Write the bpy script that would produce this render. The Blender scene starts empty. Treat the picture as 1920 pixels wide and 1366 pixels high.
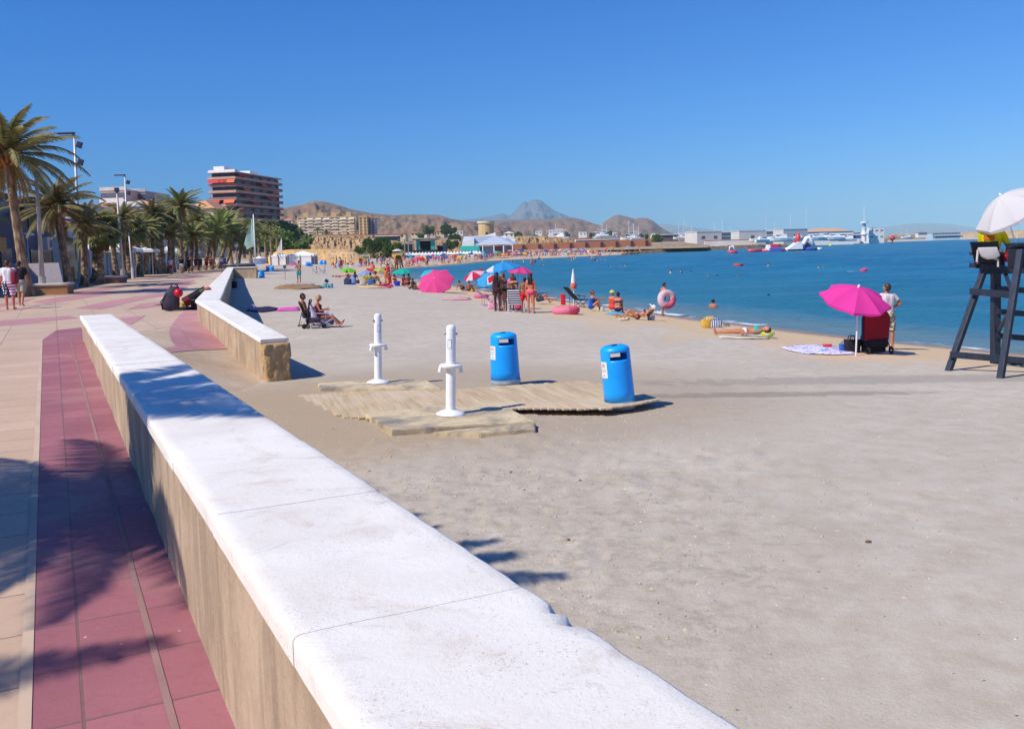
import bpy, bmesh, math, random
import numpy as np
from mathutils import Vector, Matrix, noise as mnoise
random.seed(7)
rad=math.radians; PI=math.pi
S=bpy.context.scene; COL=S.collection
# ---------------------------------------------------------------- camera
FP=1700.; CX,CY=960.,610.; TH=rad(1.52)
PT=math.atan(144*math.cos(TH)/FP)
CAM=np.array([0,0,1.65])
_F=np.array([0,math.cos(PT),-math.sin(PT)]); _U0=np.array([0,math.sin(PT),math.cos(PT)]); _X=np.array([1.,0,0])
_R=math.cos(TH)*_X-math.sin(TH)*_U0; _U=math.sin(TH)*_X+math.cos(TH)*_U0
cd=bpy.data.cameras.new('camera'); cam=bpy.data.objects.new('camera',cd); COL.objects.link(cam); S.camera=cam
cam.matrix_world=Matrix(((_R[0],_U[0],-_F[0],CAM[0]),(_R[1],_U[1],-_F[1],CAM[1]),(_R[2],_U[2],-_F[2],CAM[2]),(0,0,0,1)))
cd.sensor_width=36; cd.sensor_fit='HORIZONTAL'; cd.lens=FP/1920*36; cd.shift_y=-(683-CY)/1920.; cd.clip_start=.05; cd.clip_end=60000
# ---------------------------------------------------------------- light
SUN_EL=47.; SUN_AZ=57.     # light travels towards +Y turned SUN_AZ degrees to the right
W=bpy.data.worlds.new('World'); S.world=W; W.use_nodes=True
wn=W.node_tree; bg=wn.nodes['Background']; sky=wn.nodes.new('ShaderNodeTexSky')
sky.sky_type='NISHITA'; sky.sun_disc=False; sky.sun_elevation=rad(SUN_EL); sky.sun_rotation=rad(180+SUN_AZ)
sky.altitude=0; sky.air_density=1.0; sky.dust_density=.35; sky.ozone_density=4.
bg.inputs[1].default_value=.105
_K=.134; _sp=wn.nodes.new('ShaderNodeSeparateColor'); _cb=wn.nodes.new('ShaderNodeCombineColor'); wn.links.new(sky.outputs[0],_sp.inputs[0])
for _i,(_g,_e) in enumerate(((.27,1.30),(.56,1.04),(1.03,.90))):      # the clear, deep Mediterranean blue of the air
    _a=wn.nodes.new('ShaderNodeMath'); _a.operation='MULTIPLY'; _a.inputs[1].default_value=_K; wn.links.new(_sp.outputs[_i],_a.inputs[0])
    _b=wn.nodes.new('ShaderNodeMath'); _b.operation='POWER'; _b.inputs[1].default_value=_e; wn.links.new(_a.outputs[0],_b.inputs[0])
    _c=wn.nodes.new('ShaderNodeMath'); _c.operation='MULTIPLY'; _c.inputs[1].default_value=_g/_K; wn.links.new(_b.outputs[0],_c.inputs[0]); wn.links.new(_c.outputs[0],_cb.inputs[_i])
wn.links.new(_cb.outputs[0],bg.inputs[0])
sd=bpy.data.lights.new('sun','SUN'); sd.energy=3.9; sd.angle=rad(.5); sd.color=(1,.945,.845)
so=bpy.data.objects.new('sun',sd); COL.objects.link(so)
_h=Vector((math.sin(rad(SUN_AZ))*math.cos(rad(SUN_EL)),math.cos(rad(SUN_AZ))*math.cos(rad(SUN_EL)),-math.sin(rad(SUN_EL))))
so.rotation_euler=_h.to_track_quat('-Z','Y').to_euler(); so.location=(-30,-10,60)
S.view_settings.view_transform='Standard'; S.view_settings.look='None'; S.view_settings.exposure=.38; S.view_settings.gamma=1
# ---------------------------------------------------------------- projection helpers
def proj(p):
    v=np.array(p,float)-CAM; z=v@_F; return CX+FP*(v@_R)/z, CY-FP*(v@_U)/z
def ray(px,py): return _F+(px-CX)/FP*_R+(CY-py)/FP*_U
def cast(px,py,z=0.):
    d=ray(px,py); return CAM+(z-CAM[2])/d[2]*d
def at(px,py,Y):
    d=ray(px,py); return CAM+(Y/d[1])*d
def rayz(px,py,x,y):          # height at which the pixel's ray passes nearest to plan position
    d=ray(px,py); return CAM[2]+(y/d[1])*d[2]
# ---------------------------------------------------------------- objects and tags
def tag(o,label=None,cat=None,group=None,kind=None):
    if label: o['label']=label
    if cat: o['category']=cat
    if group: o['group']=group
    if kind: o['kind']=kind
    return o
def link(o,parent=None):
    COL.objects.link(o)
    if parent is not None: o.parent=parent
    return o
def empty(name,loc=(0,0,0),rz=0,label=None,cat=None,group=None,rx=0,ry=0,s=1):
    o=bpy.data.objects.new(name,None); COL.objects.link(o); o.location=[float(v) for v in loc]; o.rotation_euler=(rx,ry,rz); o.scale=(s,s,s)
    o.empty_display_size=.2
    return tag(o,label,cat,group)
def children(o): return [c for c in bpy.data.objects if c.parent==o]
CH={}
def copy_tree(o,parent=None):
    c=o.copy(); COL.objects.link(c); c.parent=parent
    for ch in kids(o): copy_tree(ch,c)
    return c
def kids(o):
    return list(o.children)
def me_obj(name,me,m=None,parent=None,loc=None,smooth=False):
    if m is not None:
        for x in (m if isinstance(m,(list,tuple)) else [m]): me.materials.append(x)
    if smooth: me.polygons.foreach_set('use_smooth',[True]*len(me.polygons))
    o=bpy.data.objects.new(name,me); link(o,parent)
    if loc is not None: o.location=[float(v) for v in loc]
    return o
class MB:
    """collects simple shapes into one mesh"""
    def __init__(s): s.v=[]; s.f=[]; s.mi=[]; s.k=0
    def add(s,vs,fs):
        b=len(s.v); s.v+= [tuple(float(c) for c in v) for v in vs]; s.f+=[[i+b for i in f] for f in fs]; s.mi+=[s.k]*len(fs); return s
    def box(s,c,d,rot=None):
        x,y,z=[q/2 for q in d]; P=[(-x,-y,-z),(x,-y,-z),(x,y,-z),(-x,y,-z),(-x,-y,z),(x,-y,z),(x,y,z),(-x,y,z)]
        if rot is not None: P=[tuple(rot@Vector(p)) for p in P]
        return s.add([(p[0]+c[0],p[1]+c[1],p[2]+c[2]) for p in P],[(0,3,2,1),(4,5,6,7),(0,1,5,4),(1,2,6,5),(2,3,7,6),(3,0,4,7)])
    def bbox(s,c,d,b=.01,rot=None):   # bevelled box
        bm=bmesh.new(); bmesh.ops.create_cube(bm,size=1)
        for v in bm.verts: v.co=Vector((v.co.x*d[0],v.co.y*d[1],v.co.z*d[2]))
        bmesh.ops.bevel(bm,geom=list(bm.edges),offset=b,segments=2,affect='EDGES',profile=.6)
        bm.verts.index_update(); R=rot if rot is not None else Matrix.Identity(3)
        vs=[tuple(R@v.co+Vector([float(q) for q in c])) for v in bm.verts]; fs=[[v.index for v in f.verts] for f in bm.faces]; bm.free(); return s.add(vs,fs)
    def tube(s,p0,p1,r0,r1=None,n=8,cap=True):
        r1=r0 if r1 is None else r1
        p0=Vector([float(q) for q in p0]); p1=Vector([float(q) for q in p1]); d=(p1-p0)
        if d.length<1e-7: return s
        d.normalize(); a=d.orthogonal().normalized(); b=d.cross(a); V=[]
        for p,r in((p0,r0),(p1,r1)):
            for i in range(n):
                t=2*PI*i/n; V.append(tuple(p+a*(r*math.cos(t))+b*(r*math.sin(t))))
        Fs=[(i,(i+1)%n,n+(i+1)%n,n+i) for i in range(n)]
        if cap: Fs+=[list(range(n))[::-1],list(range(n,2*n))]
        return s.add(V,Fs)
    def path(s,pts,r,n=7):
        pts=[Vector([float(q) for q in p]) for p in pts]; rr=r if isinstance(r,(list,tuple)) else [r]*len(pts); V=[];a=None
        for i,p in enumerate(pts):
            d=(pts[min(i+1,len(pts)-1)]-pts[max(i-1,0)]).normalized()
            a=(d.orthogonal() if a is None else (a-d*a.dot(d))).normalized(); b=d.cross(a)
            for k in range(n): t=2*PI*k/n; V.append(tuple(p+a*(rr[i]*math.cos(t))+b*(rr[i]*math.sin(t))))
        Fs=[(i*n+k,i*n+(k+1)%n,(i+1)*n+(k+1)%n,(i+1)*n+k) for i in range(len(pts)-1) for k in range(n)]
        m=(len(pts)-1)*n
        Fs+=[list(range(n))[::-1],list(range(m,m+n))]; return s.add(V,Fs)
    def lathe(s,prof,n=24,c=(0,0,0),sx=1,sy=1,capb=True,capt=True):
        V=[(c[0]+r*math.cos(2*PI*k/n)*sx,c[1]+r*math.sin(2*PI*k/n)*sy,c[2]+z) for r,z in prof for k in range(n)]
        Fs=[(i*n+k,i*n+(k+1)%n,(i+1)*n+(k+1)%n,(i+1)*n+k) for i in range(len(prof)-1) for k in range(n)]
        if capb: Fs.append(list(range(n))[::-1])
        m=(len(prof)-1)*n
        if capt: Fs.append(list(range(m,m+n)))
        return s.add(V,Fs)
    def ball(s,c,r,n=10,m=7,sc=(1,1,1)):
        prof=[(max(1e-4,math.sin(PI*i/m))*r,-math.cos(PI*i/m)*r) for i in range(m+1)]
        V=[(c[0]+q*math.cos(2*PI*k/n)*sc[0],c[1]+q*math.sin(2*PI*k/n)*sc[1],c[2]+z*sc[2]) for q,z in prof for k in range(n)]
        Fs=[(i*n+k,i*n+(k+1)%n,(i+1)*n+(k+1)%n,(i+1)*n+k) for i in range(m) for k in range(n)]
        return s.add(V,Fs)
    def quad(s,*p): return s.add(p,[list(range(len(p)))])
    def torus(s,c,R,r,n=32,m=12,rot=None,rz=None):
        V=[];rz=rz or r
        for i in range(n):
            for k in range(m):
                a=2*PI*i/n;b=2*PI*k/m; p=Vector(((R+r*math.cos(b))*math.cos(a),(R+r*math.cos(b))*math.sin(a),rz*math.sin(b)))
                if rot is not None:p=rot@p
                V.append((p.x+c[0],p.y+c[1],p.z+c[2]))
        return s.add(V,[(i*m+k,((i+1)%n)*m+k,((i+1)%n)*m+(k+1)%m,i*m+(k+1)%m) for i in range(n) for k in range(m)])
    def prism(s,pts,z0,z1):
        n=len(pts); V=[(p[0],p[1],z0) for p in pts]+[(p[0],p[1],z1) for p in pts]
        return s.add(V,[list(range(n))[::-1],list(range(n,2*n))]+[(i,(i+1)%n,n+(i+1)%n,n+i) for i in range(n)])
    def build(s,name,m=None,parent=None,loc=None,smooth=False,fixn=False,sharp=None):
        me=bpy.data.meshes.new(name); me.from_pydata(s.v,[],s.f); me.update()
        if m is not None:
            for x in (m if isinstance(m,(list,tuple)) else [m]): me.materials.append(x)
            if isinstance(m,(list,tuple)): me.polygons.foreach_set('material_index',s.mi)
        if fixn:
            bm=bmesh.new(); bm.from_mesh(me); bmesh.ops.recalc_face_normals(bm,faces=bm.faces); bm.to_mesh(me); bm.free()
        if smooth:
            me.polygons.foreach_set('use_smooth',[True]*len(me.polygons))
            if sharp: me.set_sharp_from_angle(angle=rad(sharp))
        o=bpy.data.objects.new(name,me); link(o,parent)
        if loc is not None: o.location=[float(v) for v in loc]
        return o
# ---------------------------------------------------------------- materials
def srgb(r,g,b):
    f=lambda c:(c/12.92 if c<=.04045 else ((c+.055)/1.055)**2.4)
    return (f(r/255),f(g/255),f(b/255),1)
MC={}
class NT:
    def __init__(s,name):
        s.m=bpy.data.materials.new(name); s.m.use_nodes=True; s.t=s.m.node_tree; s.b=s.t.nodes['Principled BSDF']; s.tc=None
    def n(s,ty,**kw):
        q=s.t.nodes.new(ty)
        for k,v in kw.items():
            if k.startswith('_'): setattr(q,k[1:],v)
            else:
                i=q.inputs[int(k[1:])] if k[0]=='i' and k[1:].isdigit() else q.inputs[k.replace('_',' ')]
                if hasattr(v,'is_linked') : s.t.links.new(v,i)
                else: i.default_value=v
        return q
    def link(s,a,b): s.t.links.new(a,b)
    def co(s,k='Object'):
        if s.tc is None: s.tc=s.n('ShaderNodeTexCoord')
        return s.tc.outputs[k]
    def noise(s,sc,det=4,vec=None,rough=.55,dist=0):
        return s.n('ShaderNodeTexNoise',Vector=vec if vec is not None else s.co(),Scale=sc,Detail=det,Roughness=rough,Distortion=dist).outputs[0]
    def ramp(s,f,stops,interp='LINEAR'):
        r=s.n('ShaderNodeValToRGB'); s.link(f,r.inputs[0]); e=r.color_ramp.elements; r.color_ramp.interpolation=interp
        e[0].position,e[0].color=stops[0][0],stops[0][1]; e[1].position,e[1].color=stops[1][0],stops[1][1]
        for p,c in stops[2:]:
            x=e.new(p); x.color=c
        return r.outputs[0]
    def fr(s,f,a,b,x=0.,y=1.):
        return s.n('ShaderNodeMapRange',i0=f,i1=a,i2=b,i3=x,i4=y).outputs[0]
    def mix(s,f,a,b,mode='MIX'):
        q=s.n('ShaderNodeMix',_data_type='RGBA',_blend_type=mode)
        for i,v in((0,f),(6,a),(7,b)):
            if hasattr(v,'is_linked'): s.link(v,q.inputs[i])
            else: q.inputs[i].default_value=v
        return q.outputs[2]
    def math(s,op,a,b=None):
        q=s.n('ShaderNodeMath',_operation=op)
        for i,v in((0,a),(1,b)):
            if v is None: continue
            if hasattr(v,'is_linked'): s.link(v,q.inputs[i])
            else: q.inputs[i].default_value=v
        return q.outputs[0]
    def base(s,c):
        if hasattr(c,'is_linked'): s.link(c,s.b.inputs['Base Color'])
        else: s.b.inputs['Base Color'].default_value=c
    def rough(s,v):
        if hasattr(v,'is_linked'): s.link(v,s.b.inputs['Roughness'])
        else: s.b.inputs['Roughness'].default_value=v
    def bump(s,h,st=.3,d=.01,nrm=None):
        q=s.n('ShaderNodeBump',Height=h,Strength=st,Distance=d)
        if nrm is not None: s.link(nrm,q.inputs['Normal'])
        s.link(q.outputs[0],s.b.inputs['Normal']); return q.outputs[0]
def plain(name,rgb,rough=.7,var=.12,sc=8,bump=0,bs=60,metal=0,spec=.4,lin=False,trans=0):
    """solid colour with a slight procedural variation"""
    k=(name,)
    if k in MC: return MC[k]
    c=rgb if lin else srgb(*rgb); t=NT(name)
    c=tuple(c[:3])+(1,)
    d=tuple(max(0,x*(1-var)) for x in c[:3])+(1,); l=tuple(min(1,x*(1+var*.6)) for x in c[:3])+(1,)
    t.base(t.ramp(t.noise(sc,5),[(.3,d),(.7,l)])); t.rough(rough); t.b.inputs['Metallic'].default_value=metal; t.b.inputs['Specular IOR Level'].default_value=spec
    if bump: t.bump(t.noise(bs,3),bump,.01)
    if trans:
        tr=t.n('ShaderNodeBsdfTranslucent',Color=c); mx=t.n('ShaderNodeMixShader',i0=trans); t.link(t.b.outputs[0],mx.inputs[1]); t.link(tr.outputs[0],mx.inputs[2]); t.link(mx.outputs[0],t.t.nodes['Material Output'].inputs[0])
    MC[k]=t.m; return t.m
# ================================================================ TERRAIN
SEA=-1.5
SH=[(60,-60),(40,-20),(26,5),(18,17),(13.7,24.1),(12.,27.3),(10,32.5),(8.1,37.8),(6.9,41.4),(5.9,45.8),(4.1,51.3),(1.6,58.9),(-4.4,79.7),(-10.4,99.2),(-17.,128),(-21,150),(-22.2,162),(-21,170),(-18,174),(-14.8,184),(-11.2,203.9),(-7.1,233.9),(-2.5,251),(15.2,278),(34.9,307.3),(48.5,339.7),(86.8,430.6),(148.7,513.5),(216.9,623),(347.8,854.9),(421.1,904.6),(556.9,985.4),(760,1090),(1300,1330),(9000,1500),(9000,-3000),(60,-3000)]
SHP=np.array(SH,float)
def sdist(x,y):
    """signed distance to the shoreline, positive on land"""
    x=np.asarray(x,float); y=np.asarray(y,float); d=np.full(x.shape,1e9); ins=np.zeros(x.shape,bool); n=len(SHP)
    for i in range(n):
        ax,ay=SHP[i]; bx,by=SHP[(i+1)%n]; ex,ey=bx-ax,by-ay; L=ex*ex+ey*ey
        t=np.clip(((x-ax)*ex+(y-ay)*ey)/L,0,1); d=np.minimum(d,np.hypot(x-ax-t*ex,y-ay-t*ey))
        c=((ay>y)!=(by>y)); 
        with np.errstate(divide='ignore',invalid='ignore'):
            xi=ax+(y-ay)/(by-ay if by!=ay else 1e-9)*ex
        ins^=(c&(x<xi))
    return np.where(ins,-d,d)
def sm(a,b,x): t=np.clip((x-a)/(b-a),0,1); return t*t*(3-2*t)
def vnoise(x,y,seed=0):
    """cheap smooth value noise, vectorised"""
    xi=np.floor(x).astype(int); yi=np.floor(y).astype(int); fx=x-xi; fy=y-yi; fx=fx*fx*(3-2*fx); fy=fy*fy*(3-2*fy)
    def h(a,b):
        n=(a*374761393+b*668265263+seed*1442695)&0x7fffffff; n=(n^(n>>13))*1274126177&0x7fffffff; return ((n^(n>>16))&0xffff)/65535.
    return (h(xi,yi)*(1-fx)+h(xi+1,yi)*fx)*(1-fy)+(h(xi,yi+1)*(1-fx)+h(xi+1,yi+1)*fx)*fy
def fbm(x,y,o=4,seed=0):
    r=0;a=.5
    for i in range(o): r=r+a*(vnoise(x*2**i+17*i,y*2**i-9*i,seed+i)-.5); a*=.5
    return r
def sandh(x,y,fine=True):
    x=np.asarray(x,float); y=np.asarray(y,float); s=sdist(x,y)
    h=SEA+np.where(s<0,np.maximum(.09*s,-4),np.minimum(.075*s,.45)+np.clip((s-6)*.0165,0,.2))
    h=h+.4*sm(30,68,y)*sm(4,16,s)*(1-sm(180,300,y))+sm(200,400,y)*sm(8,60,s)*1.0+sm(900,2500,s)*4
    if fine:
        w=sm(0,3,s); h=h+w*(.08*fbm(x*.3,y*.3,2,5)+.010*fbm(x*1.6,y*1.6,3,9))
        nr=1-sm(14,30,np.hypot(x,y)); k=sm(-6,2,x-.0*y)*.4+.6
        h=h+w*nr*(.075*fbm(x*4.2,y*4.2,3,21)*k*(.04+.75*sm(.5,.7,vnoise(x*.5,y*.5,77))*sm(6,2,x)))+w*(1-sm(9,14,np.hypot(x,y)))*sm(4,0,x)*sm(5,7,y)*.045*fbm(x*7.5,y*7.5,2,51)
    return h
def sand_at(px,py):
    d=ray(px,py); t=(-.9-CAM[2])/d[2]
    for _ in range(25):
        p=CAM+t*d; t=.5*t+.5*(float(sandh(p[0],p[1],False))-CAM[2])/d[2]
    p=CAM+t*d; p[2]=float(sandh(p[0],p[1])); return p
def grid_mesh(name,P,m,attrs=None,smooth=True,kind='structure',parent=None,wrap=False):
    """P: (nu,nv,3)"""
    nu,nv=P.shape[:2]; me=bpy.data.meshes.new(name)
    idx=np.arange(nu*nv).reshape(nu,nv)
    f=np.stack([idx[:-1,:-1],idx[1:,:-1],idx[1:,1:],idx[:-1,1:]],-1).reshape(-1,4)
    if wrap: f=np.concatenate([f,np.stack([idx[-1,:-1],idx[0,:-1],idx[0,1:],idx[-1,1:]],-1).reshape(-1,4)])
    me.vertices.add(nu*nv); me.vertices.foreach_set('co',P.reshape(-1).astype(np.float32))
    me.loops.add(f.size); me.loops.foreach_set('vertex_index',f.reshape(-1).astype(np.int32))
    me.polygons.add(len(f)); me.polygons.foreach_set('loop_start',np.arange(0,f.size,4,dtype=np.int32)); me.update(calc_edges=True); me.validate()
    if smooth: me.polygons.foreach_set('use_smooth',[True]*len(me.polygons))
    for k,v in (attrs or {}).items():
        a=me.attributes.new(k,'FLOAT','POINT'); a.data.foreach_set('value',v.reshape(-1).astype(np.float32))
    me.materials.append(m); o=bpy.data.objects.new(name,me); link(o,parent)
    if kind: o['kind']=kind
    return o
# sand material: dry grey sand, tan damp band by the water
def sand_material():
    t=NT('sand'); co=t.co(); at=t.n('ShaderNodeAttribute',_attribute_name='shore').outputs['Fac']
    n1=t.noise(.5,5,co); n2=t.noise(3.,6,co,.7); n3=t.noise(60,4,co,.7)
    dry=t.ramp(n1,[(.3,srgb(190,178,161)),(.72,srgb(204,192,177))])
    dry=t.mix(t.fr(n2,.40,.74),dry,srgb(180,164,144))
    tan=t.ramp(n2,[(.25,srgb(200,170,132)),(.7,srgb(216,188,150))])
    a2=t.math('ADD',at,t.fr(n1,0,1,-4,4))
    c=t.mix(t.fr(a2,5.,7.5),tan,dry)
    wet=t.math('ADD',at,t.fr(n2,0,1,-.5,.5)); 
    c=t.mix(t.fr(wet,.9,1.7,1,0),c,srgb(150,122,98))
    # damp darker patches, drag tracks and debris specks
    c=t.mix(t.fr(n3,.3,.62,.22,0),c,srgb(150,135,120)); c=t.mix(t.math('MULTIPLY',t.fr(t.noise(26,5,co,.8),.6,.7),t.fr(t.noise(1.1,3,co),.42,.62,0,.5)),c,srgb(128,114,102))
    # damp sand round the showers and the boardwalk, and the old run-off channel
    sx=t.n('ShaderNodeSeparateXYZ',Vector=co)
    def blob(cx,cy,rx,ry,soft=.5):
        dx=t.math('DIVIDE',t.math('SUBTRACT',sx.outputs[0],cx),rx); dy=t.math('DIVIDE',t.math('SUBTRACT',sx.outputs[1],cy),ry)
        r=t.math('ADD',t.math('MULTIPLY',dx,dx),t.math('MULTIPLY',dy,dy)); r=t.math('ADD',r,t.fr(n2,0,1,-soft,soft)); return t.fr(r,.55,1.25,1,0)
    c=t.mix(t.math('MULTIPLY',blob(-.6,15.5,5.2,4.6,1.3),.55),c,srgb(162,140,112))
    c=t.mix(t.math('MULTIPLY',blob(-3.6,13.6,3.0,4.2,1.3),.5),c,srgb(172,148,116))
    c=t.mix(t.math('MULTIPLY',blob(7.2,16.9,5.2,.55,2.6),.55),c,srgb(146,136,126))
    c=t.mix(t.math('MULTIPLY',blob(4.2,15.3,3.,.3,2.2),.6),c,srgb(132,122,112))
    c=t.mix(t.math('MULTIPLY',t.math('MULTIPLY',blob(-.8,7.5,3.6,3.2,1.2),t.fr(t.noise(5.5,6,co,.75),.5,.62)),.5),c,srgb(150,136,120))
    v=t.n('ShaderNodeTexVoronoi',Scale=9.,Vector=co,_feature='F1'); sp=t.fr(v.outputs['Distance'],.055,.075,1,0); keep=t.fr(t.noise(1.3,2,co),.52,.56)
    c=t.mix(t.math('MULTIPLY',t.math('MULTIPLY',sp,keep),.7),c,srgb(84,70,58))
    v2=t.n('ShaderNodeTexVoronoi',Scale=5.,Vector=co,_feature='F1'); sp2=t.fr(v2.outputs['Distance'],.03,.045,1,0); 
    c=t.mix(t.math('MULTIPLY',t.math('MULTIPLY',sp2,t.fr(t.noise(2.1,2,co),.56,.6)),.8),c,srgb(240,236,228))
    t.base(c); t.rough(t.fr(wet,.6,1.8,.35,.95)); t.b.inputs['Specular IOR Level'].default_value=.25
    n4=t.noise(13,6,co,.7); n5=t.noise(38,5,co,.7)
    mp=t.n('ShaderNodeMapping',Vector=co,Rotation=(0,0,rad(12)),Scale=(.35,1.6,1)); n6=t.noise(9,4,mp.outputs[0],.6)
    patch=t.fr(t.noise(.28,4,co,.6),.42,.6,.25,1.)
    vf=t.n('ShaderNodeTexVoronoi',Scale=2.6,Vector=t.n('ShaderNodeMapping',Vector=co,Rotation=(0,0,.5),Scale=(1.,1.7,1)).outputs[0],_feature='SMOOTH_F1',Smoothness=.35,Randomness=1.).outputs['Distance']
    sxx=t.n('ShaderNodeSeparateXYZ',Vector=co); nearw=t.math('MULTIPLY',t.fr(sxx.outputs[1],15,8),t.fr(sxx.outputs[0],5.5,1.)); foot=t.math('MULTIPLY',t.math('MULTIPLY',t.fr(vf,.08,.32,0,1),t.math('ADD',nearw,.02)),patch)
    h=t.math('ADD',t.math('ADD',t.math('MULTIPLY',t.math('MULTIPLY',n4,.6),t.math('MULTIPLY',patch,t.math('ADD',t.math('MULTIPLY',nearw,.75),.16))),t.math('MULTIPLY',n5,.30)),t.math('MULTIPLY',n6,.05)); h=t.math('ADD',h,t.math('MULTIPLY',foot,.35))
    t.bump(h,.7,.035); return t.m
M_SAND=sand_material()
def radii(r0,r1,k,rmin): 
    r=[r0]
    while r[-1]<r1: r.append(r[-1]+max(rmin,r[-1]*k))
    return np.array(r)
rr=np.concatenate([radii(.7,16,.009,.03),radii(16.3,400,.012,.1)[0:],radii(406,14000,.05,1)])
an=np.concatenate([np.linspace(-180,-48,34)[:-1],np.linspace(-48,48,560),np.linspace(48,180,34)[1:-1]])
A,Rr=np.meshgrid(np.radians(an),rr,indexing='ij'); GX=Rr*np.sin(A); GY=Rr*np.cos(A)
sd_=sdist(GX,GY); GZ=sandh(GX,GY)
# wall line (base of the inner face) : near wall then gap, second wall, far promenade edge
WA=np.array([-8.903,18.743]); WB=np.array([-1.003,3.049]); wd=(WB-WA)/np.linalg.norm(WB-WA); wp=np.array([-wd[1],wd[0]])
WE=WB+wd*9.0
BEND=np.array([-8.05,23.2]); WEND=np.array([-4.98,17.96]); WFAR=np.array([-28.0,90.])
edge=[tuple(WE),(WA[0],WA[1]),(-8.5,18.9),(-8.3,21),(-8.05,23.2),(-28.0,90.),(-46,142),(-85,230),(-150,330)]
ex=np.array([e[0] for e in edge]); ey=np.array([e[1] for e in edge])
def edge_x(y): return np.interp(y,ey,ex)
GZ=np.where((GX<edge_x(GY)-.05)&(GY<330)&(GY>-6),np.minimum(GZ,-.35),GZ)
grid_mesh('sand',np.stack([GX,GY,GZ],-1),M_SAND,{'shore':sd_},wrap=True)
# ---- sea
def water_material():
    t=NT('sea_water'); co=t.co(); at=t.n('ShaderNodeAttribute',_attribute_name='shore').outputs['Fac']
    mp=t.n('ShaderNodeMapping',Vector=co,Rotation=(0,0,rad(-20)),Scale=(.35,1,1)).outputs[0]
    big=t.noise(.035,3,mp); mid=t.noise(.35,4,mp)
    deep=t.ramp(big,[(.35,srgb(10,82,120)),(.65,srgb(24,106,142))])
    deep=t.mix(t.fr(mid,.42,.66,0,.5),deep,srgb(46,134,152))
    sh=t.mix(t.fr(at,-1.2,-5,0,1),srgb(98,122,124),srgb(42,110,132))
    c=t.mix(t.fr(at,-7,-45,0,1),sh,deep)
    foam=t.math('ADD',at,t.fr(t.noise(1.2,5,co,.7),0,1,-.9,.9))
    fm=t.math('MULTIPLY',t.fr(foam,-.45,-.15),t.fr(t.noise(.35,3,co),.5,.6))
    c=t.mix(fm,c,srgb(232,236,236))
    cap=t.math('MULTIPLY',t.fr(t.noise(.28,6,mp,.6,.3),.69,.72),t.fr(at,-60,-6,0,.55)); c=t.mix(cap,c,srgb(205,225,230))
    t.base(c); t.rough(.3); t.b.inputs['IOR'].default_value=1.33; t.b.inputs['Specular IOR Level'].default_value=.3
    h=t.math('ADD',t.math('MULTIPLY',t.noise(.9,4,mp),1.0),t.math('MULTIPLY',t.noise(4,3,mp),.25)); h=t.math('ADD',h,t.math('MULTIPLY',t.noise(.2,3,mp),2.0))
    t.bump(h,1.,.6); return t.m
rw=np.concatenate([radii(12,400,.02,.25),radii(410,16000,.06,5)]); aw=np.concatenate([np.linspace(-60,-16,20)[:-1],np.linspace(-16,50,330),np.linspace(50,175,40)[1:]])
A,Rr=np.meshgrid(np.radians(aw),rw,indexing='ij'); WX=Rr*np.sin(A); WY=Rr*np.cos(A); sw=sdist(WX,WY)
swell=.14*np.sin((WY*.86+WX*.42+3*vnoise(WX*.08,WY*.08,3)*4)*.75)*sm(-1.5,-9,sw)*(1-sm(150,500,Rr))+.05*fbm(WX*.5,WY*.5,3,8)*sm(0,-5,sw)*(1-sm(100,300,Rr))
brk=.16*np.exp(-((sw+3.2+1.2*vnoise(WX*.2,WY*.2,2))/.7)**2)*(vnoise(WX*.12,WY*.12,7)>.35)
grid_mesh('sea_water',np.stack([WX,WY,SEA+.0*WX+swell+brk*.6+.012],-1),water_material(),{'shore':sw})
# ================================================================ PROMENADE
def tile_material(name,c1,c2,joint,speck=True,size=(1.05,1.05),rot=None,rough=.75):
    t=NT(name); co=t.co('Object'); rot=rad(26.7) if rot is None else rot
    mp=t.n('ShaderNodeMapping',Vector=co,Rotation=(0,0,-rot)).outputs[0]
    br=t.n('ShaderNodeTexBrick',Vector=mp,Scale=1.,_offset=.0,_squash=1.); br.inputs['Mortar Size'].default_value=.009; br.inputs['Mortar Smooth'].default_value=.4
    br.inputs['Brick Width'].default_value=size[0]; br.inputs['Row Height'].default_value=size[1]; br.inputs['Bias'].default_value=0
    br.inputs['Color1'].default_value=(0,0,0,1); br.inputs['Color2'].default_value=(1,1,1,1); br.inputs['Mortar'].default_value=(.5,.5,.5,1)
    n=t.noise(1.1,5,co); n2=t.noise(14,5,co,.7); n3=t.noise(90,3,co,.7)
    base=t.mix(br.outputs[0],c1,c2); base=t.mix(.45,base,t.ramp(n,[(.3,c1),(.7,c2)]))
    dk=tuple(x*.72 for x in c1[:3])+(1,)
    base=t.mix(t.fr(n2,.5,.78,0,.35),base,dk)
    lt=tuple(min(1,x*1.25+.03) for x in c2[:3])+(1,)
    base=t.mix(t.fr(n3,.55,.75,0,.35),base,lt)
    jf=t.math('MULTIPLY',br.outputs[1],t.fr(n2,.2,.6,.55,1)); base=t.mix(jf,base,joint)
    if speck:
        v=t.n('ShaderNodeTexVoronoi',Scale=7.,Vector=co); w=t.noise(2.2,2,co)
        base=t.mix(t.math('MULTIPLY',t.fr(v.outputs['Distance'],.05,.075,1,0),t.fr(w,.52,.6)),base,srgb(214,200,196))
    # windblown sand film
    base=t.mix(t.fr(t.noise(.55,5,co,.6,.6),.55,.8,0,.5),base,srgb(196,170,148))
    t.base(base); t.rough(t.fr(n2,.3,.7,rough-.15,rough)); 
    h=t.math('SUBTRACT',t.math('MULTIPLY',n3,.25),br.outputs[1]); t.bump(h,.35,.006); return t.m
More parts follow.
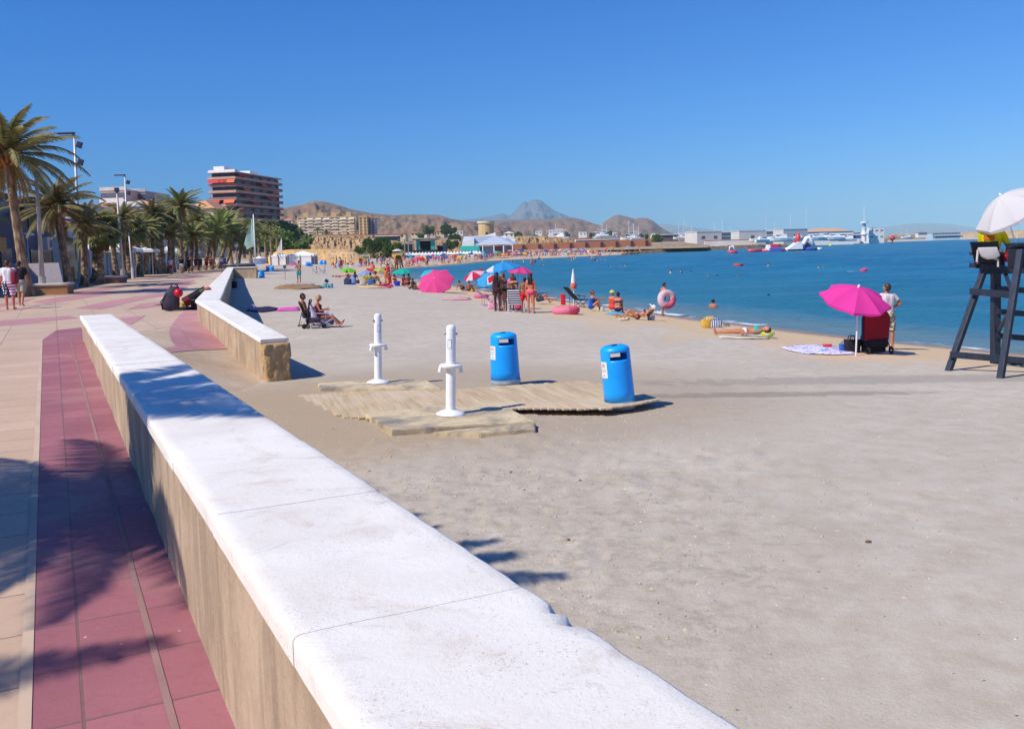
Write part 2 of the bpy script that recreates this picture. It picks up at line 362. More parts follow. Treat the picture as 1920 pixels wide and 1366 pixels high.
M_BEIGE=tile_material('beige_paving',srgb(188,158,132),srgb(208,178,152),srgb(136,116,98),size=(1.04,.56))
M_RED=tile_material('red_paving',srgb(140,84,92),srgb(170,108,114),srgb(120,88,86),size=(.98,.50))
M_ROAD=plain('asphalt',(150,146,146),.9,.2,3)
def prom_h(x,y):
    """walking surface: flat promenade, ramp down through the gap between the two walls"""
    x=np.asarray(x,float); y=np.asarray(y,float)
    u=np.clip((x+8.15)/3.2,0,1); u=u*u*(3-2*u)*.5+u*.5
    return np.where((x>edge_x(y)-.001)&(y<24.)&(y>10),-.86*u,0.)
# flat slab of paving
N=140; ys=np.concatenate([np.linspace(-6,24,90),np.linspace(24.5,330,160)]); xs=np.linspace(0,1,60)**1.5
PX=np.zeros((len(ys),60,3))
for i,y in enumerate(ys):
    e=float(edge_x(y)); PX[i,:,0]=e-xs*(60+.4*max(0,y)); PX[i,:,1]=y
grid_mesh('promenade_paving',PX,M_BEIGE)
# ramp of sandy concrete in the gap
M_RAMP=None
def ramp_mat():
    t=NT('sandy_ramp'); co=t.co(); n=t.noise(.9,6,co,.65); n2=t.noise(25,5,co,.7)
    c=t.ramp(n,[(.3,srgb(176,150,122)),(.7,srgb(204,184,160))]); c=t.mix(t.fr(n2,.5,.8,0,.4),c,srgb(150,126,100)); t.base(c); t.rough(.95)
    t.bump(t.math('ADD',t.noise(7,5,co,.6),t.math('MULTIPLY',n2,.3)),.5,.03); return t.m
rx=np.linspace(-8.75,-4.2,60); ry=np.linspace(12.,23.9,120); RX,RY=np.meshgrid(rx,ry,indexing='ij')
RZ=prom_h(np.maximum(RX,edge_x(RY)+.002),RY)-.004+.02*fbm(RX*1.5,RY*1.5,3,3)*sm(-7.6,-6.5,RX)
RXX=np.where(RY>18.6,np.maximum(RX,edge_x(RY)),np.maximum(RX,edge_x(RY)+.3)); RZ=prom_h(RXX+.002,RY)-.004+.03*fbm(RX*1.5,RY*1.5,3,3)*sm(-7.4,-6.2,RXX)-.4*sm(16.5,13,RY)
RXX=np.where(RY>17.96,np.minimum(RXX,np.interp(RY,[17.96,23.2,23.7],[-4.7,-7.75,-7.9])),RXX)
RZ=np.where(RY>24,-.3,RZ)
grid_mesh('ramp',np.stack([RXX,RY,RZ],-1),ramp_mat())
def surf_px(px,py,h0=.0):
    """pixel -> point on promenade or ramp"""
    p=cast(px,py,0.)
    for _ in range(14):
        z=float(prom_h(p[0],p[1])); p=cast(px,py,z*.7+p[2]*.3)
    return p
def drape(name,pts,m,n=None,lift=.004,world=False):
    """a flat marking: polygon triangulated densely and laid on the walking surface"""
    P=[np.array([*p,0.]) if world else surf_px(*p) for p in pts]
    bm=bmesh.new(); vs=[bm.verts.new((p[0],p[1],0)) for p in P]; f=bm.faces.new(vs); bmesh.ops.triangulate(bm,faces=[f])
    if n: bmesh.ops.subdivide_edges(bm,edges=list(bm.edges),cuts=n,use_grid_fill=True); bmesh.ops.triangulate(bm,faces=list(bm.faces))
    for v in bm.verts:
        e=edge_x(v.co.y); v.co.z=float(prom_h(max(v.co.x,e+.002) if (v.co.y>18.75 and v.co.y<23.3 and abs(v.co.x-e)<.02) else v.co.x,v.co.y))+lift
    me=bpy.data.meshes.new(name); bmesh.ops.recalc_face_normals(bm,faces=bm.faces)
    for fc in bm.faces:
        if fc.normal.z<0: fc.normal_flip()
    bm.to_mesh(me); bm.free(); o=me_obj(name,me,m); o['kind']='structure'; return o
a=np.array(cast(59,1366)[:2]); b_=np.array(cast(80,637)[:2]); dA=(a-b_)/np.linalg.norm(a-b_)
wl=lambda t,off=0: tuple(WA+wd*t+wp*(-off))
near_strip=[tuple(b_),tuple(cast(106,619)[:2]),tuple(cast(152,614)[:2]),(WA[0]+.02,WA[1]+.1),wl(0,-.0),wl(26),tuple(np.array(wl(26))-np.array((1.05,.0))),tuple(a+dA*3)]
drape('red_paving_band',near_strip,M_RED,world=True)
# grout kerb line beside the red strip
p0=b_; p1=a+dA*3; q=np.array([dA[1],-dA[0]])*.045; 
if q[0]>0: q=-q
drape('kerb_line',[tuple(p0),tuple(p1),tuple(p1+q),tuple(p0+q)],plain('grout',(196,172,150),.9,.12,2),world=True,lift=.008)
p0=np.array(cast(133,637)[:2]); p1=np.array(cast(336,1366)[:2]); dd=(p1-p0)/np.linalg.norm(p1-p0); p1=p1+dd*3; q=np.array([dd[1],-dd[0]])*.028
drape('grout_line',[tuple(p0),tuple(p1),tuple(p1+q),tuple(p0+q)],plain('grout_dark',(150,116,112),.9,.2,2),world=True,lift=.008)
M_REDP=tile_material('pale_red_paving',srgb(176,122,124),srgb(196,142,140),srgb(160,112,112),speck=False,size=(1.3,.9))
drape('red_paving_band',[(344,584),(377,581),(383,602),(405,622),(425,640),(437,653),(410,655),(381,656),(350,658),(321,661),(308,653),(330,650),(322,640),(317,626),(320,613),(328,601)],M_REDP,n=4,lift=.006)
drape('red_paving_band',[(223,596),(274,591.5),(246,609),(236,606)],M_REDP,n=2,lift=.006)
for pts in ([(-60,592),(0,584),(45,580),(80,572),(20,581),(-60,586)],[(236,581),(262,570),(306,566),(300,574),(275,577)],[(125,548),(180,541),(240,537),(205,543),(150,553)],[(392,541),(420,503),(424,503),(402,541)],
            [(284,573),(296,571),(340,563),(330,570)],[(255,556),(330,546),(345,548),(300,557)],[(235,545),(300,538),(330,539),(262,548)],[(300,532),(360,525),(368,527),(320,535)],[(330,521),(378,516),(384,517.5),(345,524)],[(0,570),(40,563),(70,558),(30,571),(-10,577)]):
    drape('red_paving_band',pts,M_REDP,lift=.005,n=1)
for pts in ([(140,578),(205,564),(300,549),(330,549),(262,563),(190,580)],[(60,566),(120,556),(200,546),(236,547),(150,560),(90,570)],[(-40,604),(40,598),(130,592),(146,596),(60,606),(-40,614)],[(300,540),(352,530),(372,530),(336,541)]):
    drape('red_paving_band',pts,M_REDP,lift=.0045,n=1)
drape('pale_paving_band',[(290,560),(415,505),(419,505),(378,556),(330,566)],tile_material('pale_paving',srgb(196,172,148),srgb(210,188,162),srgb(160,144,126),speck=False),lift=.0035,n=1)
0 and drape('pale_paving_band',[(270,603),(285,587),(330,585),(326,600),(316,614),(314,630),(322,645),(300,646)],tile_material('cream_paving',srgb(188,172,152),srgb(202,186,166),srgb(158,146,130),speck=False),n=3,lift=.005)
# ================================================================ LOW WALLS
def stucco():
    t=NT('tan_stucco'); co=t.co(); n=t.noise(2.2,6,co,.65,.4); n2=t.noise(30,5,co,.7)
    sx=t.n('ShaderNodeMapping',Vector=co,Scale=(3,3,.5)).outputs[0]; st=t.noise(2.2,5,sx,.6)
    c=t.ramp(n,[(.3,srgb(164,140,114)),(.7,srgb(196,172,144))]); c=t.mix(t.fr(st,.44,.62,0,.7),c,srgb(142,120,98)); c=t.mix(t.fr(n2,.55,.8,0,.3),c,srgb(232,212,190))
    t.base(c); t.rough(.95); t.bump(t.math('ADD',n2,t.noise(6,4,co)),.45,.012); return t.m
def coping_mat():
    t=NT('white_coping'); co=t.co(); n=t.noise(1.4,6,co,.6,.8); n2=t.noise(40,5,co,.75); n3=t.noise(7,6,co,.75)
    c=t.ramp(n,[(.3,srgb(222,213,203)),(.65,srgb(236,230,221))]); c=t.mix(t.fr(n3,.56,.75,0,.32),c,srgb(206,186,170)); 
    sp=t.math('MULTIPLY',t.fr(t.noise(130,2,co,.5),.63,.70),t.fr(t.noise(3.5,4,co,.6),.4,.6)); c=t.mix(t.math('MULTIPLY',sp,.5),c,srgb(150,140,132))
    st=t.fr(t.noise(2.6,7,co,.72,1.2),.54,.66); c=t.mix(t.math('MULTIPLY',st,.42),c,srgb(196,172,152)); c=t.mix(t.math('MULTIPLY',t.fr(t.noise(5.2,8,co,.78,.8),.6,.68),.5),c,srgb(160,146,138))
    mp=t.n('ShaderNodeMapping',Vector=co,Rotation=(0,0,rad(-26)),Scale=(.7,4,1)).outputs[0]
    c=t.mix(t.fr(t.noise(1.6,6,mp,.7),.6,.74,0,.5),c,srgb(186,170,160))
    t.base(c); t.rough(.85); t.bump(t.math('SUBTRACT',n2,t.math('MULTIPLY',sp,.8)),.35,.008); return t.m
M_ST=stucco(); M_CO=coping_mat()
def rock_stone():
    t=NT('rough_sandstone'); co=t.co(); n=t.noise(3.5,7,co,.7,.6); n2=t.noise(16,6,co,.75)
    c=t.ramp(n,[(.3,srgb(182,144,96)),(.68,srgb(216,184,138))]); c=t.mix(t.fr(n2,.5,.75,0,.4),c,srgb(136,108,80)); t.base(c); t.rough(1); t.bump(t.math('ADD',n,n2),.9,.05); return t.m
M_RK=rock_stone()
def wall_run(name,A,B,w,zbA,zbB,ztA,ztB,ov=.035,th=.075,slab=1.1,parent=None,label=None,seed=1,endA=True,taper=(0,0),body_mat=None,outer_z=None,first=None):
    """low wall from A to B (inner base edge), thickness w to the right, white coping slabs"""
    A=np.array(A,float);B=np.array(B,float); L=np.linalg.norm(B-A); d=(B-A)/L; p=np.array([-d[1],d[0]]); 
    rnd=random.Random(seed)
    # body
    nL=max(2,int(L/.25)); prof=[]
    rows=[(0,0),(0,.33),(0,.66),(0,1),(1,1),(1,.66),(1,.33),(1,0)]
    G=np.zeros((nL+1,len(rows),3))
    for i in range(nL+1):
        t=i/nL; zb=zbA+(zbB-zbA)*t; zt=ztA+(ztB-ztA)*t-th*.9
        for k,(s,h) in enumerate(rows):
            lo=zb-.25 if s==0 else (outer_z if outer_z is not None else zb)-.3
            z=lo+(zt-lo)*h; q=A+d*L*t+p*(w*s); wob=.012*mnoise.noise(Vector((q[0]*1.3,q[1]*1.3,z*2+seed)))
            G[i,k]=[q[0]+p[0]*wob,q[1]+p[1]*wob,z]
    me=MB(); nr=len(rows)
    me.add(G.reshape(-1,3).tolist(),[(i*nr+k,i*nr+k+1,(i+1)*nr+k+1,(i+1)*nr+k) for i in range(nL) for k in range(nr-1)]+[list(range(nr)),[nL*nr+k for k in range(nr)][::-1]])
    body=me.build('wall_body',body_mat or M_ST,parent,fixn=True)
    # coping
    cp=MB(); s=0.
    cuts=[0.]+([first] if first else [])
    while cuts[-1]<L-.3: cuts.append(min(L,cuts[-1]+slab))
    if L-cuts[-1]>.01: cuts[-1]=L
    for a_,b2 in zip(cuts[:-1],cuts[1:]):
        a2=a_+.001; b3=b2-.001; n=max(3,int((b3-a2)/.045)); dz=rnd.uniform(-.002,.002); j=rnd.uniform(-.004,.004)
        m=14; W=w+2*ov
        cr=[(-ov,-th),(-ov,-th*.5),(-ov,-.016),(-ov+.005,-.005),(-ov+.016,0)]+[(-ov+.016+(W-.032)*q/m,0) for q in range(1,m)]+[(w+ov-.016,0),(w+ov-.005,-.005),(w+ov,-.016),(w+ov,-th*.5),(w+ov,-th)]
        nr=len(cr); V=[]
        for i in range(n+1):
            u=a2+(b3-a2)*i/n; t=u/L; zt=ztA+(ztB-ztA)*t+dz
            e=0.
            if i==0 or i==n: e=-.0035
            for k,(s_,z_) in enumerate(cr):
                pos=A+d*u+p*(s_+j); q=Vector((pos[0]*6,pos[1]*6,z_*9)); nz=mnoise.noise(q)*.0025+mnoise.noise(q*3)*.0012
                ed=k in (2,3,4,nr-3,nr-4,nr-5); push=0
                if ed:
                    c_=mnoise.noise(Vector((pos[0]*3.7+5,pos[1]*3.7,seed)))+.35*mnoise.noise(Vector((pos[0]*14,pos[1]*14,seed))); c2=mnoise.noise(Vector((pos[0]*11,pos[1]*11,3)))
                    push=min(.03,max(0,c_-.60)*.2)+max(0,c2)*.0035
                sg=1 if k<nr/2 else -1
                V.append((pos[0]+p[0]*push*sg,pos[1]+p[1]*push*sg,zt+z_+nz+(e if z_>-.01 else 0)-push*.8))
        cp.add(V,[(i*nr+k,i*nr+k+1,(i+1)*nr+k+1,(i+1)*nr+k) for i in range(n) for k in range(nr-1)]+[(i*nr+nr-1,i*nr,(i+1)*nr,(i+1)*nr+nr-1) for i in range(n)]+[list(range(nr)),[n*nr+k for k in range(nr)][::-1]])
    cop=cp.build('coping',M_CO,parent,smooth=True,fixn=True,sharp=50)
    return body,cop
w1=empty('low_wall',(0,0,0),0,'long low tan wall with broad white coping running out of the foreground','wall')
wall_run('w',wl(-.12),wl(21.9),.535,0,0,.505,.83,parent=w1,outer_z=-.9,slab=1.177)
w2=empty('low_wall',(0,0,0),0,'low wall with white coping beyond the gap, ending in a rough broken stone end','wall')
b2,c2=wall_run('w2',BEND,WEND,.5,0,-.86,.56,-.02,parent=w2,outer_z=-.95,slab=1.6,seed=4)
b3,c3=wall_run('w3',WFAR,BEND,.55,0,0,.56,.56,parent=w2,outer_z=-1.0,slab=1.6,seed=6)
# rough stone end
bm=bmesh.new(); bmesh.ops.create_cube(bm,size=1); bmesh.ops.subdivide_edges(bm,edges=list(bm.edges),cuts=14,use_grid_fill=True)
d2=(WEND-BEND)/np.linalg.norm(WEND-BEND); p2=np.array([-d2[1],d2[0]])
for v in bm.verts:
    x,y,z=v.co; h=.80; q=WEND+d2*(y*.34+.02)+p2*(.245+x*.50*(1+.05*math.sin(z*7)))
    nn=mnoise.noise_vector(Vector((x*4,y*4,z*4)))*.035+mnoise.noise_vector(Vector((x*12,y*12,z*12)))*.018
    v.co=Vector((q[0],q[1],-.50+z*h*1.02))+nn
    if v.co.z>-.105: v.co.z=-.105
me=bpy.data.meshes.new('stone_end'); bm.to_mesh(me); bm.free(); me_obj('stone_end',me,M_RK,w2,smooth=True)
# coping lip over the broken end
# side wall running towards the beach at the far end
w3=empty('low_wall',(0,0,0),0,'short tan wall with white coping branching to the beach beside the flagpole','wall')
SA=at(430,504,84.)[:2]; SB=at(479,502,84.)[:2]
q=MB(); q.box(((SA[0]+SB[0])/2,84.4,-.35),(SB[0]-SA[0],.5,1.72)); q.build('wall_body',M_ST,w3)
q=MB(); q.bbox(((SA[0]+SB[0])/2,84.4,.565),(SB[0]-SA[0]+.1,.62,.1),.02); q.build('coping',M_CO,w3)
# ================================================================ BACKGROUND
def block(name,A,B,depth,z0,z1,wall,label,cat,floors=3,cols=5,win=(70,78,88),roof='flat',roofc=(186,110,80),balc=None,awn=None,group=None,winh=1.3,winw=1.3,side=None,rnd=3,par=.5):
    """building: front base line A-B (plan), going back by depth (to the left of A->B); windows, roof, balconies are parts"""
    A=np.array(A,float);B=np.array(B,float); L=np.linalg.norm(B-A); d=(B-A)/L; n=np.array([-d[1],d[0]])
    r=random.Random(rnd); root=empty(name,(A[0],A[1],z0),math.atan2(d[1],d[0]),label,cat,group); H=z1-z0
    m=MB(); m.box((L/2,depth/2,H/2-1),(L,depth,H+2)); m.build('wall',wall,root)
    mg=plain('window_glass_%d_%d_%d'%win,win,.25,.25,1,spec=.6)
    def wins(side_):
        n_=cols if side_=='f' else max(1,int(depth/(L/cols)))
        for fl in range(floors):
            for c in range(n_):
                zc=(fl+.55)*H/floors; 
                if side_=='f': cx=(c+.5)*L/n_; q=MB(); q.box((cx,-.0,zc),(winw,.16,winh))
                else:
                    cy=(c+.5)*depth/n_; xx=0 if side_=='l' else L; q=MB(); q.box((xx,cy,zc),(.16,winw,winh))
                w=q.build('window',mg,root)
    wins('f')
    if side: wins(side)
    rc=plain('roof_%d_%d_%d'%roofc,roofc,.9,.2,1)
    m=MB()
    if roof=='flat':
        m.box((L/2,depth/2,H+.1),(L+.3,depth+.3,.22)); m.box((L/2,-.02,H+.2+par/2),(L+.2,.25,par)); m.box((-.0,depth/2,H+.2+par/2),(.25,depth,par)); m.build('roof',wall if roofc is None else rc,root)
    else:
        e=.5; h=roof if isinstance(roof,(int,float)) else 1.6
        P=[(-e,-e,H),(L+e,-e,H),(L+e,depth+e,H),(-e,depth+e,H),(L*.5 if L<depth else depth*.5,depth/2 if L>=depth else L*.5,H+h),(L-depth*.5 if L>=depth else L*.5,depth/2 if L>=depth else depth-L*.5,H+h)]
        m.add(P,[(0,1,5,4),(1,2,5),(2,3,4,5),(3,0,4),(3,2,1,0)]); m.build('roof',rc,root,fixn=True)
    if balc:
        for fl in range(1,floors):
            q=MB(); q.box((L/2,-.55,fl*H/floors),(L*.94,1.1,.15)); q.box((L/2,-1.08,fl*H/floors+.45),(L*.94,.06,.8)); q.build('balcony',plain('balcony_%d_%d_%d'%balc,balc,.8,.1),root)
    if awn:
        for i,(u,fl,w,c) in enumerate(awn):
            z=(fl+.85)*H/floors; q=MB(); q.add([(u,-.1,z),(u+w,-.1,z),(u+w,-1.5,z-.75),(u,-1.5,z-.75),(u,-.1,z-.06),(u+w,-.1,z-.06),(u+w,-1.5,z-.81),(u,-1.5,z-.81)],[(0,1,2,3),(7,6,5,4),(0,3,7,4),(1,5,6,2),(3,2,6,7),(0,4,5,1)])
            q.build('awning',plain('awning_%d_%d_%d'%c,c,.85,.1),root)
    return root
def ridge(name,prof,D,depth,mat,foot=0.,step=3.,rows=26,amp=.12,back=.8,seed=1,kind='structure',nf=1.,steep=.8):
    pxs=np.arange(prof[0][0],prof[-1][0]+.1,step); pys=np.interp(pxs,[p[0] for p in prof],[p[1] for p in prof])
    T=np.concatenate([np.linspace(0,1,rows),1+np.linspace(0,1,10)[1:]]); P=np.zeros((len(pxs),len(T),3))
    for i,(a,b) in enumerate(zip(pxs,pys)):
        c=at(a,b,D); h=c[2]-foot; dx=c[0]/D
        for j,t in enumerate(T):
            y=D-depth*(1-t) if t<=1 else D+(t-1)*depth*back
            k=t if t<=1 else 2-t
            g=fbm(np.array(a*.06*nf+3),np.array(t*5.+seed),4,seed)+.6*fbm(np.array(a*.22*nf),np.array(t*9.+seed),3,seed+4)
            z=foot+h*(k**steep)*(1+0*g)+h*amp*float(g)*4*k*(1-k)*1.6
            yy=y+depth*.25*float(fbm(np.array(a*.05*nf),np.array(t*4.),3,seed+2))*4*k*(1-k)
            P[i,j]=[dx*yy if t<=1 else dx*y,yy if t<=1 else y,z]
    return grid_mesh(name,P,mat,kind=kind)
def rockmat(name,c1,c2,c3,sc,bs,bst=.6,bd=2.,green=None):
    t=NT(name); co=t.co(); n=t.noise(sc,7,co,.65,.5); n2=t.noise(sc*6,6,co,.7); c=t.ramp(n,[(.32,srgb(*c1)),(.68,srgb(*c2))]); c=t.mix(t.fr(n2,.5,.72,0,.75),c,srgb(*c3))
    if green: c=t.mix(t.fr(t.noise(sc*14,4,co),.55,.62,0,.7),c,srgb(*green))
    t.base(c); t.rough(1); t.b.inputs['Specular IOR Level'].default_value=.1; t.bump(n2,bst,bd); return t.m
M_HILL=rockmat('dry_hill',(132,104,86),(160,132,106),(112,92,78),.004,.02,.4,20,green=(88,86,62))
M_HILL2=rockmat('dry_hill_far',(130,102,88),(152,124,102),(108,90,80),.003,.02,.35,25,green=(110,104,84))
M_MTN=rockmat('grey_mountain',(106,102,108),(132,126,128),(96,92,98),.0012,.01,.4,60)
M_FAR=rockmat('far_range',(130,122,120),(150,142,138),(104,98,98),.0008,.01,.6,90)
ridge('hill',[(380,412),(480,396),(530,390),(560,385),(578,379),(590,376.5),(610,378),(640,386),(660,393),(700,400),(740,403.5),(772,402),(800,402.5),(823,403),(845,410),(870,414),(900,417),(940,425),(980,440),(1010,452)],1500,900,M_HILL,foot=0,seed=2,amp=.09)
ridge('hill',[(840,452),(870,425),(900,417),(930,414),(960,412),(1000,412),(1030,410.5),(1060,408.5),(1075,408),(1090,411),(1110,418),(1130,424),(1160,430),(1180,447),(1200,452)],2300,1100,M_HILL2,foot=0,seed=5,amp=.09)
ridge('hill',[(1085,452),(1110,430),(1130,418),(1150,405),(1160,402.5),(1175,406),(1190,410.5),(1200,408.5),(1213,409),(1225,414),(1240,427),(1255,435),(1275,442),(1300,452),(1330,459)],2700,1000,M_HILL2,foot=0,seed=9,amp=.09)
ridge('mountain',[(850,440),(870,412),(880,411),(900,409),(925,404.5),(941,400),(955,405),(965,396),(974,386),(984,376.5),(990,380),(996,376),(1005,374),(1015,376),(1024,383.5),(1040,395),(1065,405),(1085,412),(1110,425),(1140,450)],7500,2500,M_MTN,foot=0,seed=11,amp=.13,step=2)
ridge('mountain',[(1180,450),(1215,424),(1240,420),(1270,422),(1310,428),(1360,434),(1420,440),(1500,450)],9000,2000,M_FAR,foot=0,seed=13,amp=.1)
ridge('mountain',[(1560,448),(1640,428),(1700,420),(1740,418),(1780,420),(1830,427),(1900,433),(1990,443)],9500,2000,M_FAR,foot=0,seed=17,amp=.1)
M_CLIFF=rockmat('ochre_cliff',(170,132,94),(208,174,132),(98,76,62),.06,.3,1.,1.5,green=(104,100,56))
M_SCRUB=rockmat('scrub_bank',(96,98,58),(140,128,84),(60,66,38),.1,.3,1.,1.2)
M_TERR=rockmat('urban_slope',(160,132,104),(188,164,136),(104,98,72),.03,.3,.8,1.5,green=(84,88,56))
# land rising behind the beach, the cliff, the scrub and the sand bank
ridge('hill',[(300,462),(420,452),(560,446),(640,444),(700,444),(760,446),(840,446),(900,448),(960,450),(1040,453),(1120,452),(1200,452),(1290,453),(1330,458)],600,230,M_TERR,foot=0,seed=21,amp=.1,back=1.6)
ridge('cliff',[(568,462),(580,446),(590,440),(640,440.5),(690,441),(700,446),(712,450),(740,451),(770,455),(800,460)],395,38,M_CLIFF,foot=-.5,seed=23,amp=.2,rows=34,step=1.2,nf=4,steep=.45)
ridge('cliff',[(760,470),(775,456),(800,452),(830,450),(860,449),(870,458)],410,36,M_CLIFF,foot=-.5,seed=27,amp=.3,step=1.5,nf=4,steep=.5)
ridge('hill',[(670,474),(690,462),(720,456),(745,458),(765,466),(775,475)],330,30,M_SCRUB,foot=-.4,seed=29,amp=.3,step=1.2,nf=4,steep=.6)
ridge('cliff',[(955,458),(968,443),(980,442),(1040,443),(1062,446),(1076,451),(1082,460)],430,26,M_CLIFF,foot=-.5,seed=25,amp=.3,step=1.5,nf=4,steep=.5)
M_BANK=rockmat('sand_bank',(214,168,108),(232,192,138),(190,142,92),.12,.3,.7,.8)
ridge('sand_bank',[(498,494),(505,478),(520,470),(545,467.5),(600,467),(650,468),(668,473),(680,480),(690,489)],215,22,M_BANK,foot=-.6,seed=31,amp=.1,step=1.,nf=1.5,steep=.5)
# ---- tall dark-red apartment tower
def tower():
    Cn=at(440,322,400.); zt=Cn[2]; C0=np.array([Cn[0],400.]); Rr_=np.array([at(527,336,446.)[0],446.]); d=(Rr_-C0); L=np.linalg.norm(d); d/=L; n=np.array([-d[1],d[0]])
    D=12.5; root=empty('apartment_tower',(C0[0],C0[1],0),math.atan2(d[1],d[0]),'tall twelve storey apartment tower with dark brown sea side and red awnings','building'); FL=13; fh=zt/FL
    br=plain('tower_brown',(104,66,58),.8,.25,.3); pk=plain('tower_slab',(204,158,138),.8,.15,.3); wh=plain('tower_white',(232,228,224),.8,.06,.3); gl=plain('tower_glass',(40,36,44),.3,.3,.3)
    m=MB(); m.box((L/2,D/2,zt/2-.6),(L-2,D-2,zt)); m.build('wall',br,root)
    reds=[plain('awning_red',(206,64,60),.85,.1),plain('awning_orange',(240,110,70),.85,.1),plain('awning_dark_red',(150,40,56),.85,.1)]
    r=random.Random(5)
    for f in range(FL):
        z=f*fh
        m=MB(); m.box((L/2,D/2,z+fh-.12),(L+.8,D+.8,.24)); m.box((L/2,-.35,z+.5),(L+.7,.1,.95)); m.box((-.35,D/2,z+.5),(.1,D+.6,.95)); m.box((L+.35,D/2,z+.5),(.1,D+.6,.95)); m.build('balcony',pk if f%2==0 or f<4 else plain('tower_slab_dark',(150,112,104),.8,.15,.3),root)
        for k in range(5):
            q=MB(); q.box((4.5+k*(L-7)/4.6,.98,z+1.75),(5.4,.2,1.6)); q.build('window',gl,root)
        for k in range(2):
            q=MB(); q.box((.98,3.4+k*5.6,z+1.75),(.2,4.,1.6)); q.build('window',gl,root)
    aw=[(12,'l',0,6),(12,'l',7,6),(11,'l',5,4),(8,'l',7,5),(8,'l',0,5),(6,'l',1,9),(11.9,'f',2,8),(10,'f',6,6),(9,'f',8,7),(9,'f',30,9),(12,'f',24,5),(11,'f',28,6),(8,'f',14,6),(7,'f',2,5),(6,'f',26,6),(5,'f',18,5),(4,'f',22,10),(5,'f',34,7),(3,'f',20,8),(10,'f',36,6),(7,'f',38,5),(1,'f',26,8),(2,'f',36,6),(3,'l',2,6)]
    for i,(f,s,u,w) in enumerate(aw):
        z=(f if f==int(f) else 12)*fh+fh-.3-(fh if f==12 else 0); q=MB(); e=1.3
        if s=='f': V=[(u,-.3,z),(u+w,-.3,z),(u+w,-e,z-1.3),(u,-e,z-1.3)]
        else: V=[(-.3,D-u,z),(-.3,max(0,D-u-w),z),(-e,max(0,D-u-w),z-1.3),(-e,D-u,z-1.3)]
        V=V+[(a,b,c-.08) for a,b,c in V]; q.add(V,[(0,1,2,3),(7,6,5,4),(0,3,7,4),(1,5,6,2),(3,2,6,7),(0,4,5,1)]); q.build('awning',reds[i%3 if s=='f' else (0,1,0,1,0,0)[i%6]],root,fixn=True)
    m=MB(); m.box((6,D/2+2,zt+1.3),(9,5,3.0)); m.box((L*.55,D/2,zt+1.1),(8,5,2.4)); m.box((1.5,D/2,zt+.5),(3,D,1.2)); m.box((L/2,D/2,zt+.15),(L+.6,D+.6,.3)); m.build('roof',wh,root)
    return root
tower()
# ---- beige apartment blocks on the cliff
def bl(px0,px1,ytop,ybase,Y,depth,name,wall,label,cat='building',Y1=None,**k):
    Y1=Y1 or Y; a=at(px0,ytop,Y); b=at(px1,ytop,Y1); zb=at((px0+px1)/2,ybase,Y)[2]
    return block(name,(a[0],Y),(b[0],Y1),depth,zb,(a[2]+b[2])/2,wall,label,cat,**k)
cream=plain('cream_render',(236,214,172),.9,.12,.2); white=plain('white_render',(236,232,226),.85,.07,.3); ochre=plain('ochre_render',(222,184,132),.9,.1,.2); greyr=plain('grey_render',(176,172,170),.9,.12,.3); pinkr=plain('pink_render',(216,188,172),.9,.1,.3); darkr=plain('dark_render',(80,74,78),.85,.2,.4)
aw=[(1+5*i,j,3.4,(244,228,198)) for i in range(7) for j in range(0,6) if (i*3+j)%4!=1]
bl(557,667,408,441,560,14,'apartment_block',cream,'long cream apartment block above the cliff with stepped white balconies',floors=6,cols=11,win=(150,126,104),balc=(244,226,196),awn=aw,roof='flat',roofc=(214,186,146),winh=1.5,winw=1.6,Y1=566)
for i,px in enumerate((574,601,628,652)):
    pass
q=MB(); 
o=bpy.data.objects['apartment_block']
for u in (5,14,22,31): q.box((u,5,12.6),(3.2,5,3.0))
q.build('stair_tower',ochre,o)
bl(672,688,407,441,545,14,'apartment_block',ochre,'narrow ochre apartment block to the right of the long cream one',floors=6,cols=2,win=(130,104,84),side='r',roofc=(214,176,120))
bl(689,702,410,440,552,10,'apartment_block',greyr,'slim grey apartment block beside the ochre one',floors=6,cols=2,win=(80,84,92))
bl(640,760,441,447,500,12,'pavilion',cream,'long low cream pavilion on top of the cliff',floors=1,cols=9,win=(88,84,84),par=.3)
bl(703,746,443,452,430,9,'restaurant',darkr,'dark glazed clifftop restaurant with pale flat roof',floors=1,cols=6,win=(40,46,54),winw=2,winh=1.2,roofc=(224,216,204),par=.2)
bl(544,573,441,452,470,10,'terrace_house',plain('slate_purple',(70,62,84),.8,.15,.3),'dark bluish terrace house left of the cliff',floors=1,cols=3,win=(48,50,70),roofc=(150,150,160),par=.3)
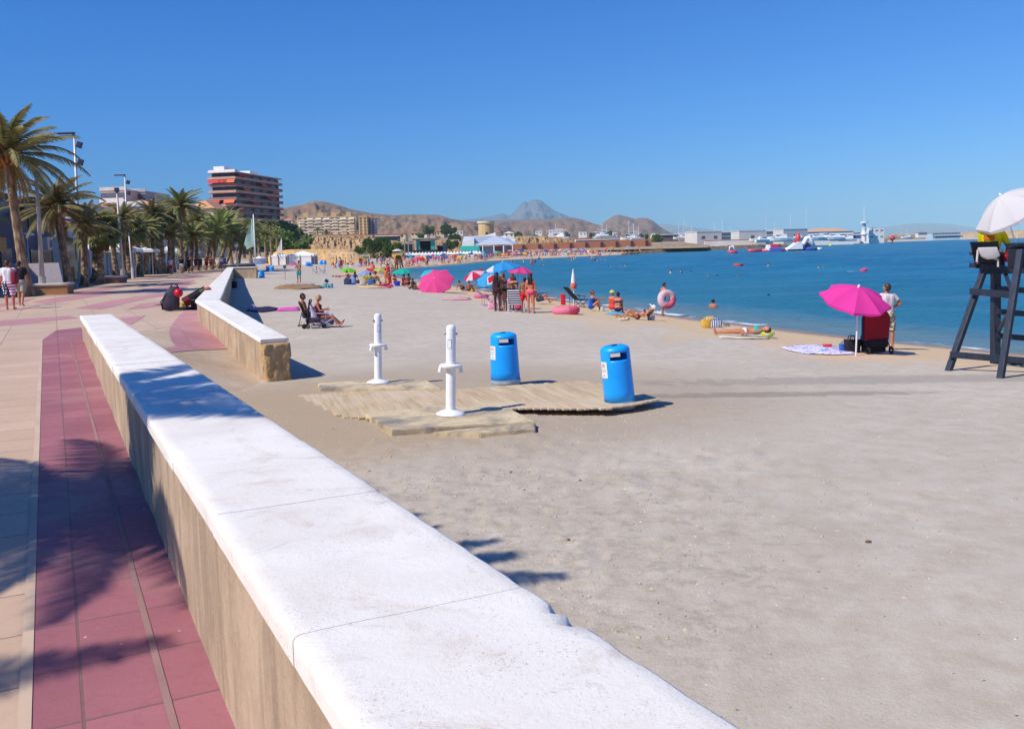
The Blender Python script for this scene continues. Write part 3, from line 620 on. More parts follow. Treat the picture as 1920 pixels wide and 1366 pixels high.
for i,(a,b,t,bs,Y,lab,wl_,rf) in enumerate([(770,784,437,443,700,'small terracotta roofed house at the left of the villa row',cream,(190,112,82)),(786,800,435,443,705,'second villa of the row with low terracotta roof',white,(182,106,78)),(802,816,436,444,700,'middle villa of the row under the tall pine',pinkr,(188,108,80)),(818,832,433,443,710,'villa with two gables right of the middle of the row',cream,(192,116,88)),(834,850,434,443,715,'last villa at the right end of the terracotta row',white,(190,112,84)),(855,868,434,440,760,'small white house left of the round stone tower',white,(220,214,206)),
        (944,964,437,445,640,'white villa with pale gabled roof right of the stone tower',white,(232,216,190)),(530,548,413,423,520,'pink roofed house behind the apartment tower',cream,(206,138,112)),(1030,1040,432,438,980,'small white hillside house above the masts',white,(226,222,218)),(1043,1056,430,436,1000,'pale hillside house left of the ridge gap',pinkr,(226,222,218)),(1086,1100,436,442,900,'white house with long terrace above the boatyard',white,(226,222,218)),(1150,1157,437,441,950,'tiny white house under the double peaked hill',white,(226,222,218)),(1222,1230,440,444,900,'pale house at the foot of the hill',cream,(226,210,190)),(1004,1016,434,439,980,'white house with flat roof behind the brown slope',white,(226,222,218))]):
    bl(a,b,t,bs,Y,8,'villa',wl_,lab,'house',floors=1,cols=2,win=(96,90,90),roof=1.2 if rf[0]<210 or rf[2]<200 else 'flat',roofc=rf,group='houses on the far slopes')
bl(1080,1168,447.5,456,480,10,'boatyard_building',white,'long low white boatyard building behind the orange wall',floors=1,cols=9,win=(70,80,92),winw=3,winh=.9,par=.4)
bl(1238,1272,440,447,620,10,'clubhouse',plain('club_dark',(92,84,92),.8,.2,.3),'dark clubhouse with thin white roof',floors=1,cols=6,win=(48,48,58),winw=3,winh=1.2,roofc=(236,234,230),par=.1)
# ---- round stone watchtower
def watchtower():
    c=at(911,415,455.); ztop=c[2]; zb=0.; H=ztop-zb; root=empty('watchtower',(c[0],c[1],zb),0,'round yellow stone watchtower with overhanging rim','tower')
    st=NT('yellow_stone'); co=st.co(); br=st.n('ShaderNodeTexBrick',Vector=co,Scale=.5); br.inputs['Color1'].default_value=srgb(206,176,126); br.inputs['Color2'].default_value=srgb(186,154,106); br.inputs['Mortar'].default_value=srgb(150,124,88); st.base(st.mix(st.noise(.8,5),br.outputs[0],srgb(214,186,138))); st.rough(.95)
    R=30/1700*455/2
    m=MB(); m.lathe([(R*1.04,0),(R*1.0,H*.5),(R*.97,H*.86),(R*.96,H-1.5)],40); m.build('wall',st.m,root,smooth=True)
    m=MB(); m.lathe([(R*.96,H-1.5),(R*1.08,H-1.0),(R*1.1,H-.9),(R*1.1,H),(R*.98,H),(R*.98,H-.4)],40); m.build('parapet',plain('pale_stone',(222,204,172),.9,.12,.4),root,smooth=True,sharp=30)
    m=MB(); m.box((.3,-R,H*.62),(.8,.5,1.0)); m.build('window',plain('dark_hole',(60,46,36),.9),root)
watchtower()
# ---- white beach centre with ribbed metal roof
def beach_centre():
    Y=300.; P=lambda x,y,YY=Y:at(x,y,YY); root=empty('beach_centre',(P(915,472)[0],Y,-.3),0,'white beach building with wide ribbed metal roof below the stone tower','building')
    ox,oy,oz=root.location
    def L(p): return (p[0]-ox,p[1]-oy,p[2]-oz)
    rf=NT('ribbed_metal'); co=rf.co(); w=rf.n('ShaderNodeTexWave',Vector=co,Scale=.55,_bands_direction='Z'); rf.base(rf.ramp(w.outputs[1],[(.25,srgb(176,182,192)),(.5,srgb(226,228,232))])); rf.rough(.45); rf.b.inputs['Metallic'].default_value=.2
    a,b,c_,d_,e=P(892,459.5),P(964,458),P(928,441,Y+14),P(870,443,Y+14),P(889,443,Y+6)
    bk=[P(970,452,Y+26),P(868,452,Y+26)]
    m=MB(); m.add([L(a),L(b),L(c_),L(d_),L(P(866,459,Y+2)),L(P(889,446,Y+5)),L(bk[0]),L(bk[1])],[(0,1,2,5),(5,2,3),(4,5,3),(1,6,2),(6,7,3,2),(4,3,7)]); m.build('roof',rf.m,root,fixn=True)
    m=MB(); z1=P(930,459)[2]-oz-.3; m.box(((L(P(900,460))[0]+L(P(962,460))[0])/2,10,z1/2-.5),(L(P(962,460))[0]-L(P(898,460))[0],16,z1+1)); m.build('wall',plain('blue_grey',(138,142,160),.8,.12,.4),root)
    m=MB(); q0=L(P(866,460)); q1=L(P(889,460)); zz=L(P(880,446,Y))[2]; m.add([(q0[0],1,-1),(q1[0],1,-1),(q1[0],1,zz),(q0[0],1,zz*.72),(q0[0],12,-1),(q1[0],12,-1),(q1[0],12,zz),(q0[0],12,zz*.72)],[(0,1,2,3),(7,6,5,4),(0,3,7,4),(1,5,6,2),(3,2,6,7),(0,4,5,1)]); m.build('gable',white,root,fixn=True)
    for x0,x1,cl in((900,906,(36,34,48)),(927,942,(122,66,56)),(950,958,(110,116,128))):
        m=MB(); m.box(((L(P(x0,465))[0]+L(P(x1,465))[0])/2,1.9,(L(P(x0,471))[2]+L(P(x0,462))[2])/2),(L(P(x1,465))[0]-L(P(x0,465))[0],.3,L(P(x0,462))[2]-L(P(x0,471))[2])); m.build('door',plain('door_%d'%cl[0],cl,.6),root)
    for x in (905,926,944,961):
        m=MB(); m.box((L(P(x,465))[0],-.6,z1/2-.4),(.35,.35,z1+.8)); m.build('column',white,root)
    for k,(x0,x1,y0,y1) in enumerate(((907,929,442,436),(927,949,446,441),(948,966,453,447))):
        m=MB(); p0=L(P(x0,y0,Y+18)); p1=L(P(x1,y0+1,Y+18)); p2=L(P(x1,y1,Y+18)); m.add([p0,p1,p2,(p0[0],p0[1]+8,p0[2]),(p1[0],p1[1]+8,p1[2]),(p2[0],p2[1]+8,p2[2])],[(0,1,2),(5,4,3),(0,2,5,3),(1,4,5,2),(0,3,4,1)]); m.build('roof_fin',plain('fin_white',(240,236,226),.8,.05),root,fixn=True)
beach_centre()
# teal banner tent by the beach centre
q=MB(); a=at(864,472,284.);b=at(899,460,284.); q.bbox(((a[0]+b[0])/2,286,(a[2]+b[2])/2),(b[0]-a[0],4,b[2]-a[2]),.3); tag(q.build('event_tent',plain('teal_canvas',(60,186,172),.8,.1,.2)),'square teal event tent in front of the white beach building','tent')
# ---- orange brick wall with dark pilasters
def orange_wall():
    root=empty('brick_wall',(at(1090,468,400)[0],400,-.4),0,'long orange brick wall with dark slots behind the far beach','wall'); ox,oy,oz=root.location
    a=at(962,472,392.);b=at(1222,463,412.); A=np.array([a[0],392.]);B=np.array([b[0],412.]); d=B-A; L=np.linalg.norm(d); d/=L; n=np.array([-d[1],d[0]])
    om=NT('orange_brick'); co=om.co(); nn=om.noise(.12,4,co); om.base(om.ramp(nn,[(.3,srgb(206,128,88)),(.7,srgb(220,150,108))])); om.rough(.9)
    za=at(962,458,392.)[2]-oz; zb=at(1222,448,412.)[2]-oz
    N_=9; m=MB()
    for i in range(N_):
        t0,t1=i/N_,(i+1)/N_; p0=A+d*L*t0; p1=A+d*L*t1; h=za+(zb-za)*(t0+t1)/2
        V=[(p0[0]-ox,p0[1]-oy,-1),(p1[0]-ox,p1[1]-oy,-1),(p1[0]-ox,p1[1]-oy,h),(p0[0]-ox,p0[1]-oy,h)]; V+=[(x+n[0]*1.,y+n[1]*1.,z) for x,y,z in V]
        m.add(V,[(0,1,2,3),(7,6,5,4),(0,3,7,4),(1,5,6,2),(3,2,6,7),(0,4,5,1)])
    m.build('wall_body',om.m,root,fixn=True)
    for i in range(1,N_+1):
        t0=(i-.35)/N_; p=A+d*L*t0-n*.1; h=za+(zb-za)*t0; q=MB(); q.box((p[0]-ox,p[1]-oy,h*.5),(1.3,.5,h*.75),Matrix.Rotation(math.atan2(d[1],d[0]),3,'Z')); q.build('slot_panel',plain('slot_dark',(104,62,48),.9),root)
orange_wall()
# ---- concert stage
def stage():
    Y=290.; root=empty('stage',(at(800,472,Y)[0],Y,-.3),0,'open air concert stage with dark back and teal side curtains','stage'); ox,oy,oz=root.location
    L=lambda x,y,dy=0:(at(x,y,Y+dy)[0]-ox,dy,at(x,y,Y+dy)[2]-oz)
    bk=plain('stage_black',(36,34,40),.8,.3,.4); tl=plain('teal_curtain',(70,168,160),.8,.15,.5); al=plain('truss',(150,156,160),.4,.1,metal=.4)
    def bx(name,x0,x1,y0,y1,dy,dd,m_,):
        a=L(x0,y1,dy); b=L(x1,y0,dy); q=MB(); q.box(((a[0]+b[0])/2,dy+dd/2,(a[2]+b[2])/2),(abs(b[0]-a[0]),dd,abs(b[2]-a[2]))); return q.build(name,m_,root)
    bx('roof',774,820,447,450,0,9,plain('stage_roof',(90,120,112),.7)); bx('backdrop',788,808,451,472,7,.5,bk); bx('deck',774,820,468,474,0,9,bk); bx('curtain',781,787,450,471,1,.6,tl); bx('curtain',808,815,450,471,1,.6,tl); bx('wing',757,775,457,472,3,2,bk)
    bx('wing',820,838,460,472,3,2,bk)
    for x in (758,765,774,817): bx('tower_leg',x,x+1.,449,473,0,.5,al)
    bx('lighting_beam',745,822,447.3,448.6,-.2,.5,al)
    bx('speaker_stack',831,836,455,471,0,2,plain('navy_box',(40,50,92),.7))
stage()
# long white awning roofs of the beach bar
q=MB(); N_=26; xs_=np.linspace(752,902,N_)
for i in range(N_-1):
    Y0=250.; a=at(xs_[i],476-.022*(xs_[i]-752),Y0); b=at(xs_[i+1],476-.022*(xs_[i+1]-752),Y0); w=b[0]-a[0]
    q.add([(a[0],Y0,a[2]-.35),(b[0],Y0,a[2]-.35),(b[0],Y0+5,a[2]-.35),(a[0],Y0+5,a[2]-.35),((a[0]+b[0])/2,Y0+2.5,a[2]+.45)],[(0,1,4),(1,2,4),(2,3,4),(3,0,4),(3,2,1,0)])
rt=empty('beach_bar_awning',(at(827,476,250)[0],250,-.3),0,'long row of joined white canopy peaks shading the beach bar','awning'); o=q.build('canopy',plain('white_canvas',(244,242,238),.85,.04)); o.parent=rt; o.location=(-rt.location.x,-rt.location.y,.3)
for i in range(0,N_,3):
    a=at(xs_[i],476,250.); q=MB(); q.tube((a[0]-rt.location.x,.1,0),(a[0]-rt.location.x,.1,a[2]),.06); q.build('post',plain('white_metal',(230,230,228),.5,.05),rt)
# ---- harbour: quay, rock shore, breakwaters
M_QUAY=rockmat('pale_concrete',(196,184,166),(214,202,186),(168,152,136),.06,.3,.3,.3)
M_ROCKS=rockmat('dark_shore_rock',(120,98,80),(158,134,108),(70,58,52),.12,.3,1,1.2)
def shore_strip(name,pts,mat_,rough=.5,depth=14,jit=.4,step=1.2,seed=3):
    """rock armour / quay following waterline pixels: pts (px,py_water,py_top)"""
    px=np.arange(pts[0][0],pts[-1][0],step); yw=np.interp(px,[p[0] for p in pts],[p[1] for p in pts]); yt=np.interp(px,[p[0] for p in pts],[p[2] for p in pts]); P=np.zeros((len(px),9,3))
    for i,(a,b,c) in enumerate(zip(px,yw,yt)):
        w=cast(a,b,SEA); Y=w[1]; z=at(a,c,Y+6)[2]
        for j in range(9):
            t=j/8; zz=SEA-.5+(z-SEA+.5)*min(1,t/.55)**.7; f=1+(Y/400-1)*.5
            y=Y-1.+t*depth*f; nz=jit*(float(vnoise(np.array(a*.9),np.array(j*1.7),seed))-.5)*2*(1 if t<.7 else .2)
            P[i,j]=[w[0]/Y*y,y+nz,zz+nz*.8]
    return grid_mesh(name,P,mat_,smooth=False)
shore_strip('rock_shore',[(1165,479,475),(1200,476,470.5),(1300,469.8,464),(1380,466.5,460),(1450,463.5,458),(1500,461.5,456),(1570,458.8,453.5),(1650,454.4,450.5),(1665,454,450)],M_ROCKS,depth=16,jit=.6)
shore_strip('breakwater',[(1640,453.5,449),(1680,452,439),(1740,450,438),(1800,449,436),(1860,447.5,433),(1925,446.3,431.5),(2000,444,430)],rockmat('breakwater_rock',(186,154,120),(208,178,142),(136,110,88),.05,.2,1,2),depth=20,jit=1.2,seed=8)
def hall(px0,px1,yt0,yt1,yb,Y,Y1,wall,label,cols=0,par=.2,depth=16):
    return bl(px0,px1,(yt0+yt1)/2,yb,Y,depth,'harbour_hall',wall,label,'building',Y1=Y1,floors=1,cols=max(1,cols),win=(86,90,98),winw=2.2,winh=1.6,roofc=(196,190,184),par=par)
conc=plain('harbour_concrete',(206,202,196),.9,.1,.08)
hall(1307,1353,435.5,434.5,457,520,524,conc,'plain pale concrete harbour hall at the left end of the quay',2)
bl(1353,1386,435.5,450,540,12,'harbour_office',plain('steel_blue',(110,124,146),.6,.15,.3),'blue grey glazed office between two concrete halls','building',floors=2,cols=5,win=(70,84,104),winw=2.4,winh=1.,roofc=(206,204,200))
hall(1386,1436,434,432.5,457,530,534,conc,'large pale concrete hall right of the blue grey office',1)
bl(1435,1470,433.5,451,545,12,'harbour_office',plain('slate_glass',(96,108,122),.4,.2,.3),'dark slate glazed block behind the tall mast','building',floors=2,cols=4,win=(74,86,100),winw=3,winh=1.2,roofc=(206,204,200))
hall(1469,1514,431,429.5,455,535,540,conc,'concrete hall behind the inflatable slides',1)
bl(1513,1600,434,453,560,16,'marina_hall',white,'white marina hall with low terracotta pitched roof','building',floors=1,cols=8,win=(120,124,134),winw=2.6,winh=1.4,roof=2.2,roofc=(204,160,128))
bl(1322,1420,450,457,505,3,'quay_wall',plain('quay_parapet',(212,204,194),.9,.1,.2),'long pale quay wall in front of the concrete halls','wall',floors=1,cols=1,winw=.1,winh=.1,par=.05)
bl(1592,1612,438,451,600,8,'marina_shop',white,'low white marina shop with a blue awning','building',floors=1,cols=2,win=(60,90,150),winw=5,winh=2.2)
def control_tower():
    Y=610.; c=at(1620,450,Y); root=empty('harbour_tower',(c[0],Y,0),0,'white harbour control tower with round top and tall mast','tower'); k=Y/1700.; z=lambda y:at(1620,y,Y)[2]
    m=MB(); R=4.2*k; m.lathe([(R,0),(R,z(441)),(R*1.5,z(440)),(R*1.5,z(438)),(R,z(437)),(R*.9,z(430)),(R*1.2,z(429)),(R*1.2,z(427.5)),(R*.75,z(427))],20); m.build('wall',white,root,smooth=True,sharp=30)
    m=MB(); m.lathe([(R*.78,z(427)),(R*.78,z(419))],16); m.build('window',plain('tower_window',(150,170,180),.3),root)
    m=MB(); m.lathe([(R*1.7,z(418)),(R*1.7,z(416)),(R*.3,z(415.5))],20); m.build('roof',white,root)
    m=MB(); m.tube((0,0,z(416)),(0,0,z(388)),.18); m.build('mast',plain('white_metal',(230,230,228),.5,.05),root)
control_tower()
bl(1630,1658,427,450,615,10,'harbour_office',white,'white harbour office with projecting flat roof right of the control tower','building',floors=2,cols=3,win=(150,150,150),winw=2,winh=1.2,roofc=(236,236,232),par=.1)
bl(1750,1800,437,446,830,14,'yacht_club',plain('pale_blue_render',(190,206,212),.7,.1,.1),'long glazed yacht club with terraces across the harbour','building',floors=2,cols=8,win=(120,140,150),winw=4,winh=1.6,balc=(230,230,230),roofc=(150,130,124),par=.2)
bl(1722,1738,437,441,800,6,'pavilion',white,'small pavilion with a wide oval white roof on the quay','building',floors=1,cols=2,win=(90,90,120),winw=4,winh=1)
# masts with boats
def boat(px,py,Y,L,label,hull=(236,236,232),mast=0,kind='motor',rz=0.,group='boats moored in the marina',cat='boat'):
    p=cast(px,py,SEA) if Y is None else at(px,py,Y); Y=p[1]; z=SEA if p[2]<SEA+1.5 or Y is None else p[2]
    root=empty('sailing_boat' if kind=='sail' else 'motor_boat',(p[0],Y,z),rz,label,cat,group)
    W_=L*.3; m=MB(); sec=[(-.5,.8,.9),(-.3,1,.95),(0,1,1),(.25,.8,1.1),(.42,.4,1.22),(.5,.03,1.3)]; V=[]; h=L*.13
    for u,w,hh in sec: V+=[(u*L,-w*W_/2,hh*h),(u*L,-w*W_/2*.7,h*.15),(u*L,0,-h*.25),(u*L,w*W_/2*.7,h*.15),(u*L,w*W_/2,hh*h)]
    m.add(V,[(i*5+k,i*5+k+1,(i+1)*5+k+1,(i+1)*5+k) for i in range(5) for k in range(4)]+[(i*5+4,i*5,(i+1)*5,(i+1)*5+4) for i in range(5)]+[(0,1,2,3,4)]); m.build('hull',plain('hull_%d_%d_%d'%hull,hull,.35,.05,.5),root,fixn=True)
    m=MB(); cl=L*(.4 if kind=='motor' else .3)
    m.add([(-.3*L,-W_*.33,h),(cl*.5,-W_*.3,h),(cl*.5,W_*.3,h),(-.3*L,W_*.33,h),(-.25*L,-W_*.28,h*2.2),(cl*.1,-W_*.24,h*2.2),(cl*.1,W_*.24,h*2.2),(-.25*L,W_*.28,h*2.2)],[(0,1,5,4),(1,2,6,5),(2,3,7,6),(3,0,4,7),(4,5,6,7),(3,2,1,0)]); m.build('cabin',plain('cabin_white',(226,228,230),.4,.08,.5),root,fixn=True)
    m=MB(); m.box((cl*.02,0,h*1.75),(cl*.6,W_*.56,h*.4)); m.build('cabin_window',plain('boat_glass',(60,70,84),.2),root)
    if mast:
        m=MB(); m.tube((.05*L,0,h),(.05*L,0,mast),.11,.07,6); m.tube((.05*L,0,h*3),(-.4*L,0,h*3.1),.1,.08,6); m.build('mast',plain('mast_white',(236,236,234),.5,.04),root)
        m=MB(); m.tube((.05*L,0,mast*.97),(.5*L,0,h*1.2),.05,.05,4); m.tube((.05*L,0,mast*.97),(-.48*L,0,h*1.2),.035,.035,4); m.build('rigging',plain('rigging_grey',(200,204,208),.5,.04),root)
    return root
r=random.Random(12)
ML=['yacht with a bare mast at the far left of the marina','yacht with a short mast beside the leftmost one','thin mast at the left of the first tight cluster of masts','tallest mast of the first cluster','right hand mast of the first cluster','tall mast standing left of the second cluster','first mast inside the second cluster','middle mast of the second cluster','short mast at the right of the second cluster','leftmost of four pale masts left of the concrete halls','tallest of the four pale masts left of the halls','third of the four pale masts left of the halls','last of the four pale masts, next to the first hall','short mast above the first concrete hall','tall thin mast above the right end of the first hall','tall mast with stays in front of the dark slate block','shorter mast right of the one with stays','tall mast above the hall left of the red tower float','tallest mast of all, above the inflatable arch','mast near the yacht club terraces','small faint mast above the blue grey office','faint mast above the breakwater end']
masts=[(1040,449,420,430,'left'),(1047,449,430,430,'l2'),(1126,447,418,450,'a'),(1131,447,417,455,''),(1136,447,421,450,''),(1181,450,414,470,''),(1186,450,418,472,''),(1190,450,417,475,''),(1196,450,424,470,''),(1274,448,415,560,''),(1281,448,410,560,''),(1288,448,418,565,''),(1296,448,416,570,''),(1341,446,417,600,''),(1353,446,408,600,''),(1438,451,401,520,''),(1451,451,415,522,''),(1484,450,402,560,''),(1510,449,388,640,''),(1798,444,418,850,''),(1368,446,425,620,''),(1700,447,430,800,'')]
for i,(px,yb,yt,Y,_) in enumerate(masts):
    b=at(px,yb,Y); t=at(px,yt,Y); boat(px,yb,Y,r.uniform(8,12),ML[i],mast=t[2]-b[2],kind='sail',rz=r.uniform(-.5,.5)+(PI if i%2 else 0),group='masts of yachts in the marina',cat='sailing boat')
mb=[(1420,452,500,9,'white motor boat left of the dark slate block'),(1432,453.5,490,10,'low white motor boat beside the tall mast'),(1462,452,490,13,'long white cruiser with sloping cabin left of the slides'),(1494,450,500,10,'grey and white cruiser behind the red tower float'),(1532,450,520,12,'white cruiser right of the inflatable arch'),(1548,449,525,13,'larger white cruiser third right of the arch'),(1563,449.5,520,12,'white cruiser lying at the quay bend'),(1578,450,530,13,'white cruiser before the terracotta roof'),(1589,451,520,10,'small white boat below the marina shop'),(1686,450.5,None,9,'small white launch at the right of the harbour office'),(1703,450.5,None,9,'white launch second from the breakwater end'),(1722,450.2,None,11,'blue hulled motor boat moored off the breakwater'),(1745,449.6,None,9,'white launch right of the blue hulled boat'),(1757,449.3,None,9,'small white launch under the yacht club'),(1806,448.6,None,12,'long white speedboat left of the lifeguard chair'),(1826,448.2,None,11,'white speedboat nearest to the lifeguard chair')]
for i,(px,py,Y,L_,lab) in enumerate(mb): boat(px,py,Y,L_,lab,hull=(60,90,160) if 'blue' in lab else (238,238,236),rz=r.choice((0,PI))+r.uniform(-.3,.3))
for px,c_,lab in((1673,(206,60,50),'round red inflatable buoy on the quay end'),):
    p=at(px,446,640.); q=MB(); q.ball((0,0,0),1.9,14,10); q.tube((0,0,-1.7),(0,0,-3.5),.6); tag(q.build('buoy',plain('buoy_red',c_,.5),loc=p,smooth=True),lab,'buoy')
p=cast(1557,461,SEA); q=MB(); q.ball((0,0,.3),.75,12,8); q.tube((0,0,.8),(0,0,1.5),.15); tag(q.build('buoy',plain('buoy_yellow',(214,226,90),.5),loc=p,smooth=True),'small yellow marker buoy floating right of the inflatable slides','buoy')
# ---- inflatable water park
def inflatable():
    c=cast(1470,471,SEA); Y=c[1]; k=Y/1700.; root=empty('inflatable_slide_park',(c[0],Y,SEA),0,'floating inflatable water park with slides, arch and white ramps','water park'); ox=c[0]
    X=lambda px:(px-1470)*k; Z=lambda py,px=1470:(at(px,py,Y)[2]-SEA)
    wh=plain('pvc_white',(240,240,240),.4,.04); rd=plain('pvc_red',(214,64,76),.4,.06); bl_=plain('pvc_blue',(84,100,190),.4,.06); pk=plain('pvc_pink',(220,96,124),.4,.06)
    def tubep(name,pts,r_,m_): q=MB(); q.path(pts,r_,8); q.build(name,m_,root,smooth=True)
    tubep('float',[(X(1403),0,.4),(X(1430),1,.4)],.55,rd); tubep('float',[(X(1428),-1,.4),(X(1474),0,.4)],.55,pk); tubep('float',[(X(1472),0,.5),(X(1500),0,.5)],.6,wh); tubep('float',[(X(1497),0,.5),(X(1530),0,.5)],.8,bl_); tubep('float',[(X(1530),0,.4),(X(1541),0,.4)],.5,wh)
    h=Z(458); m=MB(); m.add([(X(1436),-1.5,.5),(X(1444),-1.5,.5),(X(1442),-1,h),(X(1438.5),-1,h),(X(1436),1.5,.5),(X(1444),1.5,.5),(X(1442),1,h),(X(1438.5),1,h)],[(0,1,2,3),(7,6,5,4),(0,3,7,4),(1,5,6,2),(3,2,6,7),(0,4,5,1)]); m.build('ramp',wh,root,fixn=True)
    m=MB(); m.bbox((X(1451),0,Z(461.5)),(X(1459)-X(1443.5),2.5,Z(457)-Z(466)),.3); m.build('climbing_block',rd,root)
    m=MB(); m.bbox((X(1452),0,Z(468)),(X(1464)-X(1440),3,1.5),.3); m.build('base_block',bl_,root)
    h=Z(454); m=MB(); m.add([(X(1474),-2,.6),(X(1502),-2,.6),(X(1500),-2,h),(X(1493),-2,h),(X(1474),2,.6),(X(1502),2,.6),(X(1500),2,h),(X(1493),2,h)],[(0,1,2,3),(7,6,5,4),(0,3,7,4),(1,5,6,2),(3,2,6,7),(0,4,5,1)]); m.build('slide',wh,root,fixn=True)
    m=MB(); m.path([(X(1493),0,Z(456)),(X(1497),0,Z(446)),(X(1496),0,Z(438))],[.9,.8,.5],8); m.path([(X(1493.5),0,Z(445)),(X(1499.5),0,Z(444))],.5); m.build('red_tower',rd,root,smooth=True)
    m=MB(); m.path([(X(1498),-.5,.6),(X(1507),-.5,Z(456)),(X(1511),-.5,Z(448)),(X(1515),-.5,Z(446.5)),(X(1518),-.5,Z(450)),(X(1526),-.5,.6)],.75,8); m.build('arch',wh,root,smooth=True)
    m=MB(); m.path([(X(1507),1.4,.6),(X(1513),1.4,Z(455)),(X(1520),1.4,.6)],1.,8); m.build('inner_cone',pk,root,smooth=True)
    p=cast(1373,474.5,SEA); q=MB(); q.torus((0,0,.3),1.2,.45,20,8); o1=q.build('raft',rd,None,loc=p,smooth=True)
    q=MB(); q.path([(-.8,0,.4),(-.7,0,1.9),(.2,0,2.1),(.9,0,.6)],.3,7); o2=q.build('handle_arch',wh,o1,smooth=True); o1.name='inflatable_raft'; tag(o1,'small red raft with white arch floating left of the slides','raft')
inflatable()
# ================================================================ PALMS, STREET
def leafmat(name,c1,c2,tr=.25,sc=3):
    t=NT(name); oi=t.n('ShaderNodeObjectInfo').outputs['Random']; n=t.noise(sc,4); c=t.ramp(n,[(.3,srgb(*c1)),(.7,srgb(*c2))])
    hs=t.n('ShaderNodeHueSaturation',Value=t.fr(oi,0,1,.8,1.15),Color=c,Hue=t.fr(oi,0,1,.485,.51)).outputs[0]
    t.base(hs); t.rough(.55); t.b.inputs['Specular IOR Level'].default_value=.3
    tr_=t.n('ShaderNodeBsdfTranslucent',Color=hs); mx=t.n('ShaderNodeMixShader',i0=tr); t.link(t.b.outputs[0],mx.inputs[1]); t.link(tr_.outputs[0],mx.inputs[2]); t.link(mx.outputs[0],t.t.nodes['Material Output'].inputs[0]); return t.m
M_FR=leafmat('palm_leaf',(112,108,62),(166,154,100)); M_FR2=leafmat('palm_leaf_green',(104,116,58),(160,160,94)); M_DEAD=leafmat('dead_palm_leaf',(150,116,70),(186,150,98)); M_LEAF=leafmat('tree_leaf',(70,96,38),(124,142,62))
def trunkmat():
    t=NT('palm_trunk'); co=t.co(); mp=t.n('ShaderNodeMapping',Vector=co,Scale=(3,3,9)).outputs[0]; v=t.n('ShaderNodeTexVoronoi',Scale=1.6,Vector=mp); n=t.noise(6,5,co,.7)
    c=t.ramp(v.outputs['Distance'],[(.05,srgb(188,160,128)),(.75,srgb(112,88,66))]); c=t.mix(t.fr(n,.4,.7,0,.5),c,srgb(140,116,92)); t.base(c); t.rough(1)
    t.bump(t.math('SUBTRACT',n,v.outputs['Distance']),1.,.05); return t.m
M_TR=trunkmat()
def frond_into(q,az,el,L,droop,rnd,wide=.42,nl=24,fold=.55,twist=0,fan=False):
    """one feather frond: curved rachis with leaflets on both sides"""
    ca,sa=math.cos(az),math.sin(az); pts=[]; p=Vector((0,0,0)); e=el; seg=12
    for i in range(seg+1):
        pts.append(p.copy()); e-=droop/seg*(0.5+1.1*i/seg); p=p+Vector((ca*math.cos(e),sa*math.cos(e),math.sin(e)))*(L/seg)
    q.path(pts,[.035*(1-.8*i/seg)+.006 for i in range(seg+1)],4)
    side=Vector((-sa,ca,0))
    for k in range(nl):
        t=.14+.86*(k+.5)/nl; f=t*seg; i=min(seg-1,int(f)); u=f-i; b=pts[i].lerp(pts[i+1],u); d=(pts[i+1]-pts[i]).normalized(); up=side.cross(d).normalized()
        if up.z<0: up=-up
        ll=wide*(.35+1.0*math.sin(PI*min(1,t*.86+.12)))*rnd.uniform(.85,1.1)*L/3
        for s in(-1,1):
            o=(side*s*math.cos(fold)*.85+d*.62+up*(-.12+.22*(1-t))-Vector((0,0,.32+rnd.uniform(0,.2)))).normalized()
            w=d*(.026*L/3+.013); tip=b+o*ll; mid=b+o*ll*.5+up*.02
            q.add([b-w,b+w,mid+w*.95,mid-w*.95,tip+w*.1],[(0,1,2,3),(3,2,4)])
def fan_into(q,az,el,L,rnd):
    d=Vector((math.cos(az)*math.cos(el),math.sin(az)*math.cos(el),math.sin(el))); s=Vector((-math.sin(az),math.cos(az),0)); up=s.cross(d)
    c=d*L*.5; q.tube((0,0,0),c,.02,.012,4)
    for k in range(15):
        a=(k-7)/7*1.25; o=(d*math.cos(a)+s*math.sin(a)+Vector((0,0,-.25-.25*abs(a)))).normalized(); w=(s*math.cos(a)-d*math.sin(a))*.045*L; tip=c+o*L*.55*rnd.uniform(.85,1.05); m_=c+o*L*.3
        q.add([c,m_+w,tip-Vector((0,0,.12*L)),m_-w],[(0,1,2,3)])
def palm_meshes(kind,seed,nf,L,green=True):
    r=random.Random(seed); q=MB()
    if kind=='feather':
        for k in range(nf):
            t=k/nf; az=k*2.39996+r.uniform(-.2,.2); el=rad(80)-t*rad(98)+r.uniform(-.16,.16); frond_into(q,az,el,L*r.uniform(.78,1.1)*(.86+.3*t-.22*t*t),rad(r.uniform(30,72)),r,wide=.40,nl=28)
    else:
        for k in range(nf):
            t=k/nf; fan_into(q,k*2.39996+r.uniform(-.2,.2),rad(75)-t*rad(110),L*r.uniform(.85,1.1),r)
    crown=q
    d=MB()
    for k in range(16 if kind=='feather' else 34):
        az=k*2.39996*1.3; el=rad(-50 if kind=='feather' else -62)+r.uniform(-.3,.15)
        if kind=='feather': frond_into(d,az,el,L*.62*r.uniform(.7,1.1),rad(35),r,wide=.3,nl=14)
        else: fan_into(d,az,el,L*.75*r.uniform(.7,1.1),r)
    return crown,d
PM={}
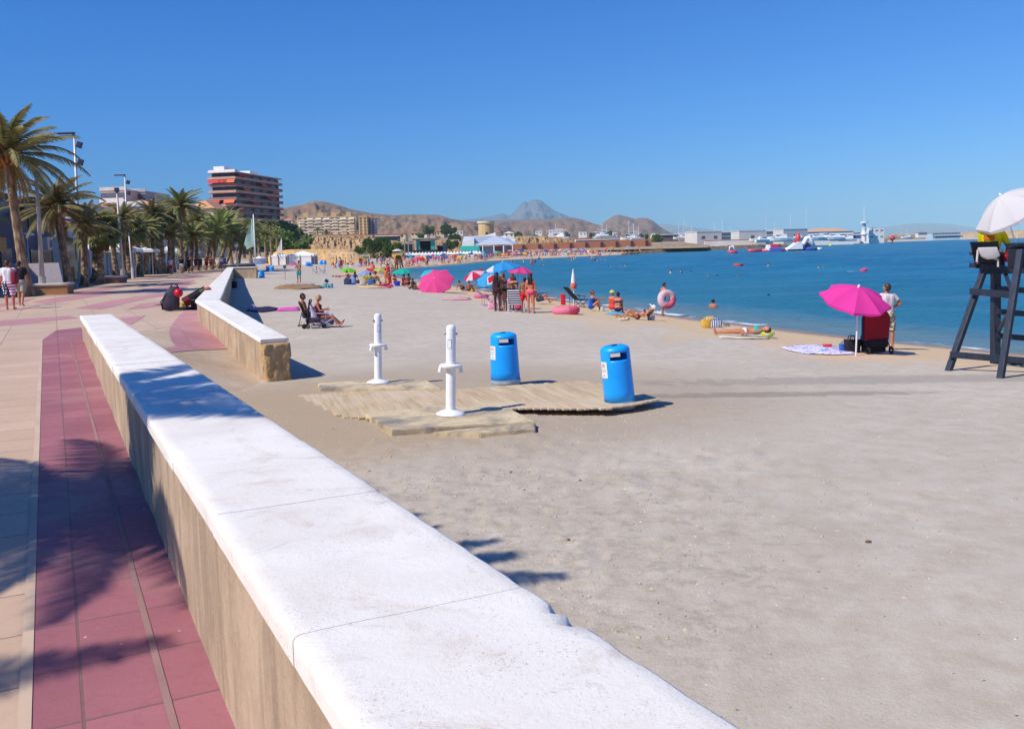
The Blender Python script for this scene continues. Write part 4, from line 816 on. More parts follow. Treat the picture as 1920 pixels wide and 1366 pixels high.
def palm_proto(key,kind,seed,nf,L,mat_):
    c,d=palm_meshes(kind,seed,nf,L)
    def mk(q,n):
        me=bpy.data.meshes.new(n); me.from_pydata(q.v,[],q.f); me.update(); return me
    a=mk(c,'crown'); a.materials.append(mat_); b=mk(d,'dead_fronds'); b.materials.append(M_DEAD)
    tr=MB(); n=26; r=random.Random(seed+9); prof=[]
    for i in range(n+1):
        t=i/n; rr_=(.30-.07*t+.16*math.exp(-t*12)+ (.10*math.exp(-((t-.97)/.05)**2)))*(1+.035*((i%2)*2-1)); prof.append((rr_,t))
    tr.lathe(prof,14); t_=mk(tr,'trunk'); t_.materials.append(M_TR)
    bs=MB()
    for k in range(26):
        a_=k*2.39996; z=-.45+.5*(k/26); d_=Vector((math.cos(a_),math.sin(a_),.9)).normalized(); p=Vector((math.cos(a_)*.2,math.sin(a_)*.2,z)); bs.tube(p,p+d_*.42,.07,.03,5)
    b2_=mk(bs,'frond_stubs'); b2_.materials.append(plain('frond_stub',(164,112,62),.95,.3,4))
    PM[key]=(t_,a,b,b2_)
palm_proto('A','feather',3,44,2.7,M_FR); palm_proto('B','feather',8,34,2.5,M_FR); palm_proto('C','feather',14,36,2.5,M_FR2); palm_proto('D','fan',21,46,1.5,M_FR2)
def palm(x,y,H,key,label,s=1.,lean=(0,0),rz=0,trad=1.,z0=0,dead=True,group='palms along the promenade'):
    root=empty('palm_tree',(x,y,z0),0,label,'palm tree',group); t,a,b,st=PM[key]
    for nm,me in(('trunk',t),('crown',a),('dead_fronds',b),('frond_stubs',st)):
        if nm=='dead_fronds' and not dead: continue
        o=bpy.data.objects.new(nm,me); link(o,root)
        if nm=='trunk': o.scale=(trad,trad,H); 
        else: o.location=(lean[0],lean[1],H); o.scale=(s,s,s); o.rotation_euler=(lean[1]*-.12,lean[0]*.12,rz)
        if nm=='trunk':
            o.matrix_parent_inverse=Matrix(((1,0,lean[0]/H,0),(0,1,lean[1]/H,0),(0,0,1,0),(0,0,0,1)))
    return root
# (px,py) of base, crown centre px,py, kind, size
PL=[((52,556),(12,285),'A',1.34,.78,'near left palm with tall trunk and big windswept grey green crown'),
    ((131,541),(104,382),'A',1.15,.78,'second palm from the left with open fan of stiff fronds'),
    ((159,537),(158,412),'B',.92,.75,'thin palm just right of the second palm, dry olive crown'),
    ((184,532),(184,430),'D',1.15,1.35,'stout palm with thick swollen trunk and fan leaves'),
    ((219,525),(208,424),'B',.95,.8,'dry brownish palm right of the stout one'),
    ((243,521),(240,428),'D',1.2,1.1,'short fan palm with orange dead skirt behind the grey lamp post'),
    ((262,518),(256,426),'A',.85,.8,'palm with a drooping grey frond arching left, at the bend of the row'),
    ((272,515),(276,424),'C',.95,.8,'green palm beside the dark bushy trunk'),
    ((300,512),(294,412),'C',1.15,2.2,'palm with a dark bushy trunk, widest of the promenade row'),
    ((341,511),(338,384),'C',1.35,.7,'tallest palm standing free against the sky with a round green crown'),
    ((357,509),(362,440),'C',1.2,.8,'palm right of the tall one, its fronds touching the lamp globe'),
    ((370,507),(366,412),'B',1.15,.8,'olive palm behind the tall palm, in front of the cream houses'),
    ((383,506),(398,440),'C',1.25,.8,'green palm below the dark tower, first of three'),
    ((396,505),(412,424),'C',1.5,.8,'green palm below the dark tower, middle of three'),
    ((408,504),(432,432),'A',1.35,.8,'olive green palm below the dark tower, nearest the flagpole'),
    ((420,503),(440,452),'C',1.4,.8,'low green palm left of the green flag'),
    ((446,502),(456,440),'C',1.5,.8,'green palm behind the flagpole'),
    ((318,513),(318,438),'B',1.05,.8,'short olive palm left of the free standing tall palm'),
    ((288,514),(284,400),'A',1.05,.7,'ragged olive palm left of the tallest palm'),
    ((232,524),(230,404),'B',.8,.7,'brown green palm leaning behind the grey lamp post'),
    ((326,511),(322,418),'C',1.0,.7,'green palm whose crown sits below the tall one, on its left'),
    ((350,508),(350,446),'A',1.1,.8,'low palm under the tall one'),
    ((436,501),(424,410),'C',1.25,.8,'palm crown just under the tower balconies'),
    ((302,514),(268,440),'B',1.,.8,'dull brown palm between the stout palm and the bushy one'),
    ((404,503),(380,424),'C',1.2,.8,'green palm left of the three below the tower')]
for i,(b,c,key,s,tr,lab) in enumerate(PL):
    p=cast(*b); y=p[1]; ct=at(c[0],c[1],y); palm(p[0],y,max(2.2,ct[2]-.15),key,lab,s,lean=(ct[0]-p[0],0),rz=i*1.7,trad=tr)
# palms out of view on the left that throw the shadows over the foreground
palm(-7.3,3.25,5.3,'A','palm just left of the view, shading the foreground paving',1.0,rz=.5); palm(-16.5,9.2,5.8,'B','second palm left of the view beyond the first',1.1,rz=2.)
palm(-8.3,-.2,5.0,'B','palm behind the viewer on the left',1.,rz=3.)
# far palms (behind the tower trees and on the hill)
for i,(bx,by,Y,h) in enumerate([(509,472,200,7.2),(486,476,190,6.),(520,474,230,6.2),(498,462,240,5.),(470,480,170,6),(478,474,185,7),(499,480,180,5.4),(596,447,430,7),(612,447,440,6),(563,452,420,8)]):
    p=at(bx,by,Y); lab=['palm with round crown left of the white flag','palm nearest the blue kiosk','small palm right of the white flag','palm half hidden before the dark tower','palm right of the green flag','second palm right of the green flag','low palm beside the kiosk','lone palm in front of the long cream block','second palm in front of the cream block','palm on the slope left of the cream block'][i]
    palm(p[0],Y,h,'C',lab,1.0,rz=i,z0=p[2]-(1.5 if Y<400 else 3),dead=False,group='palms beyond the promenade')
# ---- broadleaf trees and bushes
def crown_mesh(seed,n=1500,leaf=.16):
    r=random.Random(seed); q=MB(); cl=[Vector((r.uniform(-1,1),r.uniform(-1,1),r.uniform(-.55,.75)))*.72 for _ in range(16)]; rs=[r.uniform(.28,.5) for _ in cl]
    for k in range(n):
        i=r.randrange(16); d=Vector((r.gauss(0,1),r.gauss(0,1),r.gauss(0,1))).normalized(); p=cl[i]+d*rs[i]*(r.random()**.35); a=Vector((r.gauss(0,1),r.gauss(0,1),r.gauss(0,1))).normalized(); b=a.orthogonal().normalized()*leaf*r.uniform(.6,1.2); a=a*leaf*r.uniform(.6,1.3)
        q.add([p-a,p+b,p+a,p-b],[(0,1,2,3)])
    me=bpy.data.meshes.new('crown'); me.from_pydata(q.v,[],q.f); me.update(); me.materials.append(M_LEAF); return me
CMs=[crown_mesh(s) for s in(1,2,3)]
q=MB(); q.path([(0,0,-.3),(.03,0,.5),(-.02,.03,1.)],[.09,.07,.04],8); q.path([(.02,0,.6),(.3,.1,1.2)],[.05,.02],6); q.path([(0,0,.7),(-.3,-.1,1.25)],[.05,.02],6)
TM=bpy.data.meshes.new('trunk'); TM.from_pydata(q.v,[],q.f); TM.materials.append(plain('bark',(98,80,64),1,.3,3,bump=.5))
def tree(px,py,Y,R,label,h=None,sz=1.,grp='trees and bushes behind the beach',name='tree'):
    p=at(px,py,Y); h=R*1.2 if h is None else h; root=empty(name,(p[0],Y,p[2]-h),px*.7%6,label,'tree' if name=='tree' else 'bush',grp)
    o=bpy.data.objects.new('trunk',TM); link(o,root); o.scale=(R*1.1,R*1.1,h)
    o=bpy.data.objects.new('crown',CMs[int(px)%3]); link(o,root); o.location=(0,0,h); o.scale=(R,R,R*sz)
TL=[(535,426,430,4.2,'bright green pine beside the foot of the tower'),(545,433,440,4.,'round green tree right of the bright pine'),(556,440,430,3.2,'dark tree left of the cream block'),(540,452,330,4.,'dark green bush mass under the terrace house'),(567,462,300,2.3,'round green bush at the foot of the cliff'),(530,462,260,3.2,'dark bush right of the white flag'),(518,452,300,4.6,'large olive tree above the flag'),(500,444,340,5.,'tree in front of the tower base'),(478,446,330,5.,'tree left of the tower base bushes'),(577,450,350,2.6,'small bush on the cliff shoulder'),(588,447,400,2.4,'bush above the cliff edge'),(700,464,300,3.,'green tree below the clifftop restaurant'),(716,462,310,3.6,'larger green tree left of the wooden tower'),(690,458,330,2.6,'olive bush under the maroon hoarding'),(735,468,290,2.8,'low bush left of the stage'),(748,462,300,2.,'small bush nearest the stage'),(675,470,290,1.8,'small bush by the goal posts'),(804,432,690,4.5,'umbrella pine between the villas'),(836,431,700,4.8,'twin pines on the villa ridge'),(846,433,700,4.,'smaller pine right of the twin pines'),(790,442,640,3.2,'bush in front of the villas'),(853,447,500,3.4,'bush right of the stage'),(846,460,330,2.4,'olive bush behind the stage speakers'),(972,441,640,3.2,'dark tree right of the white villa'),(1006,445,700,3,'bush on the ochre slope'),(1140,440,620,3.6,'dark cypress clump behind the mast group'),(1206,446,560,3.,'bush left of the clubhouse'),(1232,448,540,3.4,'dark bush right of the orange wall'),(1062,441,800,3.4,'small tree above the ochre slope'),(1110,442,760,3,'tree above the boatyard roof'),(1180,441,760,4,'tree below the double hill'),(456,440,330,6,'tall tree filling the gap under the tower'),(430,446,340,5,'tree behind the palms under the tower'),(404,444,340,5,'tree behind the palms, farthest left of the tower')]
for a,b,c,d_,e in TL: tree(a,b,c,d_*.9,e,name='tree' if d_>2.7 else 'bush')
# ================================================================ STREET SIDE
SU=np.array([-.2545,.967]); SN=np.array([.967,.2545]); S0=np.array([-34.2,62.])
def sp(t,off=0): return S0+SU*t+SN*off
def street(name,t0,t1,h,wall,label,**k):
    a=sp(t0);b=sp(t1); return block(name,(a[0],a[1]),(b[0],b[1]),12,0,h,wall,label,'building',**k)
b0=street('shop_building',-24,-3,6.6,darkr,'dark two storey restaurant building at the left edge with wooden sign board',floors=2,cols=5,win=(40,46,60),winw=2.8,winh=1.7,balc=(96,92,104),roofc=(150,146,144),awn=[(2,0,5,(206,202,200)),(12,0,5,(90,90,100))])
b1=street('shop_building',-2.5,13,6.2,plain('slate_render',(104,104,122),.85,.2,.4),'slate blue shop building with an air conditioner on its corner',floors=2,cols=4,win=(36,40,52),winw=2.6,winh=1.7,roof=1.6,roofc=(196,112,74),side='l',awn=[(6,1,3.4,(128,128,146)),(10.5,1,3.4,(128,128,146))])
b2_=street('shop_building',13.5,30,4.9,cream,'low cream shop building with terracotta roof behind the third palm',floors=1,cols=4,win=(50,54,64),winw=3.2,winh=1.9,roof=1.6,roofc=(206,124,86),awn=[(2,0,5,(224,222,222)),(9,0,5,(224,222,222))])
b3=street('house',31,44,6.6,white,'white two storey house behind the stout palm',floors=2,cols=4,win=(60,70,110),winw=1.4,winh=1.4,side='l',balc=(226,222,218),roofc=(214,206,198))
b4=street('house',45,60,5.2,white,'low white house behind the bushy palm',floors=1,cols=4,win=(70,80,110),winw=2.2,roof=1.6,roofc=(204,140,104))
b5=street('house',61,80,7.6,pinkr,'pinkish three storey house before the tall palm',floors=3,cols=5,win=(90,84,88),balc=(226,214,206),side='l',roof=1.8,roofc=(198,132,98))
b6=street('house',82,110,8.6,white,'long white building right of the tall palm',floors=2,cols=7,win=(84,88,104),side='l',roofc=(222,214,206))
b7=street('house',112,150,10.6,cream,'cream building with tiled roof left of the dark tower',floors=3,cols=8,win=(110,96,88),side='l',roof=2.2,roofc=(206,148,112))
a=at(190,352,150.); bl(222,268,386,470,150,12,'apartment_house',white,'white building with stair gable behind the second street lamp','building',floors=4,cols=3,win=(80,86,110),side='l',roofc=(228,224,220))
bl(188,236,357,470,190,14,'apartment_house',pinkr,'pale apartment house with roof terrace at far left','building',floors=5,cols=4,win=(110,110,120),balc=(232,228,224),roofc=(214,208,204))
bl(236,272,360,470,196,14,'apartment_house',greyr,'grey stepped apartment house with dark railings','building',floors=5,cols=3,win=(90,94,110),balc=(150,150,166),roofc=(190,188,190))
bl(305,352,392,470,230,14,'house',plain('tan_render',(206,186,162),.9,.1,.3),'tan house with hipped roof behind the tall palm','building',floors=2,cols=4,win=(96,90,92),roof=2.5,roofc=(190,166,150))
bl(352,400,391,470,240,14,'house',cream,'cream villa with arched loggia and terracotta roof left of the tower','building',floors=2,cols=5,win=(150,126,100),roof=2.5,roofc=(212,156,112))
# air conditioner, sign, grey hoarding on the shops
ac=empty('air_conditioner',sp(9.3,.05).tolist()+[2.55],math.atan2(SU[1],SU[0])-PI/2+PI/2,'white air conditioner box on the slate shop wall','air conditioner')
q=MB(); q.bbox((0,-.35,.45),(1.5,.6,1.0),.04); q.build('case',plain('ac_white',(226,220,208),.5,.05),ac); q=MB(); q.lathe([(.36,0),(.36,.03)],20); o=q.build('fan_grille',plain('ac_grey',(120,120,124),.6),ac); o.rotation_euler=(PI/2,0,0); o.location=(.2,-.655,.45)
sg=empty('sign_board',sp(-3.8,.8).tolist()+[2.3],math.atan2(SU[1],SU[0]),'varnished plank sign board over the restaurant terrace','sign'); q=MB()
for k in range(5): q.box((-3.5,-.1,.12+k*.24),(7,.08,.225))
q.build('planks',plain('varnished_wood',(206,142,62),.5,.2,4),sg)
# wooden barrier, terrace posts
fn=empty('terrace_fence',sp(4,2.2).tolist()+[0],math.atan2(SU[1],SU[0]),'orange slatted wooden terrace fence below the air conditioner','fence'); q=MB()
for k in range(30): q.box((k*.2,0,.6),(.12,.04,1.1))
q.build('slats',plain('orange_wood',(196,128,62),.7,.2,4),fn); q=MB(); q.box((3,.04,.9),(6,.05,.08)); q.box((3,.04,.3),(6,.05,.08)); q.build('rail',plain('orange_wood',(196,128,62)),fn)
for i,(t,c,lab) in enumerate(((2.6,(226,222,216),'white square terrace post right of the nearest palm'),(11.2,(226,222,216),'white square post with dark socket box'),(24,(214,210,206),'white post behind the third palm'))):
    pt=empty('terrace_post',sp(t,2.6).tolist()+[0],math.atan2(SU[1],SU[0]),lab,'post'); q=MB(); q.bbox((0,0,1.7),(.45,.45,3.5),.03); q.build('shaft',plain('post_%d'%c[0],c,.7,.1),pt); q=MB(); q.bbox((0,0,3.5),(.6,.6,.15),.03); q.build('cap',plain('post_%d'%c[0],c,.7,.1),pt)
# canopies of the terraces
for i,(t,off,w,c,lab) in enumerate(((16,4,5,(236,234,234),'white terrace parasol roof before the cream shops'),(28,4,6,(238,236,236),'second white terrace canopy behind the stout palm'),(42,4,7,(236,236,236),'white terrace canopy behind the grey lamp post'),(58,4,7,(232,234,238),'white terrace canopy behind the bushy palm'),(84,4,8,(226,230,238),'far white terrace canopy beside the walkers'))):
    b=sp(t,off); cp=empty('terrace_canopy',(b[0],b[1],0),math.atan2(SU[1],SU[0]),lab,'canopy','terrace canopies along the street'); q=MB(); q.add([(0,-2,2.5),(w,-2,2.5),(w,2,2.5),(0,2,2.5),(w/2,0,3.2),(0,-2,2.25),(w,-2,2.25),(w,2,2.25),(0,2,2.25)],[(0,1,4),(1,2,4),(2,3,4),(3,0,4),(5,6,1,0),(6,7,2,1),(7,8,3,2),(8,5,0,3)]); q.build('canopy_cloth',plain('white_canvas',(244,242,238),.85,.04),cp)
    for x,y in((.1,-1.9),(w-.1,-1.9),(w-.1,1.9),(.1,1.9)): q=MB(); q.tube((x,y,0),(x,y,2.5),.05); q.build('post',plain('grey_metal',(150,152,156),.4,.1,metal=.5),cp)
# planter benches
def planter(px,py,L_,W_,H_,lab,c=(176,128,88),top=(214,204,190),rz=None):
    p=cast(px,py); o=empty('planter_bench',(p[0],p[1],0),rad(14) if rz is None else rz,lab,'bench','stone benches between the palms'); q=MB(); q.bbox((0,0,H_*.4),(L_,W_,H_*.8),.03); q.build('base',plain('bench_%d'%c[0],c,.9,.15,4),o); q=MB(); q.bbox((0,0,H_*.9),(L_+.1,W_+.1,H_*.22),.03); q.build('seat',plain('bench_top',top,.85,.08,4),o); return o
planter(84,552,2.4,1.3,.55,'long stone bench with tan side behind the near lamp post'); planter(200,531,2.4,1.6,.5,'white stone bench right of the stout palm',c=(120,104,98)); planter(436,503,6,.9,.55,'low grey bench block at the far end of the promenade',c=(110,104,104),top=(120,114,112)); 
q=empty('notice_panel',list(cast(68,551)[:2])+[0],rad(10),'slanted grey panel behind the near lamp post','panel'); m=MB(); m.add([(-1.6,0,.5),(1.3,0,.5),(1.0,.5,1.55),(-1.5,.5,1.55),(-1.6,.1,.45),(1.3,.1,.45),(1.0,.6,1.5),(-1.5,.6,1.5)],[(0,1,2,3),(7,6,5,4),(0,3,7,4),(1,5,6,2),(3,2,6,7),(0,4,5,1)]); m.build('board',plain('panel_grey',(150,140,146),.6,.1),q,fixn=True); m=MB(); m.tube((-1,.2,0),(-1,.2,.6),.04); m.tube((.8,.2,0),(.8,.2,.6),.04); m.build('legs',plain('grey_metal',(150,152,156)),q)
# ---- lamp posts
def lamp(bpx,bpy_,tpx,tpy,kind,label,Y=None,col=(206,206,204),r0=.1):
    b=cast(bpx,bpy_) if Y is None else at(bpx,bpy_,Y); t=at(tpx,tpy,b[1]); H=t[2]-b[2] if Y is None else t[2]; z=0
    root=empty('street_lamp',(b[0],b[1],0),0,label,'street lamp'); mt=plain('lamp_%d'%col[0],col,.5,.08,3,metal=.2); dk=plain('lamp_head',(52,58,78),.4,.1)
    q=MB(); q.path([(0,0,0),((t[0]-b[0])*.5,0,H*.5),(t[0]-b[0],0,H)],[r0,r0*.8,r0*.55],10); q.build('pole',mt,root,smooth=True)
    tx=t[0]-b[0]; q=MB(); q.tube((0,0,-.0),(0,0,.9),r0*1.5,r0*1.35,10); q.build('base',mt,root)
    if kind=='arm':
        q=MB(); q.bbox((tx-.55,0,H+.05),(1.15,.34,.13),.04); q.build('lamp_head',dk,root); q=MB(); q.tube((tx,0,H-.2),(tx-.2,0,H+.03),.04); q.build('arm',mt,root)
        for k,dz in enumerate((.75,1.9)):
            q=MB(); q.bbox((tx+.33,-.05,H-dz),(.34,.22,.42),.03,Matrix.Rotation(.35,3,'Y')); q.build('floodlight',dk,root)
            q=MB(); q.tube((tx,0,H-dz),(tx+.3,0,H-dz),.03); q.build('bracket',mt,root)
    elif kind=='globe':
        q=MB(); q.ball((tx,0,H),.26,12,8); q.build('lamp_shade',plain('globe_white',(236,236,236),.3,.03),root,smooth=True)
    elif kind=='ball':
        q=MB(); q.lathe([(.03,H-.1),(.5,H),(.45,H+.12),(.05,H+.22)],16,c=(tx,0,0)); q.build('lamp_shade',plain('globe_white',(236,236,236)),root,smooth=True)
    else:
        q=MB(); q.bbox((tx,0,H),(.3,.3,.35),.04); q.build('lamp_head',dk,root)
    return root
lamp(148,470,139,251,'arm','tall white lamp post with arm and two floodlights behind the second palm',Y=62,r0=.13)
lamp(240,470,234,329,'arm','white lamp post with arm and two floodlights behind the row of palms',Y=100,r0=.13)
lamp(288,470,283,371,'arm','distant lamp post whose arm shows above the palm crowns',Y=140)
lamp(81,552,66,304,'plain','tall thin grey lamp post beside the nearest palm',col=(184,172,164),r0=.13)
lamp(231,525,219,356,'plain','grey lamp post rising through the palm row',col=(186,176,168),r0=.13)
for i,(a,b,c,d_,lab) in enumerate([(249,522,241,432,'thin white banner pole right of the fan palm'),(294,514,291,447,'white pole beside the bushy dark trunk'),(323,512,318,452,'white pole left of the walkers'),(330,510,326,446,'second white pole left of the walkers'),(337,508,335,450,'white pole just left of the tall palm trunk'),(445,504,443,460,'white pole at the far end of the palms')]): lamp(a,b,c,d_,'globe' if i in(2,5) else 'none_',lab,col=(232,230,228),r0=.075)
lamp(52,480,50,441,'ball','white dish lamp over the shops between the palms',Y=64); lamp(170,500,165,447,'globe','white globe lantern between second and third palm',Y=70); lamp(203,505,201,457,'globe','classic lantern on white post behind the stout palm',Y=80)
# ---- flagpoles
def flagpole(b,t,Y,label,flag,ph,w,c,down=True):
    B=at(b[0],b[1],Y);T=at(t[0],t[1],Y); root=empty('flagpole',(B[0],Y,B[2]),0,label,'flagpole'); H=T[2]-B[2]; q=MB(); q.tube((0,0,0),(T[0]-B[0],0,H),.06,.045,10); q.build('pole',plain('white_metal',(230,230,228)),root,smooth=True)
    q=MB(); n=14; x=(T[0]-B[0])
    V=[]
    for i in range(n+1):
        t_=i/n; z=H-.05-ph*t_; ww=w*(.45 if t_<.1 else .55+.75*math.sin(PI*min(1,t_*.62)))*(1.25*t_+.35 if t_<.9 else 1.2)
        for k in range(5): V.append((x-k/4*ww,.08*math.sin(k*1.9+t_*7)+.03,z-.35*k/4*t_))
    q.add(V,[(i*5+k,i*5+k+1,(i+1)*5+k+1,(i+1)*5+k) for i in range(n) for k in range(4)]); q.build('flag',plain('flag_%d'%c[0],c,.8,.06,2,trans=.3),root,smooth=True)
flagpole((480,504),(475,402),84,'white flagpole with limp pale green flag at the end of the side wall','g',2.8,.55,(176,206,186))
flagpole((529,486),(528,444),200,'far white pole with furled white flag','w',3.,.6,(236,232,226))
q=MB(); q.path([(0,0,0),(0,0,2.2)],.04,6)
# ================================================================ PEOPLE
def skin(name,c):
    t=NT(name); n=t.noise(12,4); c_=srgb(*c); t.base(t.ramp(n,[(.3,tuple(x*.86 for x in c_[:3])+(1,)),(.7,c_)])); t.rough(.5); t.b.inputs['Specular IOR Level'].default_value=.3
    t.b.inputs['Subsurface Weight'].default_value=.0; return t.m
SK={'tan':skin('skin_tan',(192,128,94)),'fair':skin('skin_fair',(222,166,138)),'brown':skin('skin_brown',(156,98,68)),'dark':skin('skin_dark',(88,54,42)),'red':skin('skin_sunburnt',(206,124,96))}
def cloth(name,c,stripes=None,scale=8,pat=None):
    k=('cl',name)
    if k in MC: return MC[k]
    t=NT(name); co=t.co(); n=t.noise(20,4); col=t.ramp(n,[(.3,tuple(x*.85 for x in srgb(*c)[:3])+(1,)),(.7,srgb(*c))])
    if stripes:
        w=t.n('ShaderNodeTexWave',Vector=co,Scale=scale,_bands_direction=pat or 'Z'); col=t.mix(t.fr(w.outputs[1],.45,.55),col,srgb(*stripes))
    t.base(col); t.rough(.85); t.b.inputs['Specular IOR Level'].default_value=.15; MC[k]=t.m; return t.m
def patterned(name,c,c2,scale=12,thr=.5,c3=None):
    t=NT(name); co=t.co(); n=t.noise(scale,3,co,.5,.6); col=t.mix(t.fr(n,thr-.03,thr+.03),srgb(*c),srgb(*c2))
    if c3: col=t.mix(t.fr(t.noise(scale*1.4,2,co),.58,.6),col,srgb(*c3))
    t.base(col); t.rough(.85); return t.m
def capsule(q,p0,p1,r0,r1,n=10):
    p0=Vector(p0);p1=Vector(p1); d=p1-p0
    if d.length<1e-5: d=Vector((0,0,1e-4)); p1=p0+d
    d.normalize(); a=d.orthogonal().normalized(); b=d.cross(a); rings=[]
    for i in range(1,4): t=PI/2*i/3.; rings.append((p0-d*r0*math.cos(t),r0*math.sin(t)))
    for i in range(3): t=PI/2*(i)/3.; rings.append((p1+d*r1*math.sin(t),r1*math.cos(t)))
    V=[tuple(p0-d*r0)]; 
    for c,r in rings: V+=[tuple(c+a*r*math.cos(2*PI*k/n)+b*r*math.sin(2*PI*k/n)) for k in range(n)]
    V.append(tuple(p1+d*r1)); F_=[(0,1+(k+1)%n,1+k) for k in range(n)]; m=len(rings)
    for i in range(m-1): F_+=[(1+i*n+k,1+i*n+(k+1)%n,1+(i+1)*n+(k+1)%n,1+(i+1)*n+k) for k in range(n)]
    e=1+m*n; F_+=[(e,1+(m-1)*n+k,1+(m-1)*n+(k+1)%n) for k in range(n)]; q.add(V,F_)
def remesh(q,vox,smooth=3):
    me=bpy.data.meshes.new('t'); me.from_pydata(q.v,[],q.f); o=bpy.data.objects.new('t',me); COL.objects.link(o)
    m=o.modifiers.new('r','REMESH'); m.mode='VOXEL'; m.voxel_size=vox; m.use_smooth_shade=True
    if smooth: s=o.modifiers.new('s','SMOOTH'); s.factor=.5; s.iterations=smooth
    dg=bpy.context.evaluated_depsgraph_get(); out=bpy.data.meshes.new_from_object(o.evaluated_get(dg)); bpy.data.objects.remove(o); bpy.data.meshes.remove(me); return out
V3=lambda *a: Vector(a)
def nz(v): return Vector(v).normalized()
POSE={
 'stand':dict(),
 'walk':dict(LT=(0,.32,-1),LS=(0,-.05,-1),RT=(0,-.18,-1),RS=(0,-.5,-1),LU=(-.12,-.25,-1),LF=(-.05,.1,-1),RU=(.12,.25,-1),RF=(.05,.5,-1)),
 'akimbo':dict(RU=(.75,-.15,-.75),RF=(-.75,.25,-.45),LU=(-.2,.1,-1),LF=(.1,.4,-1),LT=(-.1,.02,-1),RT=(.14,-.05,-1)),
 'akimbo2':dict(RU=(.75,-.15,-.75),RF=(-.75,.25,-.45),LU=(-.75,-.1,-.75),LF=(.75,.25,-.45)),
 'lookdown':dict(T=(0,.08,1),H=(0,.45,1),LU=(-.25,.25,-1),LF=(.5,.9,.1),RU=(.25,.25,-1),RF=(-.5,.9,.1)),
 'carry':dict(T=(0,-.06,1),LU=(-.2,.35,-.9),LF=(.6,.8,.2),RU=(.2,.35,-.9),RF=(-.6,.8,.25)),
 'sit':dict(T=(0,-.12,1),LT=(-.12,.9,.45),LS=(.02,.35,-1),RT=(.12,.9,.4),RS=(0,.45,-1),LU=(-.1,.55,-.75),LF=(.2,.9,-.1),RU=(.15,.5,-.8),RF=(-.2,.9,-.05)),
 'sitknees':dict(T=(0,.12,1),LT=(-.1,.75,.68),LS=(.02,.4,-1),RT=(.12,.75,.66),RS=(0,.45,-1),LU=(-.05,.85,-.35),LF=(.1,.95,0),RU=(.1,.85,-.35),RF=(-.1,.95,0)),
 'sitback':dict(T=(0,-.5,.86),LT=(-.1,.85,.5),LS=(.02,.5,-.9),RT=(.1,1,.08),RS=(0,1,-.12),LU=(-.25,-.45,-.9),LF=(-.1,.1,-1),RU=(.25,-.45,-.9),RF=(.1,.1,-1)),
 'chair':dict(T=(0,-.22,1),H=(0,.25,1),LT=(-.08,1,.06),LS=(-.02,.62,-.8),RT=(.1,1,.1),RS=(.04,.55,-.85),LU=(-.1,.3,-.95),LF=(.25,.95,.1),RU=(.12,.3,-.95),RF=(-.25,.95,.12)),
 'read':dict(T=(0,-.15,1),H=(0,.5,1),LT=(-.06,1,-.02),LS=(-.02,.75,-.62),RT=(.1,1,.02),RS=(.04,.65,-.75),LU=(-.15,.35,-.95),LF=(.3,.95,.2),RU=(.15,.35,-.95),RF=(-.3,.95,.2)),
 'lie':dict(T=(0,-1,.05),H=(0,-1,.2),LT=(-.1,1,.03),LS=(0,1,-.05),RT=(.1,1,.03),RS=(0,1,-.05),LU=(-.35,.9,-.1),LF=(-.1,1,-.05),RU=(.35,.9,-.1),RF=(.1,1,-.05)),
 'liekneesup':dict(T=(0,-.93,.36),H=(0,-.8,.6),LT=(-.1,.75,.66),LS=(0,.6,-.8),RT=(.1,.9,.12),RS=(0,1,-.1),LU=(-.25,.5,-.5),LF=(.2,.8,.5),RU=(.25,.5,-.5),RF=(-.2,.8,.5)),
 'swim':dict(T=(0,.05,1),LU=(-.8,.5,-.1),LF=(-.3,1,.05),RU=(.8,.5,-.1),RF=(.3,1,.05)),
 'ring':dict(T=(0,.12,1),H=(0,.4,1),LT=(0,.2,-1),RT=(0,-.12,-1),RS=(0,-.25,-1),RU=(.35,.4,-.8),RF=(.5,.8,.1),LU=(-.15,.1,-1),LF=(0,.25,-1)),
 'bentfwd':dict(T=(0,.45,.9),H=(0,.8,.8),LU=(-.1,.6,-.9),LF=(.1,.8,-.5),RU=(.1,.6,-.9),RF=(-.1,.8,-.5)),
}
